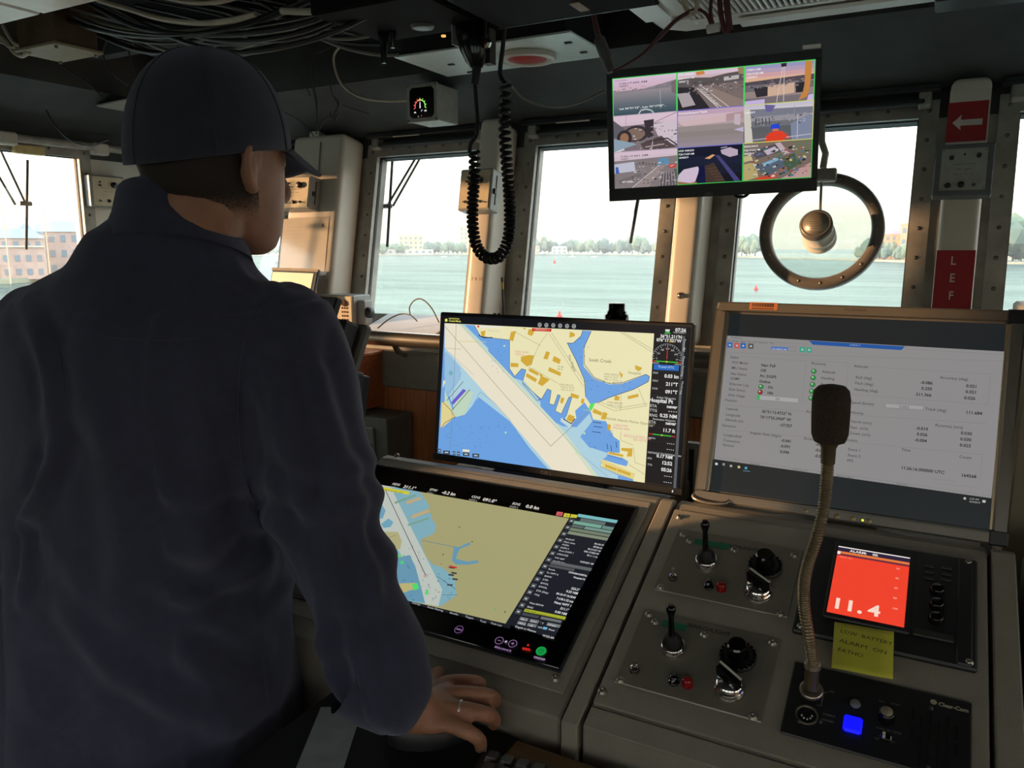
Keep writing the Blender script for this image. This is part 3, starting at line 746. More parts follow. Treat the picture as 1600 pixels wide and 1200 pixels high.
for x, y, tt in ((312, 846, 'Overlay'), (392, 868, 'Route Planning'), (508, 898, 'Benefits'), (588, 918, 'Targets'), (664, 940, 'Tools'), (720, 952, 'Tasks List')): c.TP(tt, *E_((x, y))[0], 0.0034, (196, 198, 198))
# touch keys printed below
u, v = c.uv(E_((558, 982))[0]); c.arc(u, v, .0066, .0006, 0, 6.283, (150, 108, 168)); c.T('MENU', u, v-.0012, .0026, (190, 150, 205), align='c')
for x, y, kind in ((768, 1040, '-'), (838, 1056, '+')):
    u, v = c.uv(E_((x, y))[0]); c.arc(u, v, .0062, .0007, 0, 6.283, (166, 124, 180)); c.R(u-.0026, v-.0003, u+.0026, v+.0003, (180, 146, 194))
    if kind == '+': c.R(u-.0003, v-.0026, u+.0003, v+.0026, (180, 146, 194))
u, v = c.uv(E_((803, 1046))[0])
for k2 in range(4):
    a = k2*math.pi/4; c.L([(u-.0024*math.cos(a), v-.0024*math.sin(a)), (u+.0024*math.cos(a), v+.0024*math.sin(a))], .0005, (210, 200, 215), px=False)
c.TP('BRILLIANCE', *E_((742, 1076))[0], .003, (176, 140, 190), bold=.01, width=.027)
u, v = c.uv(E_((918, 1064))[0]); c.C(u, v, .0016, (220, 50, 40)); c.P(E_((890, 1075), (930, 1083), (927, 1095), (887, 1087)), (216, 40, 36)); c.TP('ALARM', *E_((892, 1085))[0], .003, (90, 10, 10))
u, v = c.uv(E_((986, 1095))[0]); c.C(u, v, .0078, (20, 150, 68)); c.arc(u, v, .0034, .0008, 2.2, 7.2, (8, 70, 34)); c.R(u-.0004, v, u+.0004, v+.004, (8, 70, 34))
c.TP('ON/OFF', *E_((945, 1130))[0], .0034, (196, 162, 204), bold=.02)
c.build('screen_image', screen_mat('touchscreen_pixels', 0.70), ec)

# ---------------------------------------------------------------- searchlight control plates
M_PLATE = mat('plate_satin', (138, 132, 120), 0.32, metal=0.25, var=0.10, scale=5, stretch=(6, 1, 1))
M_TAPE = mat('green_tape', (30, 128, 96), 0.5)
M_REDB = mat('red_button', (150, 22, 22), 0.25)
UP = np.array([0, 0, 1.0])
def searchlight_panel(label, tl, br, joy, tip, knob, sel, tog, blk, red, screws, tape, title):
    (u0, v0), (u1, v1) = px_(*tl, .004), px_(*br, .004)
    t = thing('searchlight_control_panel', label, 'control panel', PF.p((u0+u1)/2, v1), 'searchlight control panels on the console')
    MB().box(PF, ((u0+u1)/2, (v0+v1)/2, .0055), (abs(u1-u0), abs(v1-v0), .003)).build('plate', M_PLATE, t, bevel=.001)
    N0 = .007
    for x, y in screws:
        m = MB(); scr(m, PF, *px_(x, y, N0), .0046, N0); m.build('screw', M_SCREW, t)
    # joystick
    u, v = px_(*joy, N0+.004); f = PF.sub(u, v, N0)
    j = MB().lathe(f, [(.0175, 0), (.018, .004), (.016, .010), (.0125, .013), (.012, .010), (0, .010)], 24).build('joystick_bezel', M_CHROME, t)
    MB().lathe(f, [(.0135, .009), (.0135, .016), (.0115, .018), (.0115, .021), (.0085, .023), (.008, .026), (.0045, .029), (0, .029)], 20).build('boot', M_RUBBER, j)
    b0 = f.p(0, 0, .027); b1 = onP(*tip, np.array([math.sin(YAW), -math.cos(YAW), 0]), b0); b1 = np.array(b1)
    pts = [b0+(b1-b0)*q for q in (0, .3, .62, .72, .82, .92, 1.0)]
    MB().tube(pts, [.0048, .0042, .0040, .0052, .0068, .0066, .0035], 12).build('lever', M_BLACKG, j)
    # dial knob with toothed skirt
    f = PF.sub(*px_(*knob, N0), N0); kn = MB().lathe(f, [(.024, 0), (.024, .004), (.0205, .006), (0, .006)], 28).build('dial_skirt', M_BLACK, t)
    tm = MB()
    for i in range(22):
        a = 2*math.pi*i/22; g = Fr(f.p(.0215*math.cos(a), .0215*math.sin(a), .0052), f.u*math.cos(a)+f.v*math.sin(a), -f.u*math.sin(a)+f.v*math.cos(a)); tm.box(g, (0, 0, .001), (.004, .0024, .003))
    tm.build('dial_teeth', M_BLACKG, kn)['kind'] = 'stuff'
    MB().lathe(f, [(.0145, .006), (.0135, .012), (.0128, .026), (.0110, .028), (0, .028)], 18, smooth=False).build('dial_knob', M_BLACKG, kn)
    # rotary selector
    f = PF.sub(*px_(*sel, N0), N0); sl_ = MB().lathe(f, [(.0205, 0), (.0205, .004), (.0185, .007), (.0170, .009), (.0150, .017), (0, .017)], 24).build('selector_base', M_CHROME, t)
    g = f.rot(math.radians(-32))
    h = MB().box(g, (0, 0, .024), (.036, .011, .017)).build('selector_handle', M_BLACKG, sl_, bevel=.002)
    MB().box(g, (0, .004, .0330), (.036, .0028, .0012)).build('selector_mark', M_WHITE, sl_)
    # toggle
    f = PF.sub(*px_(*tog, N0), N0); tn = MB().lathe(f, [(.0075, 0), (.0075, .003), (.006, .003), (.006, .008), (.0035, .009), (0, .009)], 6, smooth=False).build('toggle_nut', M_CHROME, t)
    MB().tube([f.p(0, 0, .008), f.p(.0005, .001, .015), f.p(.001, .002, .021)], [.0022, .0026, .0032], 10).build('toggle_lever', M_CHROME, tn)
    f = PF.sub(*px_(*blk, N0), N0); MB().lathe(f, [(.0075, 0), (.007, .003), (.0052, .003), (.0050, .011), (0, .012)], 14).build('black_button', M_BLACKG, t)
    f = PF.sub(*px_(*red, N0), N0); MB().lathe(f, [(.0072, 0), (.0072, .006), (.006, .011), (.003, .013), (0, .0135)], 16).build('red_button', M_REDB, t)['label'] = 'domed red push button'
    cv = Canvas(PF.sub(0, 0, N0+.0002))
    a, b = px_(*tape[0], N0), px_(*tape[1], N0)
    MB().box(PF, ((a[0]+b[0])/2, (a[1]+b[1])/2, N0+.0003), (abs(b[0]-a[0]), .0115, .0005)).build('tape_label', M_TAPE, t)
    (a, b) = px_(*title, N0); cv.T('SEARCHLIGHT', a, b, .0062, (66, 62, 54), bold=.03, sx=1.05)
    cv.build('lettering', print_mat('engraved_print'), t)
    return t
Z4 = lambda a, b: (900+a/4, 780+b/4)
searchlight_panel('upper searchlight control panel with long green tape label', Z4(640, 190), (1231, 967), Z4(815, 385), Z4(806, 130), Z4(1183, 425), Z4(1140, 585), Z4(608, 500), Z4(830, 545), Z4(908, 562),
                  [Z4(672, 222), Z4(712, 262), Z4(992, 317), Z4(1365, 350), Z4(1277, 718), Z4(530, 549)], (Z4(742, 258), Z4(955, 305)), Z4(885, 285))
searchlight_panel('lower searchlight control panel nearest the desk, short green tape label', Z4(428, 690), (1190, 1131), Z4(607, 920), Z4(592, 660), Z4(1013, 990), Z4(960, 1185), Z4(368, 1075), Z4(612, 1140), Z4(697, 1160),
                  [Z4(456, 718), Z4(495, 766), Z4(803, 846), Z4(1230, 897), Z4(278, 1130), Z4(1105, 1360)], (Z4(538, 776), Z4(690, 806)), Z4(690, 795))

# ---------------------------------------------------------------- depth sounder
G6 = lambda a, b: (1200+a/3.158, 820+b/3.158)
fa = thing('depth_sounder', 'black depth sounder with a glowing red screen reading 11.4', 'depth sounder', PF.p(-0.02, -0.22))
MB().box(PF, (-0.0205, -0.127, .0085), (.215, .190, .009)).build('housing', M_BLACK, fa, bevel=.0025)
MB().box(PF, (-0.0415, -0.115, .0145), (.106, .150, .004)).build('screen_bezel', M_BLACK, fa, bevel=.002)
MB().box(PF, (.073, -0.127, .0100), (.020, .186, .010)).build('side_rib', M_BLACK, fa, bevel=.003)
for u, v in ((-.118, -.212), (.078, -.212), (.076, -.040), (-.118, -.042)):
    s = MB(); scr(s, PF, u, v, .0042, .013); s.build('screw', M_SCREW, fa)
FR = PF.sub(0, 0, .0168); c = Canvas(FR)
Zf = lambda a, b: (1280+a/10, 840+b/10)
scr_pts = [Zf(312, 262), Zf(1415, 445), (1412, 982), (1296, 958)]
uL, vT = c.uv((1311.5, 866)); uR, vB = c.uv((1414, 982))
uL, uR, vT, vB = -.0895, .0045, -.0535, -.172
c.R(uL, vB-.010, uR, vT, (236, 66, 44)); c.R(uL, vT-.002, uR, vT, (240, 232, 226)); c.R(uL, vT-.010, uR, vT-.002, (44, 34, 60)); c.R(uL, vT-.0145, uR, vT-.010, (226, 120, 60))
c.R(uL, vT-.0185, uR, vT-.0145, (110, 44, 60))
c.T('ALARM:', uL+.016, vT-.0085, .0046, (240, 232, 226), bold=.02); c.T('0ft', uL+.046, vT-.0085, .0046, (240, 232, 226), bold=.02)
c.R(uL, vT-.0165, uL+.004, vT-.0105, (240, 226, 220))
for i, tt in enumerate(('20', '40', '60', '80', '100')): c.T(tt, uR-.016, vT-.027-.0185*i, .0032, (246, 190, 170), align='r' if 0 else 'l')
c.T('1', uL+.004, vB-.0005, .0185, (246, 214, 196), bold=.03, sx=1.15); c.T('1', uL+.020, vB-.0005, .0185, (246, 214, 196), bold=.03, sx=1.15); c.T('.', uL+.037, vB-.0005, .0185, (246, 214, 196), bold=.05); c.T('4', uL+.050, vB-.0005, .0185, (246, 214, 196), bold=.03, sx=1.1)
c.T('RANGE: 100 ft', uL+.004, vT-.0225, .002, (250, 180, 160)); 
c.build('screen_image', screen_mat('sounder_pixels', 0.75), fa)
c = Canvas(PF.sub(0, 0, .0133))
c.T('NAVIGATIONAL ECHO SOUNDER', -.095, -.046, .0032, (120, 116, 104)); 
c.build('lettering', print_mat('panel_print'), fa)
for (a, b) in ((795, 205), (795, 235), (795, 265), (880, 215), (880, 245), (880, 272)):
    u, v = px_(*G6(a, b), .013); MB().box(PF, (u, v, .0138), (.012, .0055, .0022)).build('key', mat('key_dark', (52, 52, 44), 0.5), fa, bevel=.0008)
for (a, b) in ((835, 325), (833, 395), (830, 465)):
    u, v = px_(*G6(a, b), .015); MB().lathe(PF.sub(u, v, .013), [(.0095, 0), (.0085, .008), (.006, .010), (0, .010)], 18).build('control_button', M_BLACKG, fa)
u, v = px_(*G6(815, 545), .014); MB().box(PF, (u, v, .014), (.046, .012, .003)).build('power_key', mat('key_dark', (52, 52, 44), 0.5), fa, bevel=.0012)
# sticky note
nt_ = thing('sticky_note', 'yellow-green sticky note with a handwritten battery warning', 'sticky note', PF.p(-.05, -.24))
ntl, ntr, nbr, nbl = (px_(*p, .018) for p in ((1304, 971), (1397, 986), (1395, 1064), (1299, 1046)))
nm = MB(); K = 8; rows_ = []
for i in range(K+1):
    t = i/K; L = np.array(ntl)*(1-t)+np.array(nbl)*t; Rr = np.array(ntr)*(1-t)+np.array(nbr)*t
    h = .0172+.0035*t*t*(1.2)-.0002
    rows_.append((L, Rr, h))
vs = []
for L, Rr, h in rows_:
    for j in range(5):
        q = L*(1-j/4)+Rr*(j/4); vs.append(PF.p(q[0], q[1], h+.0006*math.sin(j*1.6)))
nm.add(vs, [(i*5+j, i*5+j+1, (i+1)*5+j+1, (i+1)*5+j) for i in range(K) for j in range(4)], None, True)
no = nm.build('paper', mat('note_yellow', (216, 212, 70), 0.7, var=0.05), nt_)
md = no.modifiers.new('thickness', 'SOLIDIFY'); md.thickness = 0.0002
cn = Canvas(PF.sub(0, 0, .0206))
M_INK = (74, 82, 40)
for (x, y, tt, w) in ((1313, 984, 'LOW  BATTERY', .062), (1311, 999, 'ALARM  ON', .056), (1309, 1013, 'FATHO', .030)):
    u, v = cn.uv((x, y)); cn.T(tt, u, v-.004, .0058, M_INK, width=w, rot=-.06)
cn.build('handwriting', print_mat('ink_print'), nt_)

# ---------------------------------------------------------------- intercom panel
ic = thing('intercom_panel', 'black intercom panel with a glowing blue button below the sticky note', 'intercom', PF.p(-.018, -.37))
iu0, iu1, iv0, iv1 = -.117, .082, -.266, -.373
MB().box(PF, ((iu0+iu1)/2, (iv0+iv1)/2, .006), (iu1-iu0, iv0-iv1, .004)).build('face_plate', M_BLACK, ic, bevel=.0015)
NI = .008
Zi = lambda a, b: (1200+a/6.667, 1020+b/6.667)
u, v = px_(*Zi(403, 650), NI); f = PF.sub(u, v, NI)
hs_ = MB().lathe(f, [(.0135, 0), (.0135, .002), (.0115, .002), (.0110, -.001), (0, -.001)], 24).build('headset_socket', mat('socket_ring', (120, 112, 100), 0.4, metal=.6), ic)
sp_ = MB()
for i in range(5):
    a = math.pi*(.15+.85*i/4)+math.pi; sp_.lathe(f.sub(.006*math.cos(a), .006*math.sin(a), 0), [(.0012, -.001), (.0012, .002), (0, .002)], 8)
sp_.build('socket_pins', M_CHROME, hs_)['kind'] = 'stuff'
u, v = px_(*Zi(882, 757), NI); MB().box(PF, (u, v, NI+.002), (.0205, .0225, .005)).build('blue_button', emis('blue_led', (8, 10, 255), 1.6), ic, bevel=.003)['label'] = 'glowing blue square button'
u, v = px_(*Zi(910, 535), NI); MB().lathe(PF.sub(u, v, NI), [(.006, 0), (.006, .002), (.004, .004), (0, .004)], 14).build('grey_button', mat('button_grey', (130, 128, 122), .5), ic)
u, v = px_(*Zi(1237, 622), NI+.012); f = PF.sub(u, v, NI-.0)
vk = MB().lathe(f, [(.0095, 0), (.009, .010), (.0078, .014), (0, .014)], 20).build('volume_knob', M_BLACKG, ic)
MB().lathe(f, [(.0068, .0142), (.0066, .0150), (0, .0152)], 18).build('knob_cap', mat('cap_tan', (150, 142, 122), .5), vk)
u, v = px_(*Zi(1225, 895), NI); MB().box(PF, (u, v, NI+.002), (.012, .007, .004)).build('slide_switch', M_BLACKG, ic, bevel=.001)
MB().box(PF, (u-.002, v, NI+.006), (.003, .005, .006)).build('switch_tip', M_WHITE, ic)
sl_m = MB()
for i in range(6):
    for j in range(2 + (i in (1, 2, 3, 4))):
        sl_m.box(PF, (.022+i*.009, -.302-j*.024-(i % 2)*.010, NI+.0004), (.0028, .017, .0006))
sl_m.build('speaker_slots', mat('slot_black', (4, 4, 5), .8), ic)['kind'] = 'stuff'
for u, v in ((-.088, -.283), (-.098, -.352), (.040, -.288), (.040, -.366), (-.075, -.345)):
    s = MB(); scr(s, PF, u, v, .0022, NI); s.build('screw', mat('screw_dark', (70, 68, 64), .4, metal=.7), ic)
LF = PF.sub(0, 0, NI+.0003)
c = Canvas(LF)
u, v = px_(1457, 1100, NI); c.C(u+.001, v+.003, .0036, (190, 182, 150)); c.T('Clear-Com', u+.006, v-.0003, .0052, (206, 198, 168), bold=.03, width=.031); c.build('maker_mark', print_mat('panel_print'), ic)
for (a, b, tt, w) in ((375, 552, 'HEADSET', .013), (640, 395, 'MIC', .006), (572, 628, 'GOOSENECK', .014), (560, 686, 'HEADSET', .014), (1150, 492, 'TALK', .007), (1275, 520, 'LISTEN', .010), (1125, 770, 'PANEL MIC LEVEL', .027), (1160, 858, 'ON', .005), (1110, 882, 'OFF', .005), (1268, 915, 'ON', .005)):
    c = Canvas(LF); u, v = px_(*Zi(a, b), NI); c.T(tt, u, v-.002, .0024, (168, 164, 156), width=w); c.build('lettering', print_mat('panel_print'), ic)
c = Canvas(LF); c.L([px_(*Zi(625, 415), NI), px_(*Zi(585, 410), NI), px_(*Zi(553, 552), NI), px_(*Zi(505, 545), NI)], .0006, (168, 164, 156), px=False)
c.build('printed_line', print_mat('panel_print'), ic)

# ---------------------------------------------------------------- gooseneck microphone
mb_u, mb_v = px_(1267.5, 1079, NI)
base = PF.p(mb_u, mb_v, NI)
MPN = np.array([math.sin(YAW), -math.cos(YAW), 0.0])     # plane across the view through the microphone base
def mp(x, y): return onP(x, y, MPN, base)
mic = thing('gooseneck_microphone', 'gooseneck microphone with brown foam windscreen standing in the intercom panel', 'microphone', base)
f = PF.sub(mb_u, mb_v, NI)
MB().lathe(f, [(.0145, 0), (.0145, .0025), (.0125, .0045), (.009, .005), (0, .005)], 24).build('flange', M_STEEL, mic)
MB().tube([base+PF.n*.003, mp(1268, 1060), mp(1269.5, 1040)], [.0085, .0088, .0088], 20).build('plug', mat('plug_bronze', (112, 98, 76), .35, metal=.6), mic)
MB().tube([mp(1269.4, 1043), mp(1269.6, 1037)], [.0102, .0098], 20).build('collar', M_STEEL, mic)
M_GOOSE = mat('gooseneck_metal', (142, 126, 100), .32, metal=.85, var=.06)
path = spline([mp(1269.5, 1038), mp(1264, 1000), mp(1256.5, 950), mp(1256, 915), mp(1262, 882), mp(1274, 846), mp(1286, 800), mp(1291, 755), mp(1293.5, 722)], 40)
rr = [.0066+.0010*math.sin(i*1.55) for i in range(len(path))]
MB().tube(path, rr, 12).build('gooseneck', M_GOOSE, mic)
MB().tube([mp(1293.4, 724), mp(1294.6, 700), mp(1295.3, 688)], [.0080, .0085, .0128], 18).build('neck_sleeve', mat('plug_bronze', (112, 98, 76), .35, metal=.6), mic)
a, b = mp(1296, 692), mp(1300, 601); ax = (b-a)
prof = [(0, .0125), (.03, .0175), (.15, .0205), (.45, .0212), (.75, .0212), (.90, .0195), (.97, .0150), (1.0, .006)]
MB().tube([a+ax*t for t, r in prof], [r for t, r in prof], 22).build('foam_windscreen', mat('foam_brown', (72, 58, 50), .95, var=.3, scale=500, bump=1.0, bscale=700), mic)
# ================================================================ monitors
R_ = math.radians
def slab(fr, w, h, n0, n1, name, m, par, bevel=0.002): return MB().box(fr, (0, 0, (n0+n1)/2), (w, h, abs(n1-n0))).build(name, m, par, bevel=bevel)

# ---- chart monitor (black, thin bezel)
DF = mkfr((-.633, 1.334, 1.236), 0, R_(6.6), 0)
dm = thing('chart_monitor', 'black desktop monitor showing a colourful harbour chart with yellow buildings', 'monitor', (-.633, 1.36, 1.075))
slab(DF, .538, .312, -.018, 0, 'case', M_BLACK, dm, .003)
MB().box(DF, (0, -.1485, .0008), (.538, .0145, .002)).build('lower_bezel', M_BLACK, dm, bevel=.0006)
slab(DF, .36, .22, -.045, -.018, 'back_housing', M_BLACK, dm, .008)
MB().wbox((-.70, 1.352, 1.078), (-.566, 1.378, 1.20)).build('stand_neck', M_BLACK, dm, bevel=.004)
MB().wbox((-.75, 1.305, 1.0755), (-.51, 1.44, 1.083)).build('stand_foot', M_BLACK, dm, bevel=.003)
MB().wbox((-.85, 1.305, 1.04), (-.384, 1.445, 1.0745)).build('rear_shelf', M_GREY, cl, bevel=.003)
c = Canvas(DF.sub(0, 0, .0006))
D = lambda *l: [(670+a/3.721, 470+b/3.721) for a, b in l]
D1 = lambda a, b: (670+a/3.721, 470+b/3.721)
S1 = .00136/3.721*1.0
c.R(-.263, -.139, .2625, .149, (20, 22, 27))
LAND, GOLD, MID, LIGHT, CHAN = (240, 234, 188), (216, 174, 62), (112, 166, 230), (178, 214, 228), (240, 231, 208)
chart = [(92, 130), (1310, 190), (1255, 1058), (52, 888)]
c.P(D(*chart), LAND)
c.P(D((92, 130), (265, 142), (300, 205), (330, 212), (365, 216), (470, 228), (470, 395), (500, 440), (540, 395), (565, 402), (545, 475), (640, 560), (655, 572), (690, 512), (712, 522), (700, 598), (728, 606), (750, 545), (765, 552), (735, 640), (770, 658), (815, 560), (832, 562), (800, 670), (792, 688), (832, 715), (858, 680), (850, 640), (905, 590), (940, 640), (955, 690), (1030, 700), (1075, 790), (1110, 815), (1110, 885), (1042, 880), (1040, 892), (1130, 915), (1160, 935), (1150, 962), (1100, 950), (1010, 922), (1000, 965), (1100, 1010), (1190, 1040), (1188, 1049), (52, 888)), MID)
c.P(D((92, 130), (205, 136), (345, 275), (345, 300), (480, 445), (560, 470), (650, 590), (650, 640), (700, 690), (780, 730), (860, 735), (935, 655), (950, 700), (880, 790), (930, 850), (1040, 885), (1040, 900), (1000, 930), (1005, 968), (1100, 1015), (1100, 1037), (700, 982), (640, 930), (470, 700), (290, 560), (265, 590), (215, 670), (150, 640), (92, 480)), LIGHT)
c.P(D((92, 440), (180, 400), (190, 420), (185, 450), (110, 560), (92, 570)), (150, 190, 226))
c.P(D((105, 300), (185, 390), (180, 460), (95, 540), (92, 300)), (156, 196, 226))
c.P(D((92, 520), (92, 590), (140, 640), (170, 560), (200, 520), (260, 530), (250, 560), (210, 660), (160, 680), (130, 640)), (196, 220, 196))
c.P(D((92, 130), (170, 134), (560, 540), (770, 765), (950, 1017), (720, 985), (470, 695), (255, 455), (92, 270)), CHAN)
c.P(D((170, 134), (195, 135), (580, 540), (790, 765), (985, 1022), (950, 1017), (770, 765), (560, 540)), (214, 226, 200))
c.P(D((270, 590), (440, 690), (470, 712), (560, 830), (690, 980), (660, 976), (52, 888), (70, 735), (150, 678), (210, 662)), MID)
c.P(D((75, 590), (100, 585), (155, 672), (75, 740), (68, 735)), (230, 216, 150))
c.P(D((85, 460), (98, 470), (80, 510)), LAND)
c.P(D((130, 590), (200, 512), (218, 522), (140, 606)), (112, 96, 206))
c.L(D((105, 580), (200, 470)), .0012, (90, 90, 60)); c.L(D((138, 632), (240, 515)), .0012, (60, 60, 50))
c.L(D((72, 740), (92, 710), (152, 676), (128, 635), (80, 588)), .0010, (60, 60, 50))
c.C(*c.uv(D1(128, 420)), .005, (120, 180, 190)); 
# creek
c.P(D((895, 172), (945, 176), (900, 275), (900, 380), (960, 450), (1050, 486), (1130, 480), (1262, 430), (1283, 440), (1276, 470), (1190, 515), (1050, 562), (985, 592), (940, 602), (912, 560), (905, 460), (858, 350), (805, 245), (838, 247), (885, 205)), MID)
c.L(D((895, 172), (885, 205), (838, 247), (805, 245), (858, 350), (905, 460), (912, 560)), .0011, (70, 84, 96))
c.L(D((945, 176), (903, 270), (905, 370), (962, 446), (1050, 481), (1130, 475), (1262, 428), (1283, 440), (1276, 470), (1190, 515), (1050, 562), (985, 592)), .0011, (70, 84, 96))
c.P(D((792, 688), (832, 715), (822, 740), (765, 700), (770, 680)), (200, 222, 226))
# coast outline
c.L(D((265, 142), (300, 205), (365, 216), (470, 228), (470, 395), (500, 440), (540, 395), (565, 402), (545, 475), (640, 560), (655, 572), (690, 512), (712, 522), (700, 598), (728, 606), (750, 545), (765, 552), (735, 640), (770, 658), (815, 560), (832, 562), (800, 670)), .0010, (80, 92, 100))
c.L(D((290, 200), (320, 214), (370, 214)), .002, (40, 44, 50)); c.L(D((782, 686), (828, 714), (850, 684)), .0018, (30, 32, 36))
c.L(D((545, 480), (580, 520), (630, 580), (655, 570)), .0010, (70, 80, 90))
# buildings
for q in (((478, 180), (508, 175), (490, 236), (468, 228)), ((580, 165), (620, 168), (600, 205), (575, 196)), ((545, 158), (565, 158), (560, 170)), ((300, 180), (330, 172), (325, 205), (308, 205)), ((820, 178), (848, 190), (850, 205), (818, 215)), ((683, 293), (705, 300), (690, 342), (666, 336)), ((728, 320), (768, 342), (760, 368), (718, 350)), ((700, 385), (770, 418), (765, 438), (694, 408)),
          ((476, 360), (522, 364), (520, 386), (476, 384)), ((536, 325), (580, 315), (612, 318), (600, 370), (570, 382), (535, 350)), ((590, 390), (640, 420), (636, 436), (580, 408)), ((570, 420), (630, 455), (622, 474), (564, 440)), ((655, 435), (704, 458), (660, 496), (634, 482)), ((640, 420), (665, 432), (650, 445)),
          ((1200, 374), (1240, 388), (1236, 400), (1220, 410), (1200, 396)), ((1105, 408), (1130, 430), (1120, 452), (1112, 430)), ((1155, 555), (1218, 540), (1220, 558), (1160, 572)), ((1082, 553), (1110, 556), (1106, 580), (1078, 578)), ((828, 535), (875, 552), (868, 570), (822, 558)), ((770, 562), (790, 566), (778, 598), (764, 592)), ((890, 568), (906, 572), (898, 602), (884, 592)),
          ((960, 625), (1010, 650), (1004, 668), (952, 650)), ((1015, 645), (1040, 655), (1028, 692), (1000, 686)), ((815, 660), (848, 672), (835, 708), (800, 690)), ((1040, 716), (1060, 722), (1054, 758), (1036, 752)), ((1120, 855), (1185, 858), (1182, 905), (1150, 905), (1160, 878), (1118, 870)), ((1048, 876), (1132, 895), (1130, 908), (1045, 890)),
          ((1028, 950), (1095, 975), (1090, 988), (1024, 965)), ((1095, 975), (1175, 1000), (1170, 1018), (1090, 990))): c.P(D(*q), GOLD)
c.P(D((1000, 920), (1030, 930), (1200, 1005), (1190, 1040), (1010, 968)), (232, 216, 140))
for q in (((1028, 950), (1095, 975), (1090, 988), (1024, 965)), ((1100, 976), (1175, 1002), (1170, 1018), (1094, 990))): c.P(D(*q), GOLD)
# roads, tracks
for l in (((700, 190), (900, 500)), ((715, 188), (915, 490)), ((690, 190), (640, 260), (580, 400)), ((1110, 180), (1300, 300)), ((1130, 182), (1304, 285)), ((500, 180), (650, 260)), ((900, 385), (960, 460), (1120, 490)), ((600, 390), (750, 480)), ((1120, 470), (1115, 640)), ((1220, 510), (1262, 610)), ((970, 590), (1080, 640), (1270, 610)), ((980, 580), (1090, 625), (1275, 596)), ((1118, 760), (1115, 810), (1190, 840)), ((1190, 850), (1200, 940), (1255, 960)), ((1160, 950), (1255, 1010))):
    c.L(D(*l), .0008, (176, 168, 126))
c.L(D((95, 150), (175, 240), (440, 545), (710, 845), (920, 650)), .0009, (150, 140, 120)); c.L(D((160, 133), (150, 400), (125, 860)), .0008, (130, 134, 126))
c.L(D((170, 235), (335, 240)), .0010, (214, 208, 110)); c.L(D((100, 275), (190, 282)), .0008, (190, 168, 140))
c.L(D((190, 136), (330, 290), (520, 500), (700, 690), (880, 890), (1040, 1020)), .0007, (130, 160, 170))
c.L(D((120, 300), (260, 430)), .0007, (150, 176, 190)); c.L(D((265, 590), (300, 530), (380, 590), (470, 690), (560, 830), (700, 985)), .0007, (96, 140, 180))
c.P(D((940, 596), (968, 594), (948, 636), (930, 632)), (90, 226, 100)); c.L(D((900, 634), (955, 640)), .0008, (200, 216, 60))
for x, y in ((440, 262), (448, 766), (905, 770), (860, 885)): c.C(*c.uv(D1(x, y)), .0022, (190, 232, 190))
r_ = random.Random(9)
def dots(x0, y0, x1, y1, n, col=(70, 110, 170)):
    for _ in range(n):
        u, v = c.uv(D1(r_.uniform(x0, x1), r_.uniform(y0, y1))); c.R(u, v, u+.0016, v+.0012, col)
dots(100, 720, 440, 860, 36); dots(360, 240, 460, 420, 14); dots(930, 720, 1090, 860, 12); dots(920, 460, 1200, 560, 16, (56, 80, 120)); dots(880, 200, 930, 330, 8)
for x, y in ((955, 705), (960, 730), (950, 760), (1038, 830), (1060, 840), (1090, 820)):
    c.L(D((x, y), (x+50 if x < 1000 else x+4, y+6 if x < 1000 else y+34)), .0012, (40, 60, 90))
for k in range(20): u, v = c.uv(D1(1000+k*9.5, 968+k*3.8)); c.R(u, v, u+.001, v+.002, (70, 70, 60))
for k in range(10): u, v = c.uv(D1(1038+k*9.5, 893+k*2.6)); c.R(u, v-.002, u+.001, v, (70, 70, 60))
for (a, b, tt, h, col, rot) in ((932, 352, 'Smith Creek', 17, (104, 98, 60), 0), (808, 318, 'The Hague', 15, (104, 98, 60), -1.08), (1160, 424, 'Hospital', 14, (140, 130, 90), 0), (1034, 690, 'NOAA Atlantic Marine Operation', 13, (134, 124, 84), -.02), (1075, 725, 'CABLE AND', 10, (214, 130, 150), 0), (1070, 742, 'PIPELINE AREA', 10, (214, 130, 150), 0), (1135, 790, 'REGULATED AR', 14, (222, 150, 150), 0), (1190, 812, 'SEE NOTE', 11, (222, 150, 150), 0),
                       (1020, 430, 'FIXED BRIDGE', 9, (150, 140, 100), 0), (1020, 445, 'HOR CL 30 FT', 9, (150, 140, 100), 0), (1020, 460, 'VER CL 10 FT', 9, (150, 140, 100), 0), (758, 490, 'FIXED BRIDGE', 9, (150, 140, 100), 0), (768, 505, 'HOR CL 45 FT', 9, (150, 140, 100), 0), (772, 520, 'VER CL 20 FT', 9, (150, 140, 100), 0), (1040, 594, 'FIXED BRIDGE', 9, (150, 140, 100), 0), (1040, 610, 'HOR CL 30 FT', 9, (150, 140, 100), 0), (500, 300, 'CABLE AREA', 11, (232, 150, 130), 0), (505, 316, 'PIPELINE', 10, (232, 150, 130), 0), (750, 388, 'TV TR', 9, (110, 100, 60), 0), (750, 402, '491 ft', 9, (110, 100, 60), 0), (350, 178, 'Pipeline Area', 9, (214, 180, 160), 0)):
    c.TP(tt, *D1(a, b), h*S1, col, rot=rot)
c.P(D((282, 143), (315, 145), (430, 150), (430, 158), (285, 156)), (240, 236, 226)); c.P(D((284, 144), (296, 145), (296, 155), (285, 155)), (214, 60, 60))
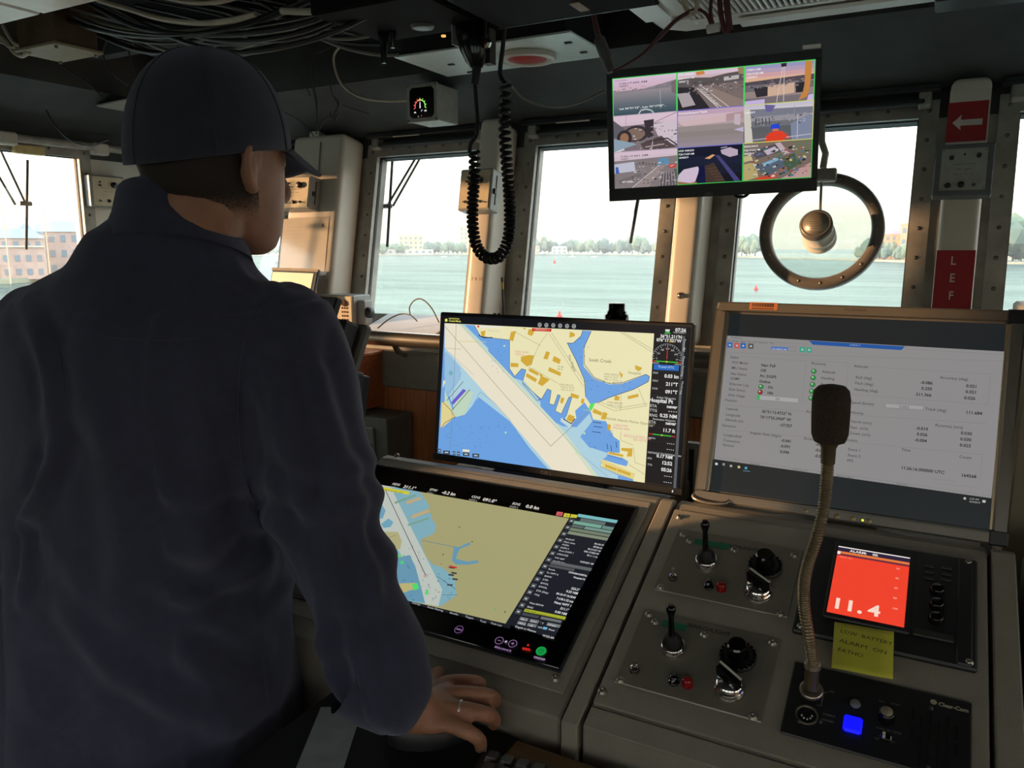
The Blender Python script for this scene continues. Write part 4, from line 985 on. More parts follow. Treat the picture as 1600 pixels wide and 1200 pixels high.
# header
c.C(*c.uv(D1(104, 113)), .0034, (226, 224, 110)); c.TP('NAVIGATION', *D1(119, 107), 8*S1, (220, 220, 90), bold=.02); c.TP('Coastal Mode', *D1(119, 121), 10*S1, (226, 226, 100), bold=.02)
for a, b in ((647, 140), (686, 142), (726, 143), (766, 145), (806, 147), (846, 148)):
    u, v = c.uv(D1(a, b)); c.C(u, v, .0042, (180, 182, 182)); c.C(u, v, .0028, (44, 48, 54)); c.R(u-.0014, v-.0014, u+.0014, v+.0010, (190, 192, 190))
c.P(D((603, 158), (716, 163), (714, 180), (602, 175)), (206, 44, 40)); c.TP('< EMERGENCY >', *D1(610, 170), 9*S1, (240, 170, 160), bold=.02)
# bottom-left tool icons
for a, b, w in ((66, 870, 16), (106, 880, 40), (150, 884, 14), (176, 886, 16), (220, 890, 38), (276, 898, 40)):
    c.P(D((a-w/2, b-11), (a+w/2, b-9), (a+w/2, b+13), (a-w/2, b+11)), (66, 76, 90)); c.P(D((a-w/4, b-3), (a+w/4, b-2), (a+w/4, b+5), (a-w/4, b+4)), (190, 206, 220))
c.P(D((200, 862), (240, 866), (238, 880), (199, 876)), (236, 232, 210))
# side bar
WH = (232, 232, 228)
def sr(a, b, tt, h, al='r', col=WH, bold=.03): c.TP(tt, *D1(a, b), h*S1, col, align=al, bold=bold)
sr(1497, 182, '07:26', 17); sr(1497, 191, 'Friday, October 4', 6, bold=.0)
c.P(D((1378, 166), (1404, 167), (1402, 178), (1377, 177)), (226, 232, 226)); c.P(D((1384, 178), (1398, 178), (1410, 192), (1370, 190)), (70, 178, 80))
sr(1472, 220, "36°51.211'N", 15); sr(1471, 243, "076°17.921'W", 15)
u, v = c.uv(D1(1386, 340))
c.arc(u, v, .0275, .0008, 0, math.pi, (150, 156, 160)); c.arc(u, v, .0205, .0005, 0, math.pi, (90, 96, 104))
for i in range(19):
    a = math.pi*i/18; c.L([(u+.0262*math.cos(a), v+.0262*math.sin(a)), (u+(.0225 if i % 3 == 0 else .0245)*math.cos(a), v+(.0225 if i % 3 == 0 else .0245)*math.sin(a))], .0007, (200, 204, 204), px=False)
for i, tt in enumerate(('E', '150', '180', '210', '240', '270', 'W')): c.T(tt, u-.0185*math.cos(math.pi*i/6), v+.0185*math.sin(math.pi*i/6)-.001, .0028, (210, 212, 210), align='c')
c.L([(u, v), (u, v+.022)], .0012, (206, 60, 60), px=False); c.Q([(u+.003, v+.031), (u+.006, v+.036), (u+.009, v+.031)], (220, 176, 50))
c.R(u-.027, v-.0055, u-.021, v-.0035, (190, 40, 40)); c.R(u-.021, v-.0055, u+.021, v-.0035, (60, 190, 60)); c.R(u+.021, v-.0055, u+.027, v-.0035, (190, 40, 40)); c.C(u, v-.0045, .0016, (226, 206, 60))
c.T('0.000 NM', u-.027, v-.009, .0022, WH); c.T('0.000 NM', u+.015, v-.009, .0022, WH)
c.P(D((1310, 368), (1458, 377), (1455, 408), (1309, 400)), (30, 106, 192)); c.TP('Travel HTC', *D1(1382, 392), 12*S1, (200, 224, 244), align='c')
for a, b, tt, h in ((1454, 452, '0.03 kn', 17), (1450, 498, '211°T', 17), (1447, 543, '091°T', 17), (1422, 598, 'Hospital Pt', 19), (1447, 628, 'never', 16), (1444, 652, '- - - -', 14), (1443, 684, '0.25 NM', 17), (1440, 725, 'never', 16), (1434, 768, '11.7 ft', 17), (1429, 838, '- - - -', 12), (1427, 872, '- - - -', 12), (1418, 920, '0.17 NM', 16), (1417, 957, '12:52', 17), (1414, 996, '05:26', 17), (1416, 1028, '- - - -', 13), (1413, 1063, '- - - -', 13)): sr(a, b, tt, h)
for a, b, tt, h in ((1306, 422, 'SOG', 9), (1303, 468, 'HDG', 9), (1300, 513, 'COG', 9), (1326, 565, 'Active Waypoint', 10), (1288, 616, 'ETA', 14), (1286, 642, 'TTG', 14), (1284, 670, 'RNG', 14), (1304, 690, 'Destination Waypoint', 9), (1282, 710, 'ETA', 14), (1282, 730, 'XTE', 8), (1280, 800, 'DEPTH', 8), (1276, 884, 'DISTANCE TO DESTINATION', 9), (1274, 918, 'ETA', 9), (1273, 955, 'TTG', 9)): c.TP(tt, *D1(a, b), h*S1, (200, 202, 200), bold=.01)
a_, b_ = c.uv(D1(1283, 772)), c.uv(D1(1435, 780)); c.R(a_[0], a_[1]-.001, b_[0], a_[1]+.001, (60, 184, 60)); c.R(a_[0], a_[1]-.001, a_[0]+.007, a_[1]+.001, (190, 40, 40)); c.R(b_[0]-.007, a_[1]-.001, b_[0], a_[1]+.001, (190, 40, 40)); c.C((a_[0]+b_[0])/2, a_[1], .0015, (226, 206, 60))
c.P(D((1478, 205), (1492, 206), (1440, 1088), (1424, 1086)), (92, 94, 98)); c.P(D((1465, 455), (1478, 456), (1472, 520), (1462, 519)), (20, 22, 26))
for b, tt in ((250, 'Favourites'), (300, 'Bid'), (350, 'Planner'), (405, 'Incoming'), (495, 'Monitoring')): c.TP(tt, *D1(1490-(b-200)*.06, b-28), 10*S1, (200, 202, 204), rot=-1.62)
for b in (408, 456, 502, 550, 735, 785, 815): c.L(D((1300-(b-400)*.05, b), (1460-(b-400)*.05, b+9)), .0004, (54, 56, 62))
c.P(D((1417, 1100), (1423, 1100), (1422, 1113), (1416, 1112)), (240, 240, 255))
c.build('screen_image', screen_mat('chart_pixels', 0.68), dm)
c = Canvas(DF.sub(0, 0, .0022)); c.TP('DELL', *D1(648, 1010), 22*S1, (96, 96, 98), bold=.02); c.build('maker_mark', print_mat('panel_print'), dm)

# ---- silver navigation monitor
PLT = R_(16.3)
QF = mkfr((-.101, 1.322, 1.261), 0, PLT, 0)
pm = thing('status_monitor', 'silver framed monitor showing a grey position status window, behind the microphone', 'monitor', (-.101, 1.33, 1.09))
M_SILV = mat('silver_plastic', (118, 113, 104), .34, metal=.35, var=.06, scale=20)
M_SILV2 = mat('silver_inner', (196, 176, 140), .3, metal=.5, var=.05)
def bezel(fr, w, h, bw, n0, n1, name, m, par, bev=.004, c0=(0, 0)):
    mb = MB(); iw, ih = w-2*bw, h-2*bw
    vs_o = [(-w/2, -h/2), (w/2, -h/2), (w/2, h/2), (-w/2, h/2)]; vs_i = [(-iw/2, -ih/2), (iw/2, -ih/2), (iw/2, ih/2), (-iw/2, ih/2)]
    for k in range(4):
        a, b = k, (k+1) % 4
        mb.prism(fr, [(vs_o[a][0]+c0[0], vs_o[a][1]+c0[1]), (vs_o[b][0]+c0[0], vs_o[b][1]+c0[1]), (vs_i[b][0]+c0[0], vs_i[b][1]+c0[1]), (vs_i[a][0]+c0[0], vs_i[a][1]+c0[1])], n0, n1)
    return mb.build(name, m, par, bevel=bev if bev else 0)
mbz = MB().box(QF, (0, 0, -.018), (.446, .345, .036)); mbz.build('case', M_SILV, pm, bevel=.008, seg=3)
OW, OH, IW, IH = .450, .346, .414, .314
fm = MB()
for (a, b, w, h) in ((0, OH/2-.008, OW, .016), (0, -OH/2+.008, OW, .016), (-OW/2+.009, 0, .018, OH-.032), (OW/2-.009, 0, .018, OH-.032)): fm.box(QF, (a, b, .006), (w, h, .014))
fm.build('frame', M_SILV, pm, bevel=.003)
for sgn in (-1, 1):
    MB().prism(QF, [(sgn*.204, -.154), (sgn*.208, -.157), (sgn*.208, .157), (sgn*.204, .154)] if sgn > 0 else [(-.208, -.157), (-.204, -.154), (-.204, .154), (-.208, .157)], .0005, .009).build('inner_lip', M_SILV2, pm)
for v in (-.163, .163): MB().box(QF, (.2155, v, .0075), (.025, .022, .0135)).build('corner_cap', M_BLACK, pm, bevel=.002)
c = Canvas(QF.sub(0, 0, .0010))
G = lambda *l: [(1080+a/3.077, 460+b/3.077) for a, b in l]
G1 = lambda a, b: (1080+a/3.077, 460+b/3.077)
S2 = .000307
c.R(-.204, -.154, .204, .154, (34, 38, 40))
c.P(G((175, 198), (1508, 275), (1443, 980), (110, 792)), (150, 148, 148))
c.P(G((565, 222), (1028, 250), (1010, 268), (585, 242)), (38, 92, 168)); c.TP('10.48.60.17', *G1(760, 246), 8*S2, (180, 200, 230)); 
for a, b, col in ((186, 243, (50, 110, 190)), (220, 246, (206, 90, 84)), (250, 247, (40, 100, 180)), (287, 249, (90, 90, 84)), (534, 265, (60, 170, 140)), (567, 267, (60, 170, 140))):
    c.P(G((a-13, b-13), (a+13, b-12), (a+12, b+13), (a-13, b+12)), col); c.P(G((a-5, b-4), (a+5, b-4), (a+5, b+5), (a-5, b+4)), (190, 200, 200))
c.P(G((384, 250), (466, 254), (465, 270), (383, 265)), (84, 120, 190)); c.TP('192.168.53.100', *G1(386, 265), 9*S2, (220, 226, 240))
c.L(G((466, 252), (502, 254), (500, 274), (466, 271)), .0005, (120, 120, 120))
c.TP('MV-POSView', *G1(192, 211), 8*S2, (80, 80, 84)); c.TP('File   Settings   Logging   View   Tools   Diagnostics   Help', *G1(176, 226), 8*S2, (80, 80, 84), width=.076)
K1, K2 = (66, 64, 66), (40, 38, 42)
for a, b, tt in ((187, 306, 'Status'), (196, 332, 'POS Mode'), (192, 358, 'IMU Status'), (189, 386, 'Nav Status'), (187, 409, 'GAMS'), (183, 435, 'Ethernet Log'), (180, 461, 'Disk Status'), (178, 488, 'Disk Usage'), (163, 513, 'Position'), (168, 554, 'Latitude'), (166, 582, 'Longitude'), (163, 607, 'Altitude (m)'), (148, 634, 'Dynamics'), (282, 670, 'Angular Rate (deg/s)'), (156, 680, 'Longitudinal'), (154, 706, 'Transverse'), (150, 728, 'Vertical'), (576, 336, 'Accuracy'), (552, 568, 'Accuracy (m)'), (541, 697, 'Accel. (m/s²)'), (782, 350, 'Attitude'), (790, 404, 'Roll (deg)'), (787, 432, 'Pitch (deg)'), (783, 462, 'Heading (deg)'), (1196, 405, 'Accuracy (deg)'), (766, 524, 'Speed (knots)'), (1124, 556, 'Track (deg)'), (762, 572, 'Velocity'), (768, 616, 'North (m/s)'), (765, 644, 'East  (m/s)'), (762, 672, 'Down (m/s)'), (1171, 634, 'Accuracy (m/s)'), (746, 704, 'Events'), (754, 750, 'Event 1'), (752, 778, 'Event 2'), (749, 804, 'PPS'), (1010, 752, 'Time'), (1288, 786, 'Count'), (628, 377, 'Attitude'), (624, 407, 'Heading'), (622, 438, 'Position'), (618, 470, 'Velocity'), (616, 502, 'Heave')):
    c.TP(tt, *G1(a, b), 14*S2, K1, rot=-.004, bold=.004)
for a, b, tt, al in ((336, 346, 'Nav: Full', 'l'), (333, 371, 'OK', 'l'), (330, 398, 'Pri. DGPS', 'l'), (327, 424, 'Online', 'l'), (368, 452, 'On', 'l'), (366, 479, 'Idle', 'l'), (480, 582, "36°51'12.4732\" N", 'r'), (480, 610, "76°17'55.3969\" W", 'r'), (485, 640, '-37.927', 'r'), (478, 713, '-0.041', 'r'), (474, 740, '-0.091', 'r'), (471, 767, '0.046', 'r'), (650, 732, '-0.024', 'r'), (647, 760, '-0.018', 'r'), (644, 788, '-0.012', 'r'), (1160, 434, '-0.086', 'r'), (1157, 462, '0.250', 'r'), (1154, 492, '211.366', 'r'), (1370, 450, '0.021', 'r'), (1368, 478, '0.021', 'r'), (1365, 508, '0.026', 'r'), (1398, 580, '111.684', 'r'), (1138, 655, '-0.010', 'r'), (1135, 683, '0.026', 'r'), (1132, 712, '-0.004', 'r'), (1349, 678, '0.030', 'r'), (1346, 707, '0.030', 'r'), (1343, 736, '0.023', 'r'), (1217, 864, '11:26:16.000000 UTC', 'r'), (1370, 884, '164568', 'r')):
    c.TP(tt, *G1(a, b), 15*S2, K2, align=al, bold=.022)
for a, b, col in ((336, 444, (40, 150, 70)), (332, 470, (150, 40, 50)), (590, 370, (40, 150, 70)), (587, 401, (40, 150, 70)), (584, 434, (40, 150, 70)), (580, 466, (40, 150, 70)), (577, 499, (40, 150, 70))):
    u, v = c.uv(G1(a, b)); c.C(u, v, .0042, (60, 70, 60)); c.C(u, v, .0036, col); c.C(u-.001, v+.001, .0014, (190, 224, 190))
c.P(G((318, 484), (516, 500), (514, 522), (316, 506)), (176, 174, 174)); c.P(G((318, 484), (332, 485), (330, 507), (316, 506)), (60, 190, 90)); c.TP('7%', *G1(404, 509), 13*S2, (70, 70, 70)); c.L(G((318, 484), (516, 500), (514, 522), (316, 506), (318, 484)), .0004, (110, 108, 108))
c.P(G((934, 524), (1118, 536), (1116, 556), (932, 545)), (170, 168, 168)); c.L(G((934, 524), (1118, 536), (1116, 556), (932, 545), (934, 524)), .0005, (116, 112, 112)); c.TP('0.053', *G1(1000, 546), 14*S2, K1)
for l in (((240, 300), (552, 320), (535, 525)), ((570, 320), (755, 330), (740, 520)), ((850, 348), (1440, 385), (1425, 530)), ((160, 530), (720, 580)), ((150, 650), (715, 700)), ((770, 580), (1420, 622)), ((750, 710), (1400, 770), (1390, 895)), ((112, 780), (1440, 968)), ((175, 218), (560, 240)), ((1030, 262), (1505, 290)), ((175, 280), (1500, 322)), ((770, 480), (1425, 530))): c.L(G(*l), .0004, (126, 124, 124))
for a, b, tt in ((285, 815, 'Data Valid'), (488, 843, 'Monitoring POS'), (698, 873, 'Ethernet Logging'), (985, 912, 'Connected')): c.TP(tt, *G1(a, b), 8*S2, (90, 88, 90))
for a, b, col in ((122, 815, (220, 222, 222)), (157, 817, (150, 150, 150)), (192, 825, (170, 170, 170)), (230, 830, (214, 200, 140)), (264, 835, (90, 170, 200))):
    c.P(G((a-6, b-6), (a+6, b-5), (a+6, b+6), (a-6, b+5)), col)
c.L(G((250, 848), (284, 851)), .0006, (110, 190, 220)); c.TP('6:26 AM', *G1(1338, 985), 8*S2, (196, 196, 190)); c.TP('10/4/2019', *G1(1335, 999), 8*S2, (196, 196, 190)); c.P(G((1400, 988), (1416, 990), (1414, 1002), (1399, 1000)), (200, 200, 196)); c.C(*c.uv(G1(1315, 981)), .0018, (200, 200, 180)); c.TP('Activate Windows', *G1(1160, 890), 9*S2, (136, 132, 134)); c.TP('Go to Settings to activate Windows.', *G1(1160, 906), 8*S2, (140, 136, 138), width=.06)
c.build('screen_image', screen_mat('status_pixels', 0.60), pm)
c = Canvas(QF.sub(0, 0, .0132)); c.T('PLANAR', -.020, .163, .0048, (74, 68, 60), sx=1.3); c.build('maker_mark', print_mat('panel_print'), pm)
st = Canvas(QF.sub(0, 0, .0132)); u, v = -.170, .160
st.R(u, v, u+.046, v+.013, (196, 120, 66))
for i in range(26): st.R(u+.004+i*.0014, v+.005+(.0 if i > 9 else .0), u+.0047+i*.0014+(.0004 if i % 3 == 0 else 0), v+.0115, (70, 48, 36))
st.R(u+.004, v+.0012, u+.040, v+.0032, (90, 60, 44)); st.build('barcode_label', print_mat('label_print'), pm)
for a, b in ((548, 1042), (620, 1054), (698, 1068), (776, 1079), (852, 1092)):
    u, v = QF.px(*G1(a, b), .013); MB().lathe(QF.sub(u, v, .0125), [(.0048, 0), (.0045, .0012), (0, .0016)], 12).build('button', M_SILV2, pm)
u, v = QF.px(*G1(824, 1086), .013); MB().lathe(QF.sub(u, v, .0125), [(.0018, 0), (.0016, .0012), (0, .0016)], 10).build('power_light', emis('led_yellow', (206, 226, 60), 1.5), pm)
MB().wbox((-.16, 1.36, 1.076), (-.04, 1.45, 1.24)).build('mount_arm', M_GREY, pm, bevel=.004)
MB().wbox((-.345, 1.302, 1.03), (.098, 1.445, 1.074)).build('rear_shelf', M_GREY, cr_, bevel=.003)

# ---- overhead camera monitor
VF = mkfr((-.513, 1.980, 1.816), R_(12.5), R_(-4.6), R_(1.9))
om = thing('camera_monitor', 'black overhead monitor showing nine camera pictures in a grid', 'monitor', (-.513, 2.02, 1.66))
cs = [VF.px(*p) for p in ((949, 112), (1283, 76), (1278, 298), (951, 315))]
ou0, ou1 = (cs[0][0]+cs[3][0])/2, (cs[1][0]+cs[2][0])/2; ov1, ov0 = (cs[0][1]+cs[1][1])/2, (cs[2][1]+cs[3][1])/2
MB().box(VF, ((ou0+ou1)/2, (ov0+ov1)/2, -.014), (ou1-ou0, ov1-ov0, .024)).build('case', M_BLACK, om, bevel=.004)
for (a, b, w, h) in (((ou0+ou1)/2, (ov1+.136)/2, ou1-ou0, ov1-.136), ((ou0+ou1)/2, (ov0-.136)/2, ou1-ou0, -.136-ov0), ((ou0-.2395)/2, 0, -.2395-ou0, .272), ((ou1+.2395)/2, 0, ou1-.2395, .272)):
    MB().box(VF, (a, b, .001), (w, h, .008)).build('bezel', M_BLACK, om, bevel=.0015)
MB().box(VF, (0, -.02, -.045), (.20, .16, .04)).build('back_housing', M_BLACK, om, bevel=.006)
u, v = VF.px(1268, 74); MB().box(VF, (u, v+.001, .004), (.040, .009, .004)).build('asset_label', M_WHITE, om)
MB().wbox((-.545, 2.07, 1.70), (-.455, 2.12, 1.86)).build('mount_plate', M_BLACK, om, bevel=.004)
MB().tube([(-.50, 2.11, 1.79), (-.56, 2.25, 1.79), (-.69, 2.46, 1.80)], .016, 12).build('mount_arm', M_BLACK, om)
MB().wbox((-.76, 2.42, 1.74), (-.62, 2.475, 1.86)).build('wall_bracket', M_BLACK, om, bevel=.004)
MB().tube(spline([(-.46, 2.05, 1.70), (-.455, 2.03, 1.655), (-.43, 2.05, 1.655), (-.42, 2.10, 1.70)], 6), .004, 8).build('cable', M_RUBBER, om)
c = Canvas(VF.sub(0, 0, .0006))
O_ = lambda *l: [(930+a/4.444, 60+b/4.444) for a, b in l]
O1 = lambda a, b: (930+a/4.444, 60+b/4.444)
W3, H3 = .477/3, .268/3
c.R(-.2385, -.134, .2385, .134, (150, 140, 146))
def cell(i, j): u0 = -.2385+i*W3; v1 = .134-j*H3; return u0, v1-H3, u0+W3, v1
def grad(i, j, tops, t0=0.0, t1=1.0):
    u0, v0, u1, v1 = cell(i, j); n = len(tops)
    for q, col in enumerate(tops): c.R(u0, v1-H3*(t0+(t1-t0)*(q+1)/n), u1, v1-H3*(t0+(t1-t0)*q/n), col)
def cp(i, j, pts, col):
    u0, v0, u1, v1 = cell(i, j); c.Q([(u0+W3*x, v1-H3*y) for x, y in pts], col)
def cl_(i, j, pts, w, col):
    u0, v0, u1, v1 = cell(i, j); c.L([(u0+W3*x, v1-H3*y) for x, y in pts], w, col, px=False)
def ct(i, j, x, y, tt, h, col=(240, 240, 244), w=None):
    u0, v0, u1, v1 = cell(i, j); c.T(tt, u0+W3*x, v1-H3*y, h, col, bold=.02, width=w)
def mix(a, b, t): return tuple(int(p*(1-t)+q*t) for p, q in zip(a, b))
# 0,0 open river
grad(0, 0, [mix((216, 190, 214), (206, 176, 190), k/5) for k in range(6)], 0, .34); grad(0, 0, [mix((150, 140, 146), (60, 82, 92), k/9) for k in range(10)], .34, 1)
cp(0, 0, [(.40, .36), (.75, .25), (1, .16), (1, .36), (.6, .37)], (130, 124, 132)); cp(0, 0, [(.05, .38), (.45, .34), (.45, .38), (.05, .42)], (140, 128, 138))
cl_(0, 0, [(.40, 1), (.44, .90), (.52, .88), (.60, .92), (.64, 1)], .003, (190, 192, 196)); cl_(0, 0, [(.74, .4), (.75, .9)], .0006, (200, 204, 206)); cp(0, 0, [(.9, .25), (1, .15), (1, .55), (.92, .5)], (120, 104, 110))
ct(0, 0, .03, .08, 'NOAA THOMAS', .003, (150, 130, 150)); ct(0, 0, .10, .17, '7:26:17.603 AM', .004, (96, 80, 100), .07); ct(0, 0, .1, .24, '10/4/2019', .004, (96, 80, 100)); ct(0, 0, .10, .84, "Lat 36°51'12\" , Lon 76°17'55\" ,", .0042, (236, 238, 240), .115)
# 1,0 dock
grad(1, 0, [(214, 190, 206), (206, 178, 184), (196, 170, 168)], 0, .35); cp(1, 0, [(0, .2), (.2, .16), (.5, .20), (.75, .13), (1, .10), (1, .45), (.4, .42), (0, .46)], (92, 84, 84)); cp(1, 0, [(0, .42), (1, .36), (1, 1), (0, 1)], (120, 106, 104))
cp(1, 0, [(.28, .45), (.45, .40), (1, .86), (1, 1), (.62, 1)], (140, 122, 116)); cp(1, 0, [(0, .38), (.25, .42), (.5, 1), (0, 1)], (44, 40, 46)); cp(1, 0, [(0, .55), (.18, .54), (.28, .88), (.08, .92)], (170, 160, 164)); cp(1, 0, [(.7, .22), (.92, .2), (.92, .3), (.7, .32)], (186, 180, 182))
for k in range(7): cl_(1, 0, [(.32+k*.03, .48+k*.055), (.40+k*.045, .50+k*.08)], .0013, (214, 208, 206))
cl_(1, 0, [(.30, .44), (.62, 1)], .002, (200, 194, 196)); cl_(1, 0, [(.38, .42), (.78, 1)], .0015, (206, 200, 200)); cp(1, 0, [(.28, .03), (.40, .01), (.42, .10), (.30, .12)], (206, 130, 70)); cp(1, 0, [(.9, .02), (1, .0), (1, .2), (.92, .18)], (150, 130, 90))
ct(1, 0, .02, .09, 'CTD WINCH', .0045); ct(1, 0, .02, .18, '7:26:17.613 AM', .0042); ct(1, 0, .02, .27, '10/4/2019', .0042)
# 2,0 stern view
grad(2, 0, [(150, 150, 190), (176, 156, 180), (206, 160, 164), (220, 176, 150)], 0, .42); cp(2, 0, [(0, .42), (1, .34), (1, .48), (0, .52)], (84, 74, 82)); grad(2, 0, [(110, 104, 112), (150, 132, 128), (120, 110, 116)], .50, 1)
cp(2, 0, [(.3, .55), (.72, .52), (.72, .78), (.34, .82)], (206, 172, 150)); cp(2, 0, [(.14, .58), (.34, .56), (.34, .80), (.18, .82)], (50, 44, 50)); cp(2, 0, [(.74, .54), (.86, .52), (.84, .78), (.74, .78)], (44, 40, 44)); cp(2, 0, [(.86, 0), (.96, 0), (.94, .6), (.90, .9), (.78, .98), (.86, .7)], (196, 132, 66))
cl_(2, 0, [(.55, .08), (.47, .98)], .0013, (214, 206, 206)); cl_(2, 0, [(.57, .08), (.57, .98)], .0013, (214, 206, 206)); cp(2, 0, [(.52, .02), (.60, .01), (.60, .10), (.53, .11)], (50, 30, 40)); cp(2, 0, [(.92, .86), (1, .84), (1, 1), (.9, 1)], (200, 180, 216)); cp(2, 0, [(0, .90), (.3, .88), (.3, 1), (0, 1)], (196, 178, 220))
ct(2, 0, .03, .13, 'STERN CAM', .0042); ct(2, 0, .03, .23, '7:26:17.620 AM', .0042); ct(2, 0, .03, .32, '10/4/2019', .0042)
# 0,1 winch
grad(0, 1, [(216, 192, 206), (212, 188, 202)], 0, .4); cp(0, 1, [(0, .3), (1, .25), (1, 1), (0, 1)], (124, 112, 118)); cp(0, 1, [(.62, .3), (1, .22), (1, .9), (.75, .8)], (206, 190, 200)); cp(0, 1, [(0, .12), (.2, .4), (.2, .62), (0, .6)], (96, 92, 100))
for x, y, rx, ry, col in ((.36, .52, .20, .22, (58, 50, 54)), (.35, .53, .15, .17, (128, 106, 96)), (.17, .62, .12, .22, (50, 44, 50)), (.17, .62, .07, .14, (150, 110, 84))):
    cp(0, 1, [(x+rx*math.cos(a), y+ry*math.sin(a)) for a in np.linspace(0, 6.2, 18)], col)
cp(0, 1, [(.48, .18), (.64, .16), (.62, .62), (.54, .66)], (56, 48, 56)); cp(0, 1, [(0, .62), (.38, .80), (0, .98)], (140, 160, 176)); cp(0, 1, [(.42, .8), (.75, .62), (.98, .95), (.5, 1)], (84, 70, 72)); cl_(0, 1, [(.65, .25), (1, .02)], .001, (70, 60, 66)); cl_(0, 1, [(.62, .7), (.6, 1)], .002, (190, 180, 184)); cl_(0, 1, [(.2, 0), (.2, .3)], .001, (150, 140, 150)); cp(0, 1, [(.02, .97), (.16, .9), (.17, .94), (.04, 1)], (214, 210, 214))
cl_(0, 1, [(.55, .75), (.85, .7), (1, .9)], .003, (60, 50, 54)); cl_(0, 1, [(.5, .9), (.8, .85)], .003, (170, 150, 148))
# 1,1 water under the hull
grad(1, 1, [(190, 160, 180), (206, 180, 190), (176, 158, 160), (150, 138, 136), (140, 130, 128), (146, 134, 136), (150, 138, 146)]); cp(1, 1, [(.0, .30), (.74, .20), (.74, .38), (.1, .42)], (206, 178, 182)); cp(1, 1, [(.74, .18), (1, .14), (1, .32), (.74, .36)], (176, 146, 150)); cp(1, 1, [(.86, .2), (.95, .2), (.95, .5), (.86, .46)], (196, 176, 186)); cp(1, 1, [(.85, .60), (1, .55), (1, .68)], (186, 176, 206))
ct(1, 1, .02, .10, 'Centerboard Tank', .0045, w=.07); ct(1, 1, .02, .20, '7:26:17.626 AM', .004, (200, 190, 200)); ct(1, 1, .02, .29, '10/4/2019', .004, (196, 186, 196))
# 2,1 deck with a worker in red
grad(2, 1, [(196, 190, 206), (206, 200, 206)], 0, .2); cp(2, 1, [(0, .12), (1, .16), (1, .32), (.3, .34), (0, .30)], (120, 122, 136)); grad(2, 1, [(150, 146, 154), (110, 112, 118), (92, 94, 98), (96, 96, 100), (104, 100, 106)], .32, 1)
cp(2, 1, [(0, .1), (.09, .12), (.14, .98), (.02, 1)], (206, 200, 190)); cp(2, 1, [(.68, .56), (.95, .34), (1, .4), (1, 1), (.7, .98)], (126, 134, 158)); cp(2, 1, [(.3, .02), (.46, .06), (.40, .22), (.32, .2)], (104, 96, 150))
for k in range(5): cl_(2, 1, [(.17+k*.05, .36), (.18+k*.05, .55)], .002, (60, 60, 70))
cp(2, 1, [(.32, .98), (.32, .86), (.38, .76), (.46, .72), (.56, .73), (.62, .82), (.68, .93), (.65, .95), (.60, .90), (.60, 1), (.32, 1)], (222, 62, 40)); cp(2, 1, [(.42, .60), (.50, .60), (.51, .72), (.42, .72)], (196, 120, 96)); cp(2, 1, [(.39, .66), (.40, .56), (.46, .53), (.52, .56), (.53, .66)], (40, 70, 206)); cl_(2, 1, [(.14, .92), (.34, .90)], .0014, (200, 196, 206)); cl_(2, 1, [(.62, .9), (.98, .86)], .0014, (206, 200, 206)); cl_(2, 1, [(.73, .1), (.73, .5)], .001, (150, 146, 156)); cl_(2, 1, [(.78, .35), (.78, .95)], .0012, (206, 206, 216))
ct(2, 1, .01, .22, '10/4/2019', .0042)
# 0,2 quay and ship
grad(0, 2, [(214, 190, 204), (206, 186, 198)], 0, .25); cp(0, 2, [(0, .24), (1, .18), (1, 1), (0, 1)], (130, 120, 122)); cp(0, 2, [(0, .32), (.32, .28), (.34, .54), (0, .58)], (190, 190, 206)); cp(0, 2, [(.02, .40), (.06, .40), (.08, .58), (.02, .58)], (60, 96, 180)); cp(0, 2, [(.70, .24), (.86, .22), (.88, .40), (.70, .42)], (96, 140, 170)); cp(0, 2, [(.86, .42), (.98, .40), (.98, .50), (.88, .52)], (206, 60, 50))
cp(0, 2, [(.70, .42), (.82, .42), (.55, 1), (.28, 1)], (150, 136, 134)); cl_(0, 2, [(.72, .42), (.28, 1)], .002, (196, 184, 186)); cp(0, 2, [(.76, .65), (1, .60), (1, 1), (.70, 1)], (96, 88, 92))
for k in range(6): cl_(0, 2, [(.75+k*.04, .62), (.72+k*.05, .98)], .0012, (186, 180, 186))
for k in range(7): cl_(0, 2, [(.35+k*.05, .30+.01*k), (.37+k*.05, .36+.01*k)], .003, (96, 88, 94))
cp(0, 2, [(.05, .78), (.42, .60), (.44, .70), (.1, .9)], (116, 106, 108)); ct(0, 2, .10, .14, '7:26:17.601 AM', .004, (90, 76, 90), .07); ct(0, 2, .10, .21, '10/4/2019', .0036, (90, 76, 90)); ct(0, 2, .12, .85, 'AFT STERN', .0042)
# 1,2 dark winch close-up
grad(1, 2, [(20, 22, 40), (26, 30, 52), (24, 26, 44), (18, 18, 30)]); cp(1, 2, [(.02, .72), (.1, .58), (.32, .52), (.34, .62), (.28, .92), (.22, .98), (0, .90)], (206, 186, 206)); cp(1, 2, [(0, .9), (.2, .96), (.35, .92), (.36, 1), (0, 1)], (150, 104, 70)); cp(1, 2, [(.66, .12), (.80, .06), (.92, .14), (.92, .28), (.80, .32), (.68, .22)], (186, 168, 186)); cp(1, 2, [(.42, .32), (.54, .22), (.58, .24), (.50, .34)], (214, 160, 110)); cp(1, 2, [(.42, .52), (.56, .44), (.74, .98), (.44, 1)], (66, 50, 44)); cp(1, 2, [(.58, .24), (.64, .26), (.96, .96), (.88, .98)], (70, 66, 120)); cp(1, 2, [(.34, .5), (.42, .5), (.44, .98), (.30, .98)], (14, 20, 60))
for k in range(5): cl_(1, 2, [(.46+k*.03, .6+k*.08), (.60+k*.03, .58+k*.08)], .001, (110, 84, 60))
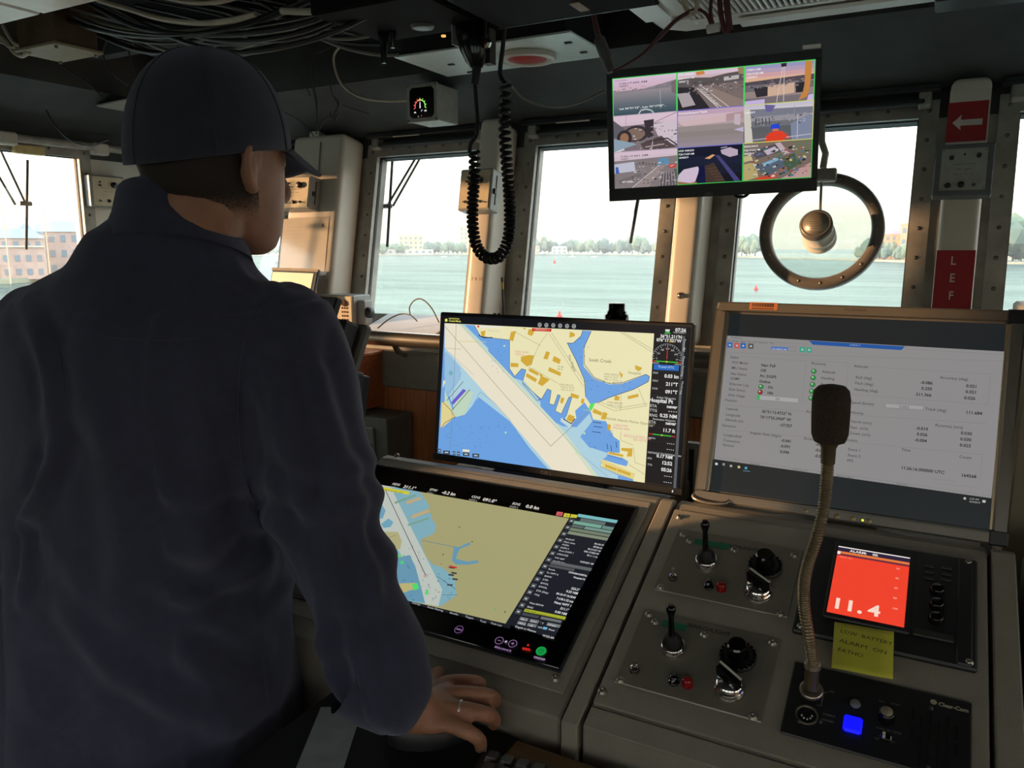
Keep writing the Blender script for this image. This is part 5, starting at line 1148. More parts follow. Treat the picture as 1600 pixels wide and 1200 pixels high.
cp(1, 2, [(.66, .05), (.76, .03), (.76, .06), (.67, .08)], (150, 150, 170)); ct(1, 2, .02, .10, 'HYD WINCH', .0045); ct(1, 2, .02, .19, '7:26:17.629 AM', .0042); ct(1, 2, .02, .28, '10/4/2019', .0042)
# 2,2 workbench
cp(2, 2, [(0, 0), (1, 0), (1, 1), (0, 1)], (120, 104, 96)); cp(2, 2, [(.1, .2), (.5, .05), (.62, .24), (.2, .42)], (84, 76, 84)); cp(2, 2, [(.30, .22), (.46, .12), (.52, .24), (.36, .34)], (190, 176, 190)); cp(2, 2, [(0, .55), (.16, .5), (.24, .9), (0, 1)], (180, 164, 110)); cp(2, 2, [(.18, .62), (.52, .38), (.66, .60), (.34, .92)], (84, 96, 110)); cp(2, 2, [(.28, .55), (.50, .42), (.53, .48), (.32, .62)], (130, 170, 196)); cp(2, 2, [(.46, .04), (.54, .02), (.66, .30), (.60, .36)], (190, 170, 176)); cp(2, 2, [(.55, .45), (.75, .32), (.86, .6), (.66, .78)], (70, 90, 70)); cp(2, 2, [(.70, .05), (1, .0), (1, .42), (.78, .5)], (110, 110, 90)); cp(2, 2, [(.56, .98), (.98, .60), (1, .66), (1, 1)], (186, 150, 146)); cp(2, 2, [(.20, .92), (.5, .84), (.5, .96), (.2, 1)], (200, 70, 50)); cp(2, 2, [(.0, .34), (.12, .3), (.14, .44), (0, .5)], (190, 176, 130))
rc = random.Random(2)
for _ in range(60):
    x, y = rc.uniform(.15, .9), rc.uniform(.1, .9); s_ = rc.uniform(.015, .05); cp(2, 2, [(x, y), (x+s_, y-s_*.6), (x+s_*1.3, y+s_*.5), (x+.3*s_, y+s_)], rc.choice([(40, 40, 46), (200, 196, 196), (60, 120, 80), (180, 90, 60), (96, 110, 150), (206, 190, 120), (30, 30, 34)]))
ct(2, 2, .01, .10, '3RDSCAN12', .0042); ct(2, 2, .01, .20, '7:26:17.615 AM', .0042); ct(2, 2, .01, .29, '10/4/2019', .0042)
rq = random.Random(21)
for (i, j, x0, y0, x1, y1, cols, nn) in ((1, 0, .12, .22, 1, .62, [(60, 54, 58), (190, 180, 182), (110, 90, 86), (150, 140, 140), (84, 70, 66)], 70), (0, 1, .3, .35, 1, .98, [(50, 44, 50), (160, 140, 140), (96, 82, 84), (190, 176, 186)], 45), (0, 2, .25, .3, 1, .95, [(90, 84, 90), (170, 158, 162), (60, 56, 62), (200, 192, 200)], 60), (2, 0, .05, .42, .85, .62, [(60, 54, 62), (120, 110, 116), (170, 150, 146)], 40), (2, 1, .1, .3, 1, .6, [(90, 92, 104), (170, 166, 176), (70, 72, 80)], 34), (0, 0, 0, .26, 1, .36, [(150, 140, 150), (120, 112, 124)], 30), (2, 2, .05, .15, 1, .9, [(30, 30, 34), (206, 200, 200), (90, 110, 150), (60, 110, 70), (170, 60, 50)], 80)):
    for _ in range(nn):
        x, y = rq.uniform(x0, x1-.03), rq.uniform(y0, y1-.02); w_, h_ = rq.uniform(.008, .045), rq.uniform(.008, .03); cp(i, j, [(x, y), (x+w_, y-.3*h_), (x+w_, y+h_), (x, y+h_*1.2)], rq.choice(cols))
GRN = (70, 214, 96)
def rimc(i, j, col, sides):
    u0, v0, u1, v1 = cell(i, j); w = .0018
    if 'l' in sides: c.R(u0, v0, u0+w, v1, col)
    if 'r' in sides: c.R(u1-w, v0, u1, v1, col)
    if 't' in sides: c.R(u0, v1-w, u1, v1, col)
    if 'b' in sides: c.R(u0, v0, u1, v0+w, col)
rimc(0, 0, GRN, 'ltr'); rimc(1, 0, GRN, 'ltr'); rimc(2, 0, GRN, 'ltr'); rimc(1, 1, (110, 110, 206), 'ltb'); rimc(2, 1, (206, 210, 96), 'trb'); rimc(1, 2, (60, 190, 80), 'lbr'); rimc(2, 2, (60, 190, 80), 'lbr'); rimc(0, 1, (190, 170, 190), 'tb')
c.build('screen_image', screen_mat('camera_pixels', 0.70), om)
c = Canvas(VF.sub(0, 0, .0055)); c.TP('DELL', *O1(765, 1088), .0062, (120, 120, 124), bold=.02); c.build('maker_mark', print_mat('panel_print'), om)
# ================================================================ fittings on the front wall
M_BOXG = mat('box_grey', (150, 152, 148), .4, var=.06)
M_FACE = mat('face_cream', (206, 192, 162), .4, var=.04)
def quad_on(fr, n, pts):
    q = [fr.px(x, y, n) for x, y in pts]
    u0, u1 = (q[0][0]+q[3][0])/2, (q[1][0]+q[2][0])/2; v1, v0 = (q[0][1]+q[1][1])/2, (q[2][1]+q[3][1])/2
    return u0, u1, v0, v1
def wiper_box(label, fr, nb, nf, pts, dark=False):
    u0, u1, v0, v1 = quad_on(fr, nf, pts); w, h = u1-u0, v1-v0; uc, vc_ = (u0+u1)/2, (v0+v1)/2
    t = thing('wiper_control_box', label, 'control box', fr.p(uc, v0, (nb+nf)/2), 'wiper control boxes on the window posts')
    MB().box(fr, (uc, vc_, (nb+nf)/2), (w, h, nf-nb)).build('housing', M_BOXG if not dark else mat('box_dark', (100, 104, 104), .4), t, bevel=.004)
    fw_, fh_ = (w*.88, h*.90) if not dark else (w*.76, h*.80)
    MB().box(fr, (uc, vc_, nf+.001), (fw_, fh_, .003)).build('face_plate', M_FACE if not dark else mat('face_grey', (160, 162, 154), .4), t)
    N = nf+.0025
    def knob(du, dv, r, hh, name='knob'):
        MB().lathe(fr.sub(uc+du*fw_/2, vc_+dv*fh_/2, N), [(r, 0), (r, hh*.8), (r*.8, hh), (0, hh)], 14).build(name, M_BLACK, t)
    def sw(du, dv):
        f = fr.sub(uc+du*fw_/2, vc_+dv*fh_/2, N); MB().lathe(f, [(.005, 0), (.005, .003), (.003, .004), (0, .004)], 8).build('switch_nut', M_BOLT, t)
        MB().tube([f.p(0, 0, .003), f.p(-.001, -.003, .014)], [.0018, .0026], 8).build('switch_lever', M_BLACK, t)
    if not dark:
        knob(.35, .48, .0125, .014); sw(-.55, .42); knob(-.52, .64, .004, .004, 'lamp'); sw(-.6, -.66); knob(-.02, -.66, .007, .008); sw(.45, -.66)
    else:
        knob(-.55, .55, .006, .008); knob(.62, .62, .006, .008); knob(-.62, -.78, .007, .008); knob(-.05, -.76, .008, .010); sw(.5, -.78); knob(0, .7, .003, .003, 'lamp')
    c = Canvas(fr.sub(uc, vc_, N+.0003))
    for k, (tt, ww) in enumerate((('WINDOW WIPER', .5), ('PARK  HEAT', .36), ('INT  1  2', .42))): c.T(tt, -fw_*ww/2, .012-.014*k, .0034, (110, 96, 70) if not dark else (64, 66, 62), width=fw_*ww)
    c.build('lettering', print_mat('panel_print'), t)
    s = MB()
    for a in (-1, 1):
        for b in (-1, 1): s.lathe(fr.sub(uc+a*fw_*.46, vc_+b*fh_*.46, N-.001), [(.0022, 0), (.002, .001), (0, .0012)], 8)
    s.build('corner_screws', M_BOLT, t)['kind'] = 'stuff'
    if not dark and fr is FW:
        f2 = Fr(fr.p(u1, vc_, (nb+nf)/2), -fr.n, fr.v)
        MB().box(f2, (0, h*.02, .001), (.004, h*.7, .003)).build('side_slot', M_BLACK, t); MB().box(f2, (-.012, -.004, .004), (.012, .018, .009)).build('side_latch', M_BLACK, t)
    return t
wiper_box('cream-faced wiper control box on the broad post beside the face', FW, .14, .20, [(440, 274), (486, 277), (483, 328), (437, 325)])
wiper_box('wiper control box behind the hanging coiled cords', FW, .15, .215, [(720, 264), (770, 263), (765, 331), (715, 326)])
wiper_box('wiper control box left of the collar, on the left side wall', LW, 0, .05, [(143, 275), (197, 275), (194, 324), (140, 324)])
wiper_box('dark framed wiper control box under the red arrow sign', FW, .10, .15, [(1462, 226), (1556, 222), (1551, 304), (1455, 306)], dark=True)

# notice in a plastic sleeve on the broad post
u0, u1, v0, v1 = quad_on(FW, .142, [(443, 340), (514, 343), (506, 432), (436, 430)])
t = thing('posted_notice', 'faded notice sheet in a clear sleeve taped to the broad window post', 'notice', FW.p((u0+u1)/2, v0, .14))
MB().box(FW, ((u0+u1)/2, (v0+v1)/2, .1412), (u1-u0, v1-v0, .0012)).build('paper', mat('notice_paper', (204, 198, 188), .5, var=.04), t)
c = Canvas(FW.sub(0, 0, .1422))
for k in range(9): c.R(u0+.02, v1-.035-k*.016, u0+.02+(u1-u0)*(.45 if k % 3 else .62), v1-.034-k*.016, (190, 183, 172))
c.C(u1-.03, v1-.03, .008, (120, 110, 100)); c.build('print', print_mat('panel_print'), t)
MB().box(FW, ((u0+u1)/2+.004, (v0+v1)/2, .1445), (u1-u0+.014, v1-v0+.01, .0008)).build('plastic_sleeve', glass_mat('sleeve_clear', (.98, .97, .95), .07, .12), t)

# bolt and faint pencil numbers on the posts
u, v = FW.px(1063, 462, .15); t = thing('post_bolt', 'small round bolt head on the sunlit post under the camera monitor', 'bolt', FW.p(u, v, .15))
MB().lathe(FW.sub(u, v, .15), [(.011, 0), (.011, .003), (.007, .004), (.007, .010), (0, .010)], 14).build('bolt_head', M_STEEL, t)
c = Canvas(FW.sub(0, 0, .1505)); c.T('2  8  15', *FW.px(736, 438, .15), .012, (176, 120, 80), sx=.9); o = c.build('pencil_numbers', print_mat('panel_print')); tag(o, 'faint pencilled numbers low on the sunlit post behind the cord loop', 'writing')
# red arrow sign and vertical letter sign
M_SIGN = mat('sign_red', (158, 30, 36), .45, var=.05)
u0, u1, v0, v1 = quad_on(FW, .102, [(1485, 140), (1549, 138), (1543, 226), (1478, 226)])
t = thing('arrow_sign', 'red sign with a white arrow pointing left on the window post', 'sign', FW.p((u0+u1)/2, v0, .10))
MB().box(FW, ((u0+u1)/2, (v0+v1)/2, .101), (u1-u0, v1-v0, .002)).build('backing', M_CREAM, t)
ru0, ru1, rv0, rv1 = quad_on(FW, .103, [(1482, 160), (1545, 157), (1541, 220), (1477, 222)])
MB().box(FW, ((ru0+ru1)/2, (rv0+rv1)/2, .1025), (ru1-ru0, rv1-rv0, .001)).build('red_panel', M_SIGN, t)
au, av = (ru0+ru1)/2, (rv0+rv1)/2-.002; W_ = (ru1-ru0)
MB().prism(FW, [(au-W_*.36, av), (au-W_*.14, av+.022), (au-W_*.16, av+.0075), (au+W_*.38, av+.0075), (au+W_*.38, av-.0095), (au-W_*.16, av-.0085), (au-W_*.14, av-.022)], .103, .1036).build('arrow', mat('sign_white', (206, 200, 190), .5), t)
u0, u1, v0, v1 = quad_on(FW, .102, [(1464, 391), (1524, 391), (1516, 500), (1454, 500)])
t = thing('letter_sign', 'tall red sign with vertical white letters above the silver monitor', 'sign', FW.p((u0+u1)/2, v0, .10))
MB().box(FW, ((u0+u1)/2, (v0+v1)/2, .1012), (u1-u0, v1-v0, .0016)).build('red_panel', M_SIGN, t)
c = Canvas(FW.sub(0, 0, .1022))
for ch, x, y in (('L', 1489, 413.5), ('E', 1487, 440.5), ('F', 1485, 468)):
    c = Canvas(FW.sub(0, 0, .1022)); c.T(ch, *FW.px(x, y, .102), .0235, (216, 206, 196), align='c', bold=.015, sx=.8); c.build('letter', print_mat('sign_print'), t)

# round spinning clear-view screen
cu, cv = FW.px(1281, 361, 0.0)
t = thing('clear_view_screen', 'round spinning clear-view screen with grey ring in the window', 'clear view screen', FW.p(cu, cv-.185, 0))
f = FW.sub(cu, cv, -.022)
MB().ring(f, .147, .184, .034, 64).build('ring', mat('ring_grey', (104, 98, 90), .5, var=.2, scale=14), t)
b = MB()
for k in range(16):
    a = 2*math.pi*k/16+.1; b.lathe(f.sub(.166*math.cos(a), .166*math.sin(a), .032), [(.006, 0), (.005, .003), (0, .004)], 8)
b.build('ring_bolts', M_BOLT, t)['kind'] = 'stuff'
MB().lathe(f, [(.150, .004), (.150, .010), (0, .010)], 48).build('spinning_disc', glass_mat('disc_glass', (.90, .94, .92), .10, .05), t)
h0 = FW.p(*FW.px(1281, 374, .0), .0); h1 = FW.p(*FW.px(1274.5, 349, .105), .105); ax = h1-h0
hub = [(0, .050), (.10, .050), (.12, .046), (.30, .046), (.32, .049), (.36, .049), (.37, .045), (.80, .046)]
MB().tube([h0+ax*q for q, r in hub], [r for q, r in hub], 28).build('motor_housing', M_WHITE, t)
MB().tube([h0+ax*.78, h0+ax*.97, h0+ax], [.0475, .0475, .042], 28).build('motor_cap', mat('cap_bronze', (112, 108, 100), .4, metal=.1), t)
fx = Fr(h0+ax*1.001, FW.u, FW.v); axn = ax/np.linalg.norm(ax); fx = Fr(h0+ax*1.0, FW.u-axn*(FW.u @ axn), np.cross(axn, FW.u))
MB().lathe(fx, [(.037, 0), (.037, .0012), (0, .0012)], 28).build('name_plate', mat('plate_silver', (146, 140, 128), .4, metal=.4), t)
c = Canvas(fx.sub(0, 0, .0014))
for k, ww in enumerate((.022, .012, .034, .030, .034, .026)): c.R(-ww/2, .018-.007*k, ww/2, .0195-.007*k, (76, 70, 62))
c.build('plate_lettering', print_mat('panel_print'), t)
rod = [FW.p(*FW.px(1283.5, 285, .03), .03), FW.p(*FW.px(1281.5, 330, .06), .06)]
MB().tube(rod, .004, 8).build('cable_rod', M_FRAME, t)
q0, q1, q2, q3 = quad_on(FW, .03, [(1262, 264), (1308, 262), (1306, 282), (1262, 284)]); MB().box(FW, ((q0+q1)/2, (q2+q3)/2, .022), (q1-q0, q3-q2, .026)).build('top_clamp', M_FRAME, t, bevel=.004)
MB().tube([FW.p(*FW.px(1286, 262, .03), .03), FW.p(*FW.px(1290, 240, .03), .03), FW.p(*FW.px(1284, 222, .03), .03), FW.p(*FW.px(1284, 195, .03), .03)], .011, 10).build('conduit', M_FRAME, t)

# rudder gauge box under the soffit
gx0, gx1, gz0, gz1 = -1.652, -1.526, 1.953, 2.079
GF = Fr(((gx0+gx1)/2, 2.30, (gz0+gz1)/2), (1, 0, 0), (0, 0, 1))
t = thing('gauge_box', 'grey box gauge with a lit red and green dial under the soffit', 'gauge', (-1.589, 2.36, 1.953))
MB().box(GF, (0, 0, -.065), (.122, .120, .130)).build('housing', mat('gauge_grey', (158, 155, 146), .5), t, bevel=.004)
MB().box(GF, (0, 0, .003), (.126, .126, .010)).build('front_frame', mat('gauge_grey', (158, 155, 146), .5), t, bevel=.003)
MB().prism(GF, [(-.050, -.040), (-.040, -.050), (.040, -.050), (.050, -.040), (.050, .040), (.040, .050), (-.040, .050), (-.050, .040)], .008, .0095).build('dial_face', M_BLACKG, t)
s = MB()
for a in (-1, 1):
    for b in (-1, 1): s.lathe(GF.sub(a*.057, b*.057, .008), [(.0042, 0), (.0035, .002), (0, .0026)], 10)
s.build('corner_screws', M_BOLT, t)['kind'] = 'stuff'
c = Canvas(GF.sub(-.006, -.012, .0100))
for k in range(20):
    a0, a1 = math.pi*(1.08-1.16*k/20), math.pi*(1.08-1.16*(k+1)/20); col = (222, 84, 84) if k < 8 else ((226, 190, 96) if k < 11 else (130, 220, 96)); c.arc(0, 0, .021, .0036, a0, a1, col, 2)
for k in range(9):
    a = math.pi*(1.08-1.16*k/8); col = (222, 90, 90) if k < 4 else ((226, 190, 96) if k == 4 else (130, 220, 96)); c.L([(.023*math.cos(a), .023*math.sin(a)), (.0275*math.cos(a), .0275*math.sin(a))], .0022, col, px=False)
c.Q([(-.0022, -.006), (.0022, -.006), (.0012, .012), (0, .018), (-.0012, .012)], (226, 214, 236)); c.T('40L', -.026, -.021, .0045, (220, 220, 220), bold=.03); c.T('40R', .017, -.018, .0045, (220, 220, 220), bold=.03); c.T('1°', .003, -.018, .006, (210, 206, 220), bold=.03)
c.C(-.008, -.033, .002, (110, 150, 120)); c.C(.005, -.031, .002, (170, 60, 60)); c.build('dial_image', screen_mat('gauge_pixels', 1.0), t)

# ---------------------------------------------------------------- ledge things
nx = thing('receiver_unit', 'sunlit receiver unit with keypad front standing on the window ledge', 'receiver', (-2.11, 2.46, 1.195))
MB().wbox((-2.26, 2.40, 1.1955), (-2.012, 2.51, 1.340)).build('housing', M_BOXG, nx, bevel=.004)
MB().wbox((-2.258, 2.394, 1.20), (-2.016, 2.401, 1.337)).build('front_panel', M_FACE, nx, bevel=.002)
YF = Fr((0, 2.394, 0), (1, 0, 0), (0, 0, 1))
MB().lathe(YF.sub(-2.052, 1.309, 0), [(.013, 0), (.012, .006), (.004, .007), (0, .007)], 16).build('dial', mat('dial_brown', (150, 104, 66), .5), nx)
for i in range(3):
    for j in range(5): MB().lathe(YF.sub(-2.064+.012*i, 1.290-.0155*j, 0), [(.004, 0), (.0035, .003), (0, .0035)], 8).build('key', mat('dial_brown', (150, 104, 66), .5), nx)
XF = Fr((-2.012, 2.455, 1.27), (0, 1, 0), (0, 0, 1))
MB().wbox((-2.012, 2.42, 1.20), (-1.972, 2.47, 1.32)).build('side_bracket', M_BOXG, nx, bevel=.004)
MB().lathe(Fr((-1.972, 2.44, 1.272), (0, 1, 0), (0, 0, 1)), [(.022, 0), (.022, .012), (.017, .014), (.017, .020), (0, .020)], 20).build('clamp_knob', M_BLACK, nx)
tb = thing('small_display', 'small pale display in a dark tilted frame behind the shoulder', 'display', (-2.25, 2.36, 1.195))
TF = mkfr((-2.285, 2.35, 1.38), 0, R_(18), R_(-1))
slab(TF, .25, .135, -.014, 0, 'frame', M_BLACK, tb, .003); MB().box(TF, (0, .062, .001), (.25, .011, .003)).build('top_bar', mat('bar_tan', (176, 158, 128), .4), tb)
MB().box(TF, (-.006, -.006, .0012), (.222, .110, .002)).build('screen', emis('pale_screen', (216, 208, 164), .45), tb)
MB().wbox((-2.40, 2.36, 1.1955), (-2.31, 2.40, 1.33)).build('stand', M_BLACK, tb, bevel=.003)
# papers and binder on the ledge
bi = thing('open_binder', 'open white binder with a red edge lying on the window ledge', 'binder', (-1.80, 2.42, 1.195))
BFr = mkfr((-1.78, 2.43, 1.222), 0, R_(74), 0)
MB().box(BFr, (0, 0, -.006), (.36, .26, .010)).build('cover', mat('binder_red', (150, 62, 66), .5), bi, bevel=.002)
MB().box(BFr, (.002, .003, .002), (.345, .245, .006)).build('pages', mat('paper_white', (226, 226, 224), .7, var=.02), bi)
wl = thing('wire_loop', 'thin grey wire looping up from the window ledge', 'wire', (-1.66, 2.40, 1.21))
MB().tube(spline([onY(590, 513, 2.35), onY(606, 500, 2.38), onY(625, 491, 2.42), onY(640, 492, 2.42), onY(648, 498, 2.42), (onY(652, 502, 2.42))], 8), .0028, 8).build('cable', mat('wire_grey', (120, 116, 104), .5), wl)
MB().tube(spline([onY(641, 493, 2.40), onY(640, 480, 2.40), onY(648, 469, 2.40), onY(660, 468, 2.40), onY(674, 481, 2.40), onY(686, 504, 2.40)], 8), .0026, 8).build('loop', mat('wire_grey', (120, 116, 104), .5), wl)
hr = thing('handheld_radio', 'handheld radio on the ledge with a yellow banded whip antenna', 'radio', (-1.30, 2.36, 1.195))
a0, a1 = onY(787, 492, 2.36), onY(784.5, 434, 2.36)
MB().wbox((a0[0]-.05, 2.345, 1.1955), (a0[0]+.016, 2.385, a0[2]-.008)).build('body', M_BLACK, hr, bevel=.004)
MB().tube([a0, a1], [.0045, .0036], 10).build('antenna', M_BLACK, hr); q = lambda s: a0+(a1-a0)*s
MB().tube([q(.70), q(.88)], .0050, 10).build('yellow_band', mat('band_yellow', (206, 170, 50), .5), hr); MB().tube([q(.90), q(1.01)], .0046, 10).build('antenna_tip', mat('tip_brown', (70, 50, 36), .5), hr)
for x in (773, 780): p = onY(x, 492, 2.36); MB().tube([p+(0, 0, -.015), p+(0, 0, .006)], .0058, 10).build('knob', M_BLACK, hr)
cy_ = thing('sight_cylinder', 'short black ribbed cylinder sticking up behind the chart monitor', 'instrument', (-.602, 1.62, 0.0))
pc = onY(963.5, 497, 1.62); CF = Fr((pc[0], pc[1], 0), (1, 0, 0), (0, 1, 0))
MB().lathe(CF, [(.028, 0.0), (.028, 1.355), (.0285, 1.357)], 24).build('pedestal', M_BLACK, cy_)
MB().lathe(CF, [(.0265, 1.357), (.0265, 1.376), (.0215, 1.379), (.0215, 1.384), (.0185, 1.385), (.0185, 1.400), (.0165, 1.402), (0, 1.402)], 24).build('cylinder', M_BLACKG, cy_)
# cabinets below the ledge
wc = thing('wooden_cabinet', 'small reddish wooden cabinet under the handrail behind the operator', 'cabinet', (-1.87, 2.14, .96))
MB().wbox((-2.02, 2.070, .962), (-1.722, 2.209, 1.150)).build('body', mat('cabinet_red', (166, 88, 50), .4, var=.2, scale=8, stretch=(1, 8, 8)), wc, bevel=.002)
MB().wbox((-2.026, 2.062, 1.150), (-1.716, 2.209, 1.164)).build('top', mat('cabinet_top', (200, 120, 70), .35, var=.15, scale=8, stretch=(1, 8, 8)), wc, bevel=.003)
MB().wbox((-2.0, 2.064, .975), (-1.74, 2.070, 1.140)).build('door', mat('cabinet_red', (166, 88, 50), .4), wc, bevel=.002)
gb = thing('grey_enclosure', 'grey metal enclosure on the bulkhead below the wooden cabinet', 'enclosure', (-1.72, 2.13, .50))
MB().wbox((-1.84, 2.060, .50), (-1.60, 2.209, .948)).build('body', mat('enclosure_grey', (104, 104, 96), .5), gb, bevel=.004)
MB().wbox((-1.83, 2.048, .52), (-1.65, 2.060, .915)).build('door', mat('enclosure_door', (118, 118, 108), .5), gb, bevel=.004)
MB().wbox((-1.675, 2.038, .80), (-1.658, 2.049, .86)).build('latch', M_BLACK, gb, bevel=.002)
# radio stand left of the console with transceiver and handset
rs = thing('radio_stand', 'grey pedestal beside the console carrying radio gear', 'pedestal', (-1.12, 1.28, 0))
MB().wbox((-1.20, 1.22, 0.0), (-1.02, 1.40, 1.02)).build('column', mat('gun_grey', (70, 74, 74), .5), rs, bevel=.006)
SF = mkfr((-1.132, 1.260, 1.245), R_(-12), R_(24), 0)
MB().box(SF, (0.0, .03, -.014), (.13, .20, .022)).build('sloping_bracket', mat('bracket_grey', (104, 104, 96), .45), rs, bevel=.006)
MB().box(SF, (0, -.15, -.03), (.07, .22, .03)).build('bracket_foot', mat('bracket_grey', (104, 104, 96), .45), rs, bevel=.004)
tr = thing('radio_transceiver', 'tilted black radio transceiver on the grey bracket beside the shoulder', 'radio', SF.p(0, .03, 0))
MB().box(SF, (-.005, .085, .020), (.110, .080, .042)).build('body', M_BLACK, tr, bevel=.005)
MB().box(SF, (-.035, .118, .052), (.120, .095, .018)).build('hood', M_BLACK, tr, bevel=.003)
MB().lathe(SF.sub(.035, .070, .041), [(.008, 0), (.007, .008), (0, .008)], 14).build('knob', M_BLACKG, tr)
ph = thing('keypad_handset', 'black keypad handset with a small reddish display on the pedestal', 'handset', (-1.075, 1.24, 1.12))
HF = mkfr(atF(548, 630, 1.62), R_(-14), R_(10), R_(-2))
MB().box(HF, (-.014, 0, 0), (.062, .138, .032)).build('body', M_BLACK, ph, bevel=.007, seg=2)
MB().box(HF, (-.010, .040, .0165), (.036, .028, .003)).build('display', mat('display_red', (110, 60, 48), .3), ph)
for i in range(3):
    for j in range(6): MB().box(HF, (-.028+i*.016, .012-j*.013, .0175), (.011, .008, .004)).build('key', mat('key_grey', (66, 68, 66), .5), ph, bevel=.001)
MB().box(HF, (-.012, -.02, -.028), (.03, .16, .03)).build('cradle', M_BLACK, ph, bevel=.003)

# ---------------------------------------------------------------- desk with keyboard and mouse
dk = thing('keyboard_desk', 'pale wooden desk shelf at the foot of the console', 'desk', (-.30, .62, 0))
M_DESK = mat('desk_wood', (176, 140, 96), .45, var=.2, scale=8, stretch=(1, 10, 10))
MB().wbox((-.735, .40, .842), (.30, .832, .870)).build('top', M_DESK, dk, bevel=.004)
for x in (-.70, .25): MB().wbox((x, .44, 0), (x+.035, .80, .842)).build('leg', M_DESK, dk)
kbp, kbq = onZ(775, 1167, .885), onZ(931, 1195, .885)
KA = .10; KU = np.array([math.cos(KA), math.sin(KA), 0])
KF = Fr((kbp[0], kbp[1]-.012, .8715), KU, (-math.sin(KA), math.cos(KA), 0))
kb = thing('keyboard', 'black computer keyboard on the wooden desk', 'keyboard', KF.p(.2, -.08, 0))
MB().box(KF, (.205, -.075, .008), (.43, .150, .014)).build('case', M_BLACK, kb, bevel=.004)
M_KEY = mat('keycap', (74, 70, 62), .5, var=.1)
kme = None
for r in range(6):
    for q in range(20):
        m = (.0035)
        f = KF.sub(.008+q*.0207+(.004*(r % 3)), -.014-r*.0225, .015)
        if kme is None:
            o = MB().hexa([WORLD.p(a, b, 0) for a, b in ((-.0085, -.0085), (.0085, -.0085), (.0085, .0085), (-.0085, .0085))], [WORLD.p(a, b, .007) for a, b in ((-.0065, -.006), (.0065, -.006), (.0065, .007), (-.0065, .007))]).build('key', M_KEY, None)
            kme = o.data
        else:
            o = bpy.data.objects.new('key', kme); COL.objects.link(o)
        o.parent = kb; o.location = tuple(f.o-LOC[kb.name]); o.rotation_euler = (0, 0, KA)
pd = tag(MB().wbox((-.734, .402, .8705), (-.44, .830, .8735)).build('mouse_pad', mat('pad_black', (16, 17, 18), .8), None, bevel=.001), 'black mouse pad on the desk under the hand', 'mouse pad')  # pad stretched over the desk's left part to keep it dark
# mouse: rounded shell
ms = thing('computer_mouse', 'black computer mouse held under the hand', 'mouse', (-.545, .775, .8735))
mm = MB(); n1, n2 = 14, 20; vs = []
for i in range(n1+1):
    a = math.pi/2*i/n1
    for j in range(n2):
        b = 2*math.pi*j/n2; x = .031*math.cos(b)*math.cos(a)**.6; y = .056*math.sin(b)*math.cos(a)**.6; z = .034*math.sin(a)**.9*(1-.22*math.sin(b)*math.cos(a))
        ca, sa = math.cos(-.9), math.sin(-.9); vs.append((-.545+x*ca-y*sa, .775+x*sa+y*ca, .8737+max(z, 0)))
mm.add(vs, [(i*n2+j, i*n2+(j+1) % n2, (i+1)*n2+(j+1) % n2, (i+1)*n2+j) for i in range(n1) for j in range(n2)], None, True); mm.add(vs[:n2], [tuple(range(n2))[::-1]])
mm.build('shell', M_BLACK, ms)
pp = tag(MB().box(Fr((-.655, .70, .8742), (math.cos(.5), math.sin(.5), 0), (-math.sin(.5), math.cos(.5), 0)), (0, 0, .0006), (.06, .16, .0012)).build('paper_slip', mat('paper_grey', (150, 158, 158), .7), None), 'pale paper slip on the desk beside the forearm', 'paper')
# left edge: wooden side counter glimpsed beyond the left arm
sc_ = thing('side_counter', 'tan wooden counter glimpsed at the far left behind the arm', 'counter', (-1.9, .9, 0))
MB().wbox((-2.6, .35, .80), (-1.42, 1.5, .84)).build('top', mat('counter_tan', (204, 170, 126), .5, var=.08), sc_, bevel=.006)
MB().wbox((-2.58, .38, 0), (-1.46, 1.47, .80)).build('cabinet', mat('counter_side', (110, 96, 78), .6), sc_)
MB().tube([(-1.40, .40, .83), (-1.40, 1.48, .83)], .012, 10).build('edge_trim', mat('edge_dark', (84, 76, 62), .4), sc_)
MB().tube(spline([(-1.50, .98, .845), (-1.52, 1.0, .90), (-1.60, 1.05, .93), (-1.72, 1.12, .92), (-1.78, 1.15, .845)], 8), .012, 10).build('grab_handle', M_WHITE, sc_)
# ================================================================ overhead
# ceiling plate with the red round lamp
cp_ = thing('lamp_plate', 'pale green-grey ceiling plate holding a round red lamp', 'ceiling plate', (-1.215, 2.19, 2.10))
MB().wbox((-1.51, 2.035, 2.100), (-.918, 2.335, 2.106)).build('plate', mat('plate_pale', (226, 240, 236), .25, var=.05), cp_, bevel=.001)
MB().wbox((-1.49, 2.05, 2.106), (-.94, 2.325, 2.39)).build('backing_box', M_DARK2, cp_)
DN = Fr((0, 0, 2.1), (1, 0, 0), (0, -1, 0))     # faces down
for x, y in ((705, 100), (735, 112), (888, 66), (912, 81)):
    p = onZ(x, y, 2.1); MB().box(DN, (p[0], -p[1], .002), (.020, .012, .004)).build('clip', M_BLACK, cp_)
L_ = onZ(824, 89, 2.095); lf = DN.sub(L_[0], -L_[1], 0)
lm = thing('round_lamp', 'round recessed ceiling lamp with a red lens in a cream ring', 'lamp', (L_[0], L_[1], 2.085))
MB().ring(lf, .060, .088, .016, 40).build('trim_ring', M_CREAM, lm)
MB().lathe(lf, [(.060, .010), (.058, .004), (0, .004)], 36).build('lens', mat('lens_red', (186, 44, 44), .3), lm)
MB().prism(lf, [(.030+.0, -.045), (.046, -.034), (.055, -.012), (.056, .012), (.046, .034), (.030, .048)], .0045, .0065).build('white_shutter', M_WHITE, lm)
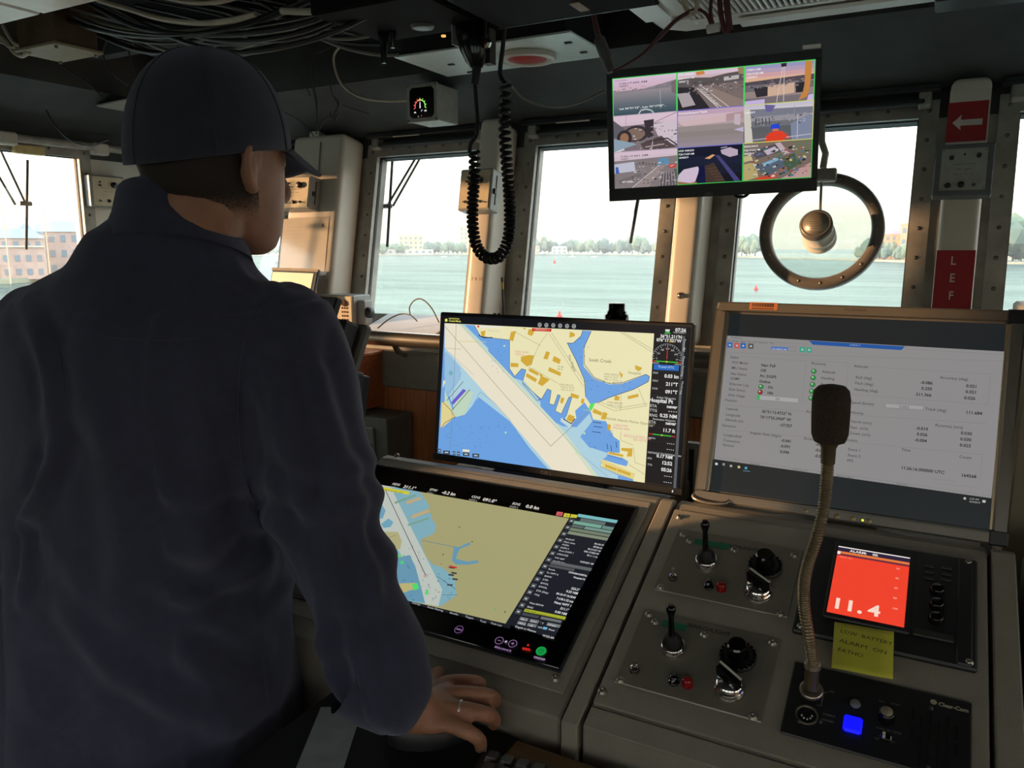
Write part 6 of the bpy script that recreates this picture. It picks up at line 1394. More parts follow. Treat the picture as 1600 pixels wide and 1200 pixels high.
# black overhead radio shelf
rc_ = thing('overhead_radio_shelf', 'black overhead shelf above the windows with radio gear', 'radio shelf', (-.85, 1.55, 2.04))
MB().wbox((-.96, 1.30, 2.040), (-.565, 1.715, 2.100)).build('shelf', mat('shelf_black', (11, 11, 12), .8, spec=.2), rc_, bevel=.006)
MB().wbox((-.964, 1.715, 2.040), (-.566, 1.719, 2.046)).build('front_lip', M_BAR, rc_)
for x in (-.94, -.60): MB().wbox((x, 1.4, 2.10), (x+.02, 1.44, 2.40)).build('hanger', M_BLACK, rc_)
p = onZ(905, 10, 2.04); MB().wbox((p[0]-.010, p[1]-.03, 2.0375), (p[0]+.012, p[1]+.03, 2.040)).build('tan_label', mat('label_tan', (176, 140, 110), .6), rc_)
dbx = thing('dark_radio_box', 'dark radio box left of the hanging hand microphone', 'radio', (-1.22, 1.65, 2.05))
MB().wbox((-1.36, 1.50, 2.07), (-1.03, 1.78, 2.39)).build('case', mat('radio_case', (11, 11, 12), .85, spec=.2), dbx, bevel=.006)
p = onZ(693, 55, 2.07); MB().lathe(DN.sub(p[0], -p[1], .03), [(.006, 0), (.006, .004), (0, .005)], 12).build('indicator_lamp', emis('amber_spark', (255, 170, 90), 1.0), dbx)
p = onZ(660, 40, 2.07); MB().lathe(DN.sub(p[0], -p[1], .03), [(.030, 0), (.028, .006), (.02, .008), (0, .008)], 20).build('speaker_disc', mat('disc_grey', (84, 88, 84), .4), dbx)
# hand microphone clipped to the shelf, with its cord loop
HY = 1.74
hm = thing('hand_microphone', 'black hand microphone hanging upside down from the overhead shelf', 'microphone', onY(742, 130, HY))
cen = [(738, -15), (738, 20), (737, 50), (740, 75), (743, 95), (745, 106)]; wid = [28, 28, 27, 24, 17, 10]
sec = []
for (x, y), w in zip(cen, wid):
    c0 = onY(x, y, HY); hw = w/F_PX*1.95
    sec.append([c0+np.array([math.cos(a)*hw, math.sin(a)*hw*.62, 0]) for a in np.linspace(0, 2*math.pi, 21)[:-1]])
m = MB(); n = 20
m.add([p for s in sec for p in s], [(i*n+k, (i+1)*n+k, (i+1)*n+(k+1) % n, i*n+(k+1) % n) for i in range(len(sec)-1) for k in range(n)], None, True); m.add(sec[-1], [tuple(range(n))])
m.build('body', M_BLACKG, hm)
MB().tube([onY(745, 104, HY), onY(743.5, 118, HY), onY(742, 132, HY)], [.012, .0105, .0095], 12).build('strain_relief', M_RUBBER, hm)
q = [onY(x, y, HY+.03) for x, y in ((756, -10), (764, 100))]; MB().wbox((q[0][0]-.002, HY+.02, q[1][2]), (q[0][0]+.022, HY+.05, 2.06)).build('hanger_bracket', mat('hanger_grey', (74, 70, 64), .5), hm)
MB().box(Fr(onY(711, 55, HY), (1, 0, 0), (0, 0, 1)), (0, 0, 0), (.003, .05, .03)).build('push_to_talk_key', M_BOXG, hm)
p = onY(761, 68, HY); MB().lathe(Fr(p, (1, 0, 0), (0, 0, 1)), [(.013, 0), (.013, .006), (.006, .010), (0, .010)], 7, smooth=False).build('wing_knob', M_CHROME, hm)
CY = 1.74
cc = thing('coiled_cord', 'black coiled cord hanging in a long loop before the window', 'cord', onY(768, 405, CY))
MB().tube(spline([onY(742, 130, CY), onY(744, 160, CY), onY(746.5, 195, CY), onY(744, 212, CY), onY(736, 224, CY), onY(733.5, 238, CY)], 8), .0052, 10).build('straight_end', M_RUBBER, cc)
MB().tube(spline([onY(790, 132, CY), onY(783, 122, CY), onY(781.5, 108, CY), onY(786, 70, CY), onY(789.5, 20, CY), onY(791, -20, CY)], 8), .0056, 10).build('upper_end', M_RUBBER, cc)
ctr = spline([onY(x, y, CY) for x, y in ((741, 236), (741.5, 270), (739, 310), (738.5, 350), (744, 382), (755, 399), (768, 404), (782, 399), (793, 378), (797, 345), (795.5, 300), (791.5, 250), (788.5, 200), (789, 160), (790, 132))], 24)
L = [0.0]
for a, b in zip(ctr[:-1], ctr[1:]): L.append(L[-1]+np.linalg.norm(b-a))
tot = L[-1]; coil = []; NS = 2300; ph_ = 0.0
X1 = np.array([0, 1.0, 0])
for i in range(NS+1):
    s = tot*i/NS; k = min(np.searchsorted(L, s), len(L)-1); k = max(k, 1); tt = (s-L[k-1])/(L[k]-L[k-1]); c0 = ctr[k-1]*(1-tt)+ctr[k]*tt; d = ctr[k]-ctr[k-1]; d = d/np.linalg.norm(d)
    e2 = np.cross(d, X1); e2 /= np.linalg.norm(e2)
    fr_ = i/NS; pitch = .0118 if fr_ < .62 else .0118+.0085*(fr_-.62)/.38
    if fr_ < .12: pitch = .0118+.005*(1-fr_/.12)
    ph_ += tot/NS/pitch*2*math.pi
    coil.append(c0+(X1*math.cos(ph_)+e2*math.sin(ph_))*.0115)
MB().tube(coil, .0048, 6).build('coil', M_RUBBER, cc)
# air conditioner cassette
ac = thing('ceiling_air_conditioner', 'white ceiling cassette air conditioner with a louvred grille', 'air conditioner', (-.22, 1.80, 2.115))
AX0, AX1, AY0, AY1, AZ = -.735, .20, 1.32, 2.262, 2.115
M_AC = mat('ac_white', (248, 244, 236), .3, var=.03)
oct_ = lambda e, ch: [(AX0+e+ch, AY0+e), (AX1-e-ch, AY0+e), (AX1-e, AY0+e+ch), (AX1-e, AY1-e-ch), (AX1-e-ch, AY1-e), (AX0+e+ch, AY1-e), (AX0+e, AY1-e-ch), (AX0+e, AY0+e+ch)]
MB().hexa([np.array((a, b, AZ)) for a, b in oct_(.03, .05)], [np.array((a, b, AZ+.022)) for a, b in oct_(0, .05)]).build('panel', M_AC, ac)
MB().hexa([np.array((a, b, AZ+.022)) for a, b in oct_(.02, .05)], [np.array((a, b, 2.398)) for a, b in oct_(.02, .05)]).build('body', M_AC, ac)
MB().wbox((-.60, 1.46, AZ-.003), (.06, 2.10, AZ+.001)).build('grille_shade_backing', mat('grille_shadow', (66, 62, 58), .7), ac)  # dark sheet, painted in for the shade between the slats
for k in range(46):
    x = -.597+k*.0143; MB().wbox((x, 1.465, AZ-.010), (x+.006, 2.095, AZ-.002)).build('slat', M_AC, ac)
for y in (1.455, 1.68, 1.90, 2.10): MB().wbox((-.605, y-.006, AZ-.012), (.065, y+.006, AZ-.001)).build('cross_bar', M_AC, ac)
MB().wbox((-.50, 2.155, AZ-.014), (-.03, 2.215, AZ-.004)).build('louvre_flap', M_AC, ac, bevel=.003)
MB().wbox((-.715, 1.60, AZ-.012), (-.645, 2.06, AZ-.004)).build('louvre_flap', M_AC, ac, bevel=.003)
MB().wbox((-.655, 2.085, AZ-.010), (-.60, 2.15, AZ-.002)).build('corner_cover', M_AC, ac, bevel=.002)
# cables clipped under the air conditioner
M_MAROON = mat('cable_maroon', (84, 36, 34), .5); M_CABW = mat('cable_white', (190, 180, 160), .5); M_CABG = mat('cable_grey', (120, 116, 106), .55); M_CABB = mat('cable_black', (34, 35, 36), .5)
hc = thing('hanging_cable_loops', 'maroon and white cables hanging in loops under the air conditioner', 'cables', onY(1110, 40, 1.9))
for l, m_, r in (([(1068, -10), (1070, 8), (1078, 20), (1088, 16), (1090, -8)], M_CABW, .006), ([(1112, -10), (1110, 20), (1114, 38), (1120, 44)], M_MAROON, .0045), ([(1124, -10), (1126, 20), (1132, 46), (1138, 44), (1134, 0)], M_MAROON, .0060), ([(1136, -10), (1140, 30), (1142, 46)], M_MAROON, .0050), ([(1075, 18), (1090, 15), (1103, 22), (1110, 36), (1108, 46)], M_MAROON, .0040)):
    MB().tube(spline([onY(x, y, 1.90) for x, y in l], 8), r, 8).build('cable', m_, hc)
p = onY(1113, 45, 1.9); MB().tube([p+(-.012, 0, 0), p+(.016, 0, .002)], .010, 10).build('clamp', M_WHITE, hc)
ic_ = thing('inline_connector', 'grey inline cable connector hanging left of the camera monitor', 'connector', onY(955, 113, 1.75))
k0, k1 = onY(934, 55, 1.75), onY(955, 113, 1.75); kd = k1-k0
pr = [(-.22, .0045), (0, .006), (.06, .0085), (.10, .0125), (.34, .0135), (.62, .0130), (.68, .0100), (.72, .0105), (.98, .0095), (1.0, .006)]
MB().tube([k0+kd*a for a, r in pr], [r for a, r in pr], 14).build('connector_body', mat('connector_grey', (82, 78, 74), .4, var=.15), ic_)
MB().tube(spline([onY(926, 15, 1.75), onY(930, 35, 1.75), onY(935, 56, 1.75)], 6), .006, 10).build('upper_cable', M_MAROON, ic_)
MB().tube(spline([onY(957, 112, 1.75), onY(975, 103, 1.76), onY(1005, 84, 1.79), onY(1030, 58, 1.84), onY(1055, 33, 1.88), onY(1078, 18, 1.90)], 8), [.0025]*8+[.0032]*8+[.0040]*8+[.0052]*17, 8).build('red_lead', M_MAROON, ic_)
# fluorescent fixture, top left
fl = thing('ceiling_light_fixture', 'white ceiling light fixture at the top left corner', 'ceiling light', (-2.2, 1.0, 2.10))
MB().wbox((-2.75, .82, 2.100), (-2.02, 1.255, 2.18)).build('diffuser_panel', M_AC, fl, bevel=.004)
MB().wbox((-2.005, .82, 2.100), (-1.45, 1.255, 2.18)).build('diffuser_panel', M_AC, fl, bevel=.004)
MB().wbox((-2.78, .80, 2.125), (-1.42, 1.262, 2.40)).build('housing', M_AC, fl, bevel=.004)
# junction box
jb = thing('junction_box', 'old brown junction box with a tan cover under the ceiling', 'junction box', (-2.55, 1.58, 2.14))
MB().wbox((-2.63, 1.55, 2.152), (-2.43, 1.69, 2.30)).build('box', mat('jb_brown', (84, 66, 46), .6, var=.3, scale=20), jb, bevel=.004)
MB().wbox((-2.645, 1.54, 2.142), (-2.42, 1.70, 2.152)).build('cover', mat('jb_tan', (150, 138, 112), .55, var=.1), jb, bevel=.002)
for x in (-2.63, -2.44):
    for y in (1.555, 1.685): MB().lathe(Fr((x, y, 2.142), (1, 0, 0), (0, -1, 0)), [(.006, 0), (.005, .008), (0, .009)], 8).build('cover_bolt', M_BOLT, jb)
tg = tag(MB().hexa([np.array(q) for q in (onZ(150, 166, 2.1), onZ(215, 153, 2.1), onZ(215, 181, 2.1))], [np.array(q)+(0, 0, .006) for q in (onZ(150, 166, 2.1), onZ(215, 153, 2.1), onZ(215, 181, 2.1))]).build('gusset_plate', mat('gusset', (150, 146, 136), .5), None), 'pale triangular gusset plate beside the cap', 'gusset')
# overhead beams and the cable runs
for k, (y, z) in enumerate(((1.30, 2.27), (2.0, 2.25))):
    o = MB().wbox((-3.29, y, z), (3.29, y+.05, 2.398)).build('trim_%d' % (13+k), M_DARK); o['kind'] = 'structure'
cb = thing('overhead_cable_run', 'thick sagging run of many dark cables along the ceiling', 'cable run', (-1.7, 1.7, 2.2))
rk = random.Random(11)
def cable(pts, y, r, m_, par, name='cable', dy=0.0):
    q = []
    for i, (a, b) in enumerate(pts): q.append(onY(a, b, y+dy*i/(len(pts)-1)))
    MB().tube(spline(q, 7), r, 7).build(name, m_, par)
for k in range(26):
    j = k*3.2; yy = 1.55+.5*rk.random(); m_ = rk.choice([M_CABB, M_CABB, mat('cable_dim', (66, 66, 62), .55), M_CABG])
    x0 = rk.uniform(60, 190); sag = rk.uniform(20, 62)
    cable([(x0-40, -20+j*.2), (x0+60, 18+sag*.5+rk.uniform(-8, 8)), (x0+170, 26+sag+rk.uniform(-6, 6)), (x0+290, 16+sag*.85), (x0+390, -4+sag*.4+rk.uniform(-8, 8)), (x0+470, -30)], yy, rk.uniform(.004, .009), m_, cb)
for k in range(12):
    x0 = rk.uniform(330, 470); cable([(x0-120, -14+k*2), (x0, 8+k*2.6), (x0+80, 40+k*2.2), (x0+170, 30+k*1.5), (x0+260, -12)], rk.uniform(1.7, 2.0), rk.uniform(.0035, .007), rk.choice([M_CABB, mat('cable_dim', (66, 66, 62), .55), M_CABG]), cb)
wcb = thing('pale_cables', 'two bright white cables sagging across the ceiling above the cap', 'cables', (-1.6, 1.6, 2.2))
cable([(152, 0), (200, 14), (250, 29), (310, 36), (360, 32), (400, 22)], 1.55, .0075, M_CABW, wcb)
cable([(440, 17), (480, 18), (520, 14), (560, 5), (590, -4)], 1.55, .0085, M_CABW, wcb)
cable([(255, -4), (300, 4), (340, 3), (380, -6)], 1.5, .006, M_CABW, wcb)
hang = thing('sagging_black_cables', 'black cables sagging from the ceiling toward the lamp plate', 'cables', (-1.5, 1.8, 2.15))
cable([(395, 0), (430, 18), (480, 50), (530, 72), (580, 84), (622, 86)], 1.85, .0050, M_CABG, hang); cable([(410, 4), (450, 28), (500, 56), (545, 67), (600, 69)], 1.84, .0055, M_CABB, hang); cable([(515, -6), (518, 20), (530, 44), (560, 54), (600, 52)], 1.80, .005, M_CABG, hang)
cable([(495, 24), (520, 38), (560, 50)], 1.86, .0045, M_CABB, hang)
sg = thing('gauge_cable', 'pale cable dropping from the cable run to the gauge box', 'cable', (-1.75, 2.25, 2.02))
cable([(532, 72), (523, 84), (522, 100), (530, 125), (545, 142), (570, 154), (605, 158), (638, 157)], 2.22, .0042, M_CABW, sg, dy=.08)
wd = thing('sagging_wire', 'thin grey wire sagging between the lamp plate and the camera monitor', 'wire', (-1.0, 2.3, 2.0))
cable([(795, 130), (820, 155), (860, 167), (900, 162), (945, 142)], 2.3, .0035, M_CABG, wd)
tw = thing('tangled_wires', 'thin tangled wires hanging on the dark soffit above the broad post', 'wires', (-2.2, 2.3, 2.0))
for l in ([(520, 72), (492, 88), (488, 110), (492, 140), (495, 165), (494, 210)], [(500, 80), (480, 92), (482, 120), (492, 150), (497, 205)], [(515, 130), (520, 150), (528, 165), (520, 185), (515, 175)], [(520, 150), (530, 162), (522, 178), (524, 190), (530, 176)], [(535, 165), (555, 172), (575, 178)], [(452, 98), (470, 122), (485, 150)], [(498, 205), (505, 190), (518, 182)], [(445, 176), (470, 190), (490, 212)]):
    cable(l, 2.28, .0022, mat('cable_dim', (66, 66, 62), .55), tw, 'wire')
lw_ = thing('loose_wires', 'thin loose wires hanging on the dark header left of the cap', 'wires', (-2.8, 1.9, 2.1))
for l in ([(78, 92), (110, 112), (140, 132), (160, 154)], [(168, 60), (161, 80), (166, 100), (180, 118), (200, 134)], [(208, 66), (202, 80), (205, 98), (212, 118)], [(72, 172), (85, 195), (108, 218), (140, 228), (170, 218)], [(120, 12), (155, 48), (200, 74), (250, 90)], [(135, 8), (175, 38), (215, 66), (260, 92)]):
    cable(l, 1.85, .0030, mat('cable_dim', (66, 66, 62), .55), lw_, 'wire')
jw = thing('junction_cables', 'pale cables curling into the brown junction box', 'cables', (-2.6, 1.55, 2.12))
for l in ([(-5, 52), (10, 66), (22, 82), (34, 88), (46, 82)], [(5, 40), (16, 60), (26, 70), (42, 71)], [(-8, 62), (8, 68), (16, 74), (26, 74)]): cable(l, 1.56, .006, M_CABW, jw)
# two black probes hanging at the ceiling
pb = thing('hanging_strap_ends', 'two black tapered strap ends hanging from the ceiling', 'straps', onY(600, 100, 1.7))
for l, r in (([(596, 20), (599, 55), (600, 99)], [.018, .014, .006]), ([(611, 25), (613, 50), (614, 75)], [.015, .011, .005])): MB().tube([onY(x, y, 1.7) for x, y in l], r, 10).build('strap_end', M_BLACKG, pb)
q = onY(605, 10, 1.7); MB().wbox((q[0]-.05, 1.66, q[2]-.02), (q[0]+.06, 1.76, 2.30)).build('bracket', M_BLACK, pb)
rf = thing('upper_right_fitting', 'grey metal fitting at the top right under the ceiling', 'fitting', onY(1520, 5, 2.1))
u0, u1 = onY(1460, 18, 2.1), onY(1590, 6, 2.1); MB().wbox((u0[0], 2.02, u0[2]), (u1[0]+.2, 2.12, 2.34)).build('body', mat('fit_grey', (70, 76, 76), .4, metal=.4), rf, bevel=.004)
MB().wbox((u0[0]+.05, 2.01, u0[2]+.004), (u0[0]+.065, 2.02, u0[2]+.02)).build('screw_tab', M_CHROME, rf)

gj = thing('cable_gland_box', 'small cream cable box on top of the broad window post', 'junction box', FW.p(*FW.px(496, 216, .10), .10))
u_, v_ = FW.px(496, 216, .10)
MB().box(FW, (u_, v_, .10), (.052, .046, .05)).build('box', M_CREAM, gj, bevel=.004)
MB().tube([FW.p(*FW.px(501, 222, .143), .143), FW.p(*FW.px(499, 250, .143), .143), FW.p(*FW.px(497, 276, .143), .143)], .0022, 8).build('lead', M_CABG, gj)
# ================================================================ the person at the console
def v3(*a): return np.array(a, float)
BA = math.radians(20); rB = v3(math.cos(BA), math.sin(BA), 0); fB = v3(-math.sin(BA), math.cos(BA), 0)
HA = math.radians(2.0); HP = math.radians(-4)
fH0 = v3(math.sin(HA), math.cos(HA), 0); rH = v3(math.cos(HA), -math.sin(HA), 0)
fH = fH0*math.cos(HP)-v3(0, 0, 1)*math.sin(HP); uH = fH0*math.sin(HP)+v3(0, 0, 1)*math.cos(HP)
HC = atF(337, 267, 1.06)
NECK = atF(276, 352, 1.05)
def hp(x, y, z): return HC+rH*x+fH*y+uH*z
WRIST = onZ(652, 1112, .938)
SH_R, EL_R = v3(-.782, .765, 1.395), v3(-.690, .750, 1.150)
SH_L = v3(-1.11, .645, 1.378); EL_L = atF(98, 845, 1.06); WR_L = v3(-1.15, .84, 1.03)
PEL = v3(-1.00, .69, .92)

def loft(mb, rings, caps=True):
    n = len(rings[0]); vs = [p for r in rings for p in r]
    mb.add(vs, [(i*n+k, i*n+(k+1) % n, (i+1)*n+(k+1) % n, (i+1)*n+k) for i in range(len(rings)-1) for k in range(n)], None, True)
    if caps: mb.add(rings[0], [tuple(range(n))[::-1]]); mb.add(rings[-1], [tuple(range(n))])
def ell(c, a, b, u, w, n=36, p=2.0):
    out = []
    for k in range(n):
        t = 2*math.pi*k/n; ct, st = math.cos(t), math.sin(t)
        out.append(c+u*a*math.copysign(abs(ct)**(2/p), ct)+w*b*math.copysign(abs(st)**(2/p), st))
    return out
def limb(mb, pts, rs, n=20):
    P = spline(pts, 8); m = len(pts)
    R = np.interp(np.linspace(0, m-1, len(P)), range(m), rs)
    # rounded ends
    d0 = P[0]-P[1]; d0 /= np.linalg.norm(d0); d1 = P[-1]-P[-2]; d1 /= np.linalg.norm(d1)
    pre = [(P[0]+d0*R[0]*math.sin(a), R[0]*math.cos(a)) for a in (1.45, 1.1, .7, .35)]
    post = [(P[-1]+d1*R[-1]*math.sin(a), R[-1]*math.cos(a)) for a in (.35, .7, 1.1, 1.45)]
    Q = [p for p, r in pre]+list(P)+[p for p, r in post]; RR = [r for p, r in pre]+list(R)+[r for p, r in post]
    mb.tube(Q, RR, n)
def remeshed(mb, name, vox, smooth_it=4, fac=.5):
    me = bpy.data.meshes.new(name); me.from_pydata(mb.v, [], mb.f); me.update()
    bm = bmesh.new(); bm.from_mesh(me); bmesh.ops.remove_doubles(bm, verts=bm.verts, dist=1e-6); bmesh.ops.recalc_face_normals(bm, faces=bm.faces); bm.to_mesh(me); bm.free()
    ob = bpy.data.objects.new(name, me); COL.objects.link(ob)
    r = ob.modifiers.new('r', 'REMESH'); r.mode = 'VOXEL'; r.voxel_size = vox
    s_ = ob.modifiers.new('s', 'SMOOTH'); s_.iterations = smooth_it; s_.factor = fac
    dg = bpy.context.evaluated_depsgraph_get(); dg.update()
    out = bpy.data.meshes.new_from_object(ob.evaluated_get(dg))
    bpy.data.objects.remove(ob); bpy.data.meshes.remove(me)
    return out
def finish(me, name, m_, parent):
    off = LOC[parent.name]
    co = np.empty(len(me.vertices)*3); me.vertices.foreach_get('co', co); co = co.reshape(-1, 3)-off; me.vertices.foreach_set('co', co.ravel())
    me.polygons.foreach_set('use_smooth', [True]*len(me.polygons)); me.materials.clear(); me.materials.append(m_); me.update()
    o = bpy.data.objects.new(name, me); COL.objects.link(o); o.parent = parent; LOC[o.name] = off
    return o

def skin_mat():
    m = mat('skin', (172, 122, 96), .5, var=.10, scale=40, bump=.25, bscale=500)
    p = m.node_tree.nodes['Principled BSDF']; p.inputs['Subsurface Weight'].default_value = .12; p.inputs['Subsurface Radius'].default_value = (.012, .004, .002); p.inputs['Subsurface Scale'].default_value = 1.0
    return m
def cloth_mat(name, rgb):
    m = mat(name, rgb, .85, var=.14, scale=60, bump=.5, bscale=1400)
    p = m.node_tree.nodes['Principled BSDF']; p.inputs['Sheen Weight'].default_value = .35; p.inputs['Sheen Roughness'].default_value = .5; p.inputs['Sheen Tint'].default_value = (.75, .78, 1, 1)
    return m
M_NAVY = cloth_mat('navy_cotton', (54, 57, 80)); M_CAP = cloth_mat('cap_navy', (48, 50, 62)); M_TROU = cloth_mat('trouser_navy', (66, 70, 104))

person = thing('person', 'person in dark navy coveralls and cap standing at the console, seen from behind', 'person', (-1.0, .69, 0.0))
# ---- body: one continuous skin surface
HEAD = [(-.114, .020, .060, .038), (-.105, .036, .074, .018), (-.086, .050, .083, -.018), (-.062, .060, .089, -.052), (-.035, .067, .093, -.078), (0, .0735, .095, -.092), (.03, .0755, .098, -.099), (.06, .0745, .094, -.100), (.085, .066, .076, -.088), (.102, .050, .052, -.066), (.112, .026, .026, -.036)]
b = MB()
rings = []
for z, hw, fy, by in HEAD:
    rings.append(ell(hp(0, (fy+by)/2, z), hw, (fy-by)/2, rH, fH, 36, 2.25))
loft(b, rings)
limb(b, [hp(0, .095, .022), hp(0, .106, -.005), hp(0, .116, -.030), hp(0, .106, -.040)], [.009, .010, .012, .009])       # nose
limb(b, [hp(-.022, .080, -.062), hp(0, .090, -.060), hp(.022, .080, -.062)], [.006, .009, .006]); limb(b, [hp(-.018, .078, -.074), hp(0, .086, -.074), hp(.018, .078, -.074)], [.006, .009, .006])
limb(b, [hp(-.055, .074, .030), hp(-.028, .093, .034), hp(0, .096, .030), hp(.028, .093, .034), hp(.055, .074, .030)], [.008, .010, .009, .010, .008])
for s_ in (-1, 1):                                           # ears: rim, bowl, lobe
    e = lambda y, z, x=.0: hp(s_*(.077+x*.9), -.006+y*.9, -.004+z*.88)
    limb(b, [e(.010, .004, -.006), e(.012, .022), e(.002, .033, .006), e(-.014, .030, .011), e(-.021, .012, .013), e(-.017, -.010, .010), e(-.006, -.026, .004)], [.005, .0055, .006, .0065, .006, .0055, .007])
    limb(b, [e(-.002, .022, -.004), e(-.006, .0, -.002), e(-.002, -.022, -.004)], [.009, .011, .008])
limb(b, [hp(0, -.030, -.050), NECK+v3(0, 0, .02), NECK-v3(0, 0, .06)], [.060, .058, .052], 28)
tors = [(PEL+v3(0, 0, -.10), .15, .11), (PEL, .165, .115), (PEL+v3(.01, .0, .16), .145, .105), (v3(-.965, .70, 1.25), .165, .115), (v3(-.95, .703, 1.38), .175, .11), (v3(-.946, .705, 1.41), .13, .075), (NECK-v3(0, 0, .06), .06, .055)]
loft(b, [ell(c_, a, q, rB, fB, 32) for c_, a, q in tors])
limb(b, [SH_R-rB*.02, EL_R, WRIST], [.044, .038, .028]); limb(b, [SH_L+rB*.02, EL_L, WR_L], [.044, .038, .028])
limb(b, [PEL+rB*.09-v3(0, 0, .08), v3(-.905, .73, .48), v3(-.90, .70, .07)], [.085, .055, .040]); limb(b, [PEL-rB*.09-v3(0, 0, .08), v3(-1.08, .67, .48), v3(-1.085, .64, .07)], [.085, .055, .040])
# right hand, palm down on the mouse
K = [onZ(694, 1070, .935), onZ(703, 1086, .938), onZ(704, 1107, .935), onZ(698, 1130, .928)]       # knuckles: index, middle, ring, little
PIP = [onZ(738, 1066, .934), onZ(757, 1087, .936), onZ(755, 1115, .932), onZ(735, 1146, .920)]
DIP = [onZ(752, 1071, .914), onZ(773, 1094, .912), onZ(771, 1123, .908), onZ(750, 1158, .902)]
TIP = [onZ(753, 1079, .893), onZ(774, 1104, .889), onZ(771, 1132, .888), onZ(750, 1168, .886)]
FRAD = [.0106, .0110, .0106, .0098]
wd_ = onZ(655, 1085, .935)-onZ(655, 1140, .925)
palm0 = WRIST
loft(b, [ell(WRIST, .028, .020, wd_/np.linalg.norm(wd_), v3(0, 0, 1), 20), ell((WRIST*.6+(K[1]+K[2])/2*.4)-v3(0, 0, .004), .036, .019, wd_/np.linalg.norm(wd_), v3(0, 0, 1), 20), ell((K[1]+K[2])/2-v3(0, 0, .006), .041, .016, wd_/np.linalg.norm(wd_), v3(0, 0, 1), 20), ell((K[1]+K[2])/2*.8+(PIP[1]+PIP[2])/2*.2-v3(0, 0, .008), .036, .011, wd_/np.linalg.norm(wd_), v3(0, 0, 1), 20)])
for k_, p_, d_, t_, r in zip(K, PIP, DIP, TIP, FRAD):
    limb(b, [WRIST*.45+k_*.55-v3(0, 0, .004), k_, p_, d_, t_], [r*.95, r*1.12, r*1.02, r*.95, r*.82], 14)
limb(b, [WRIST*.8+K[0]*.2-v3(0, 0, .010), onZ(680, 1058, .918), onZ(705, 1055, .902), onZ(722, 1060, .893)], [.016, .013, .0105, .0085], 14)     # thumb along the far side of the mouse
# left hand, relaxed
fw_l = v3(-.2, .97, -.15); fw_l /= np.linalg.norm(fw_l); sd_l = np.cross(fw_l, v3(0, 0, 1)); sd_l /= np.linalg.norm(sd_l)
loft(b, [ell(WR_L, .026, .019, sd_l, v3(0, 0, 1), 16), ell(WR_L+fw_l*.05, .038, .016, sd_l, v3(0, 0, 1), 16), ell(WR_L+fw_l*.085, .038, .013, sd_l, v3(0, 0, 1), 16)])
for i, ln in enumerate((.070, .078, .072, .058)):
    q0 = WR_L+fw_l*.078+sd_l*(.029-.0195*i)*1.0; limb(b, [q0, q0+fw_l*ln*.45-v3(0, 0, .006), q0+fw_l*ln*.8-v3(0, 0, .022), q0+fw_l*ln*.9-v3(0, 0, .040)], [.0095, .009, .0085, .007], 12)
limb(b, [WR_L+fw_l*.02+sd_l*.022, WR_L+fw_l*.05+sd_l*.050-v3(0, 0, .008), WR_L+fw_l*.085+sd_l*.056-v3(0, 0, .016)], [.013, .011, .009], 12)
body = finish(remeshed(b, 'body', .0042, 3, .4), 'body', skin_mat(), person); body['label'] = 'tanned neck, ear and hand'
for s_ in (-1, 1):
    fe = Fr(hp(s_*.031, .080, .012), rH, uH)
    MB().lathe(Fr(fe.o, rH, uH), [(.0115, -.006), (.012, 0), (.009, .0075), (.004, .0108), (0, .0115)][::1], 16).build('eye', mat('eye_white', (220, 214, 206), .2), person)
# nails, finger ring
ri = PIP[2]*.30+K[2]*.70; dr = PIP[2]-K[2]; dr /= np.linalg.norm(dr)
MB().tube([ri-dr*.0014, ri+dr*.0014], .0128, 20).build('finger_ring', mat('ring_silver', (210, 206, 200), .35, metal=.6), person)['label'] = 'plain metal finger ring'
for d_, t_, r in zip(DIP, TIP, FRAD):
    ax_ = t_-d_; ax_ /= np.linalg.norm(ax_); n_ = v3(.5, -.2, .6); n_ -= ax_*(n_ @ ax_); n_ /= np.linalg.norm(n_); sd = np.cross(ax_, n_)
    MB().prism(Fr(t_-ax_*.001, sd, ax_), [(.0048*math.cos(a), .0058*math.sin(a)) for a in np.linspace(0, 6.0, 12)], r*.55*0, r*.86).build('fingernail', mat('nail', (190, 150, 130), .3), person)
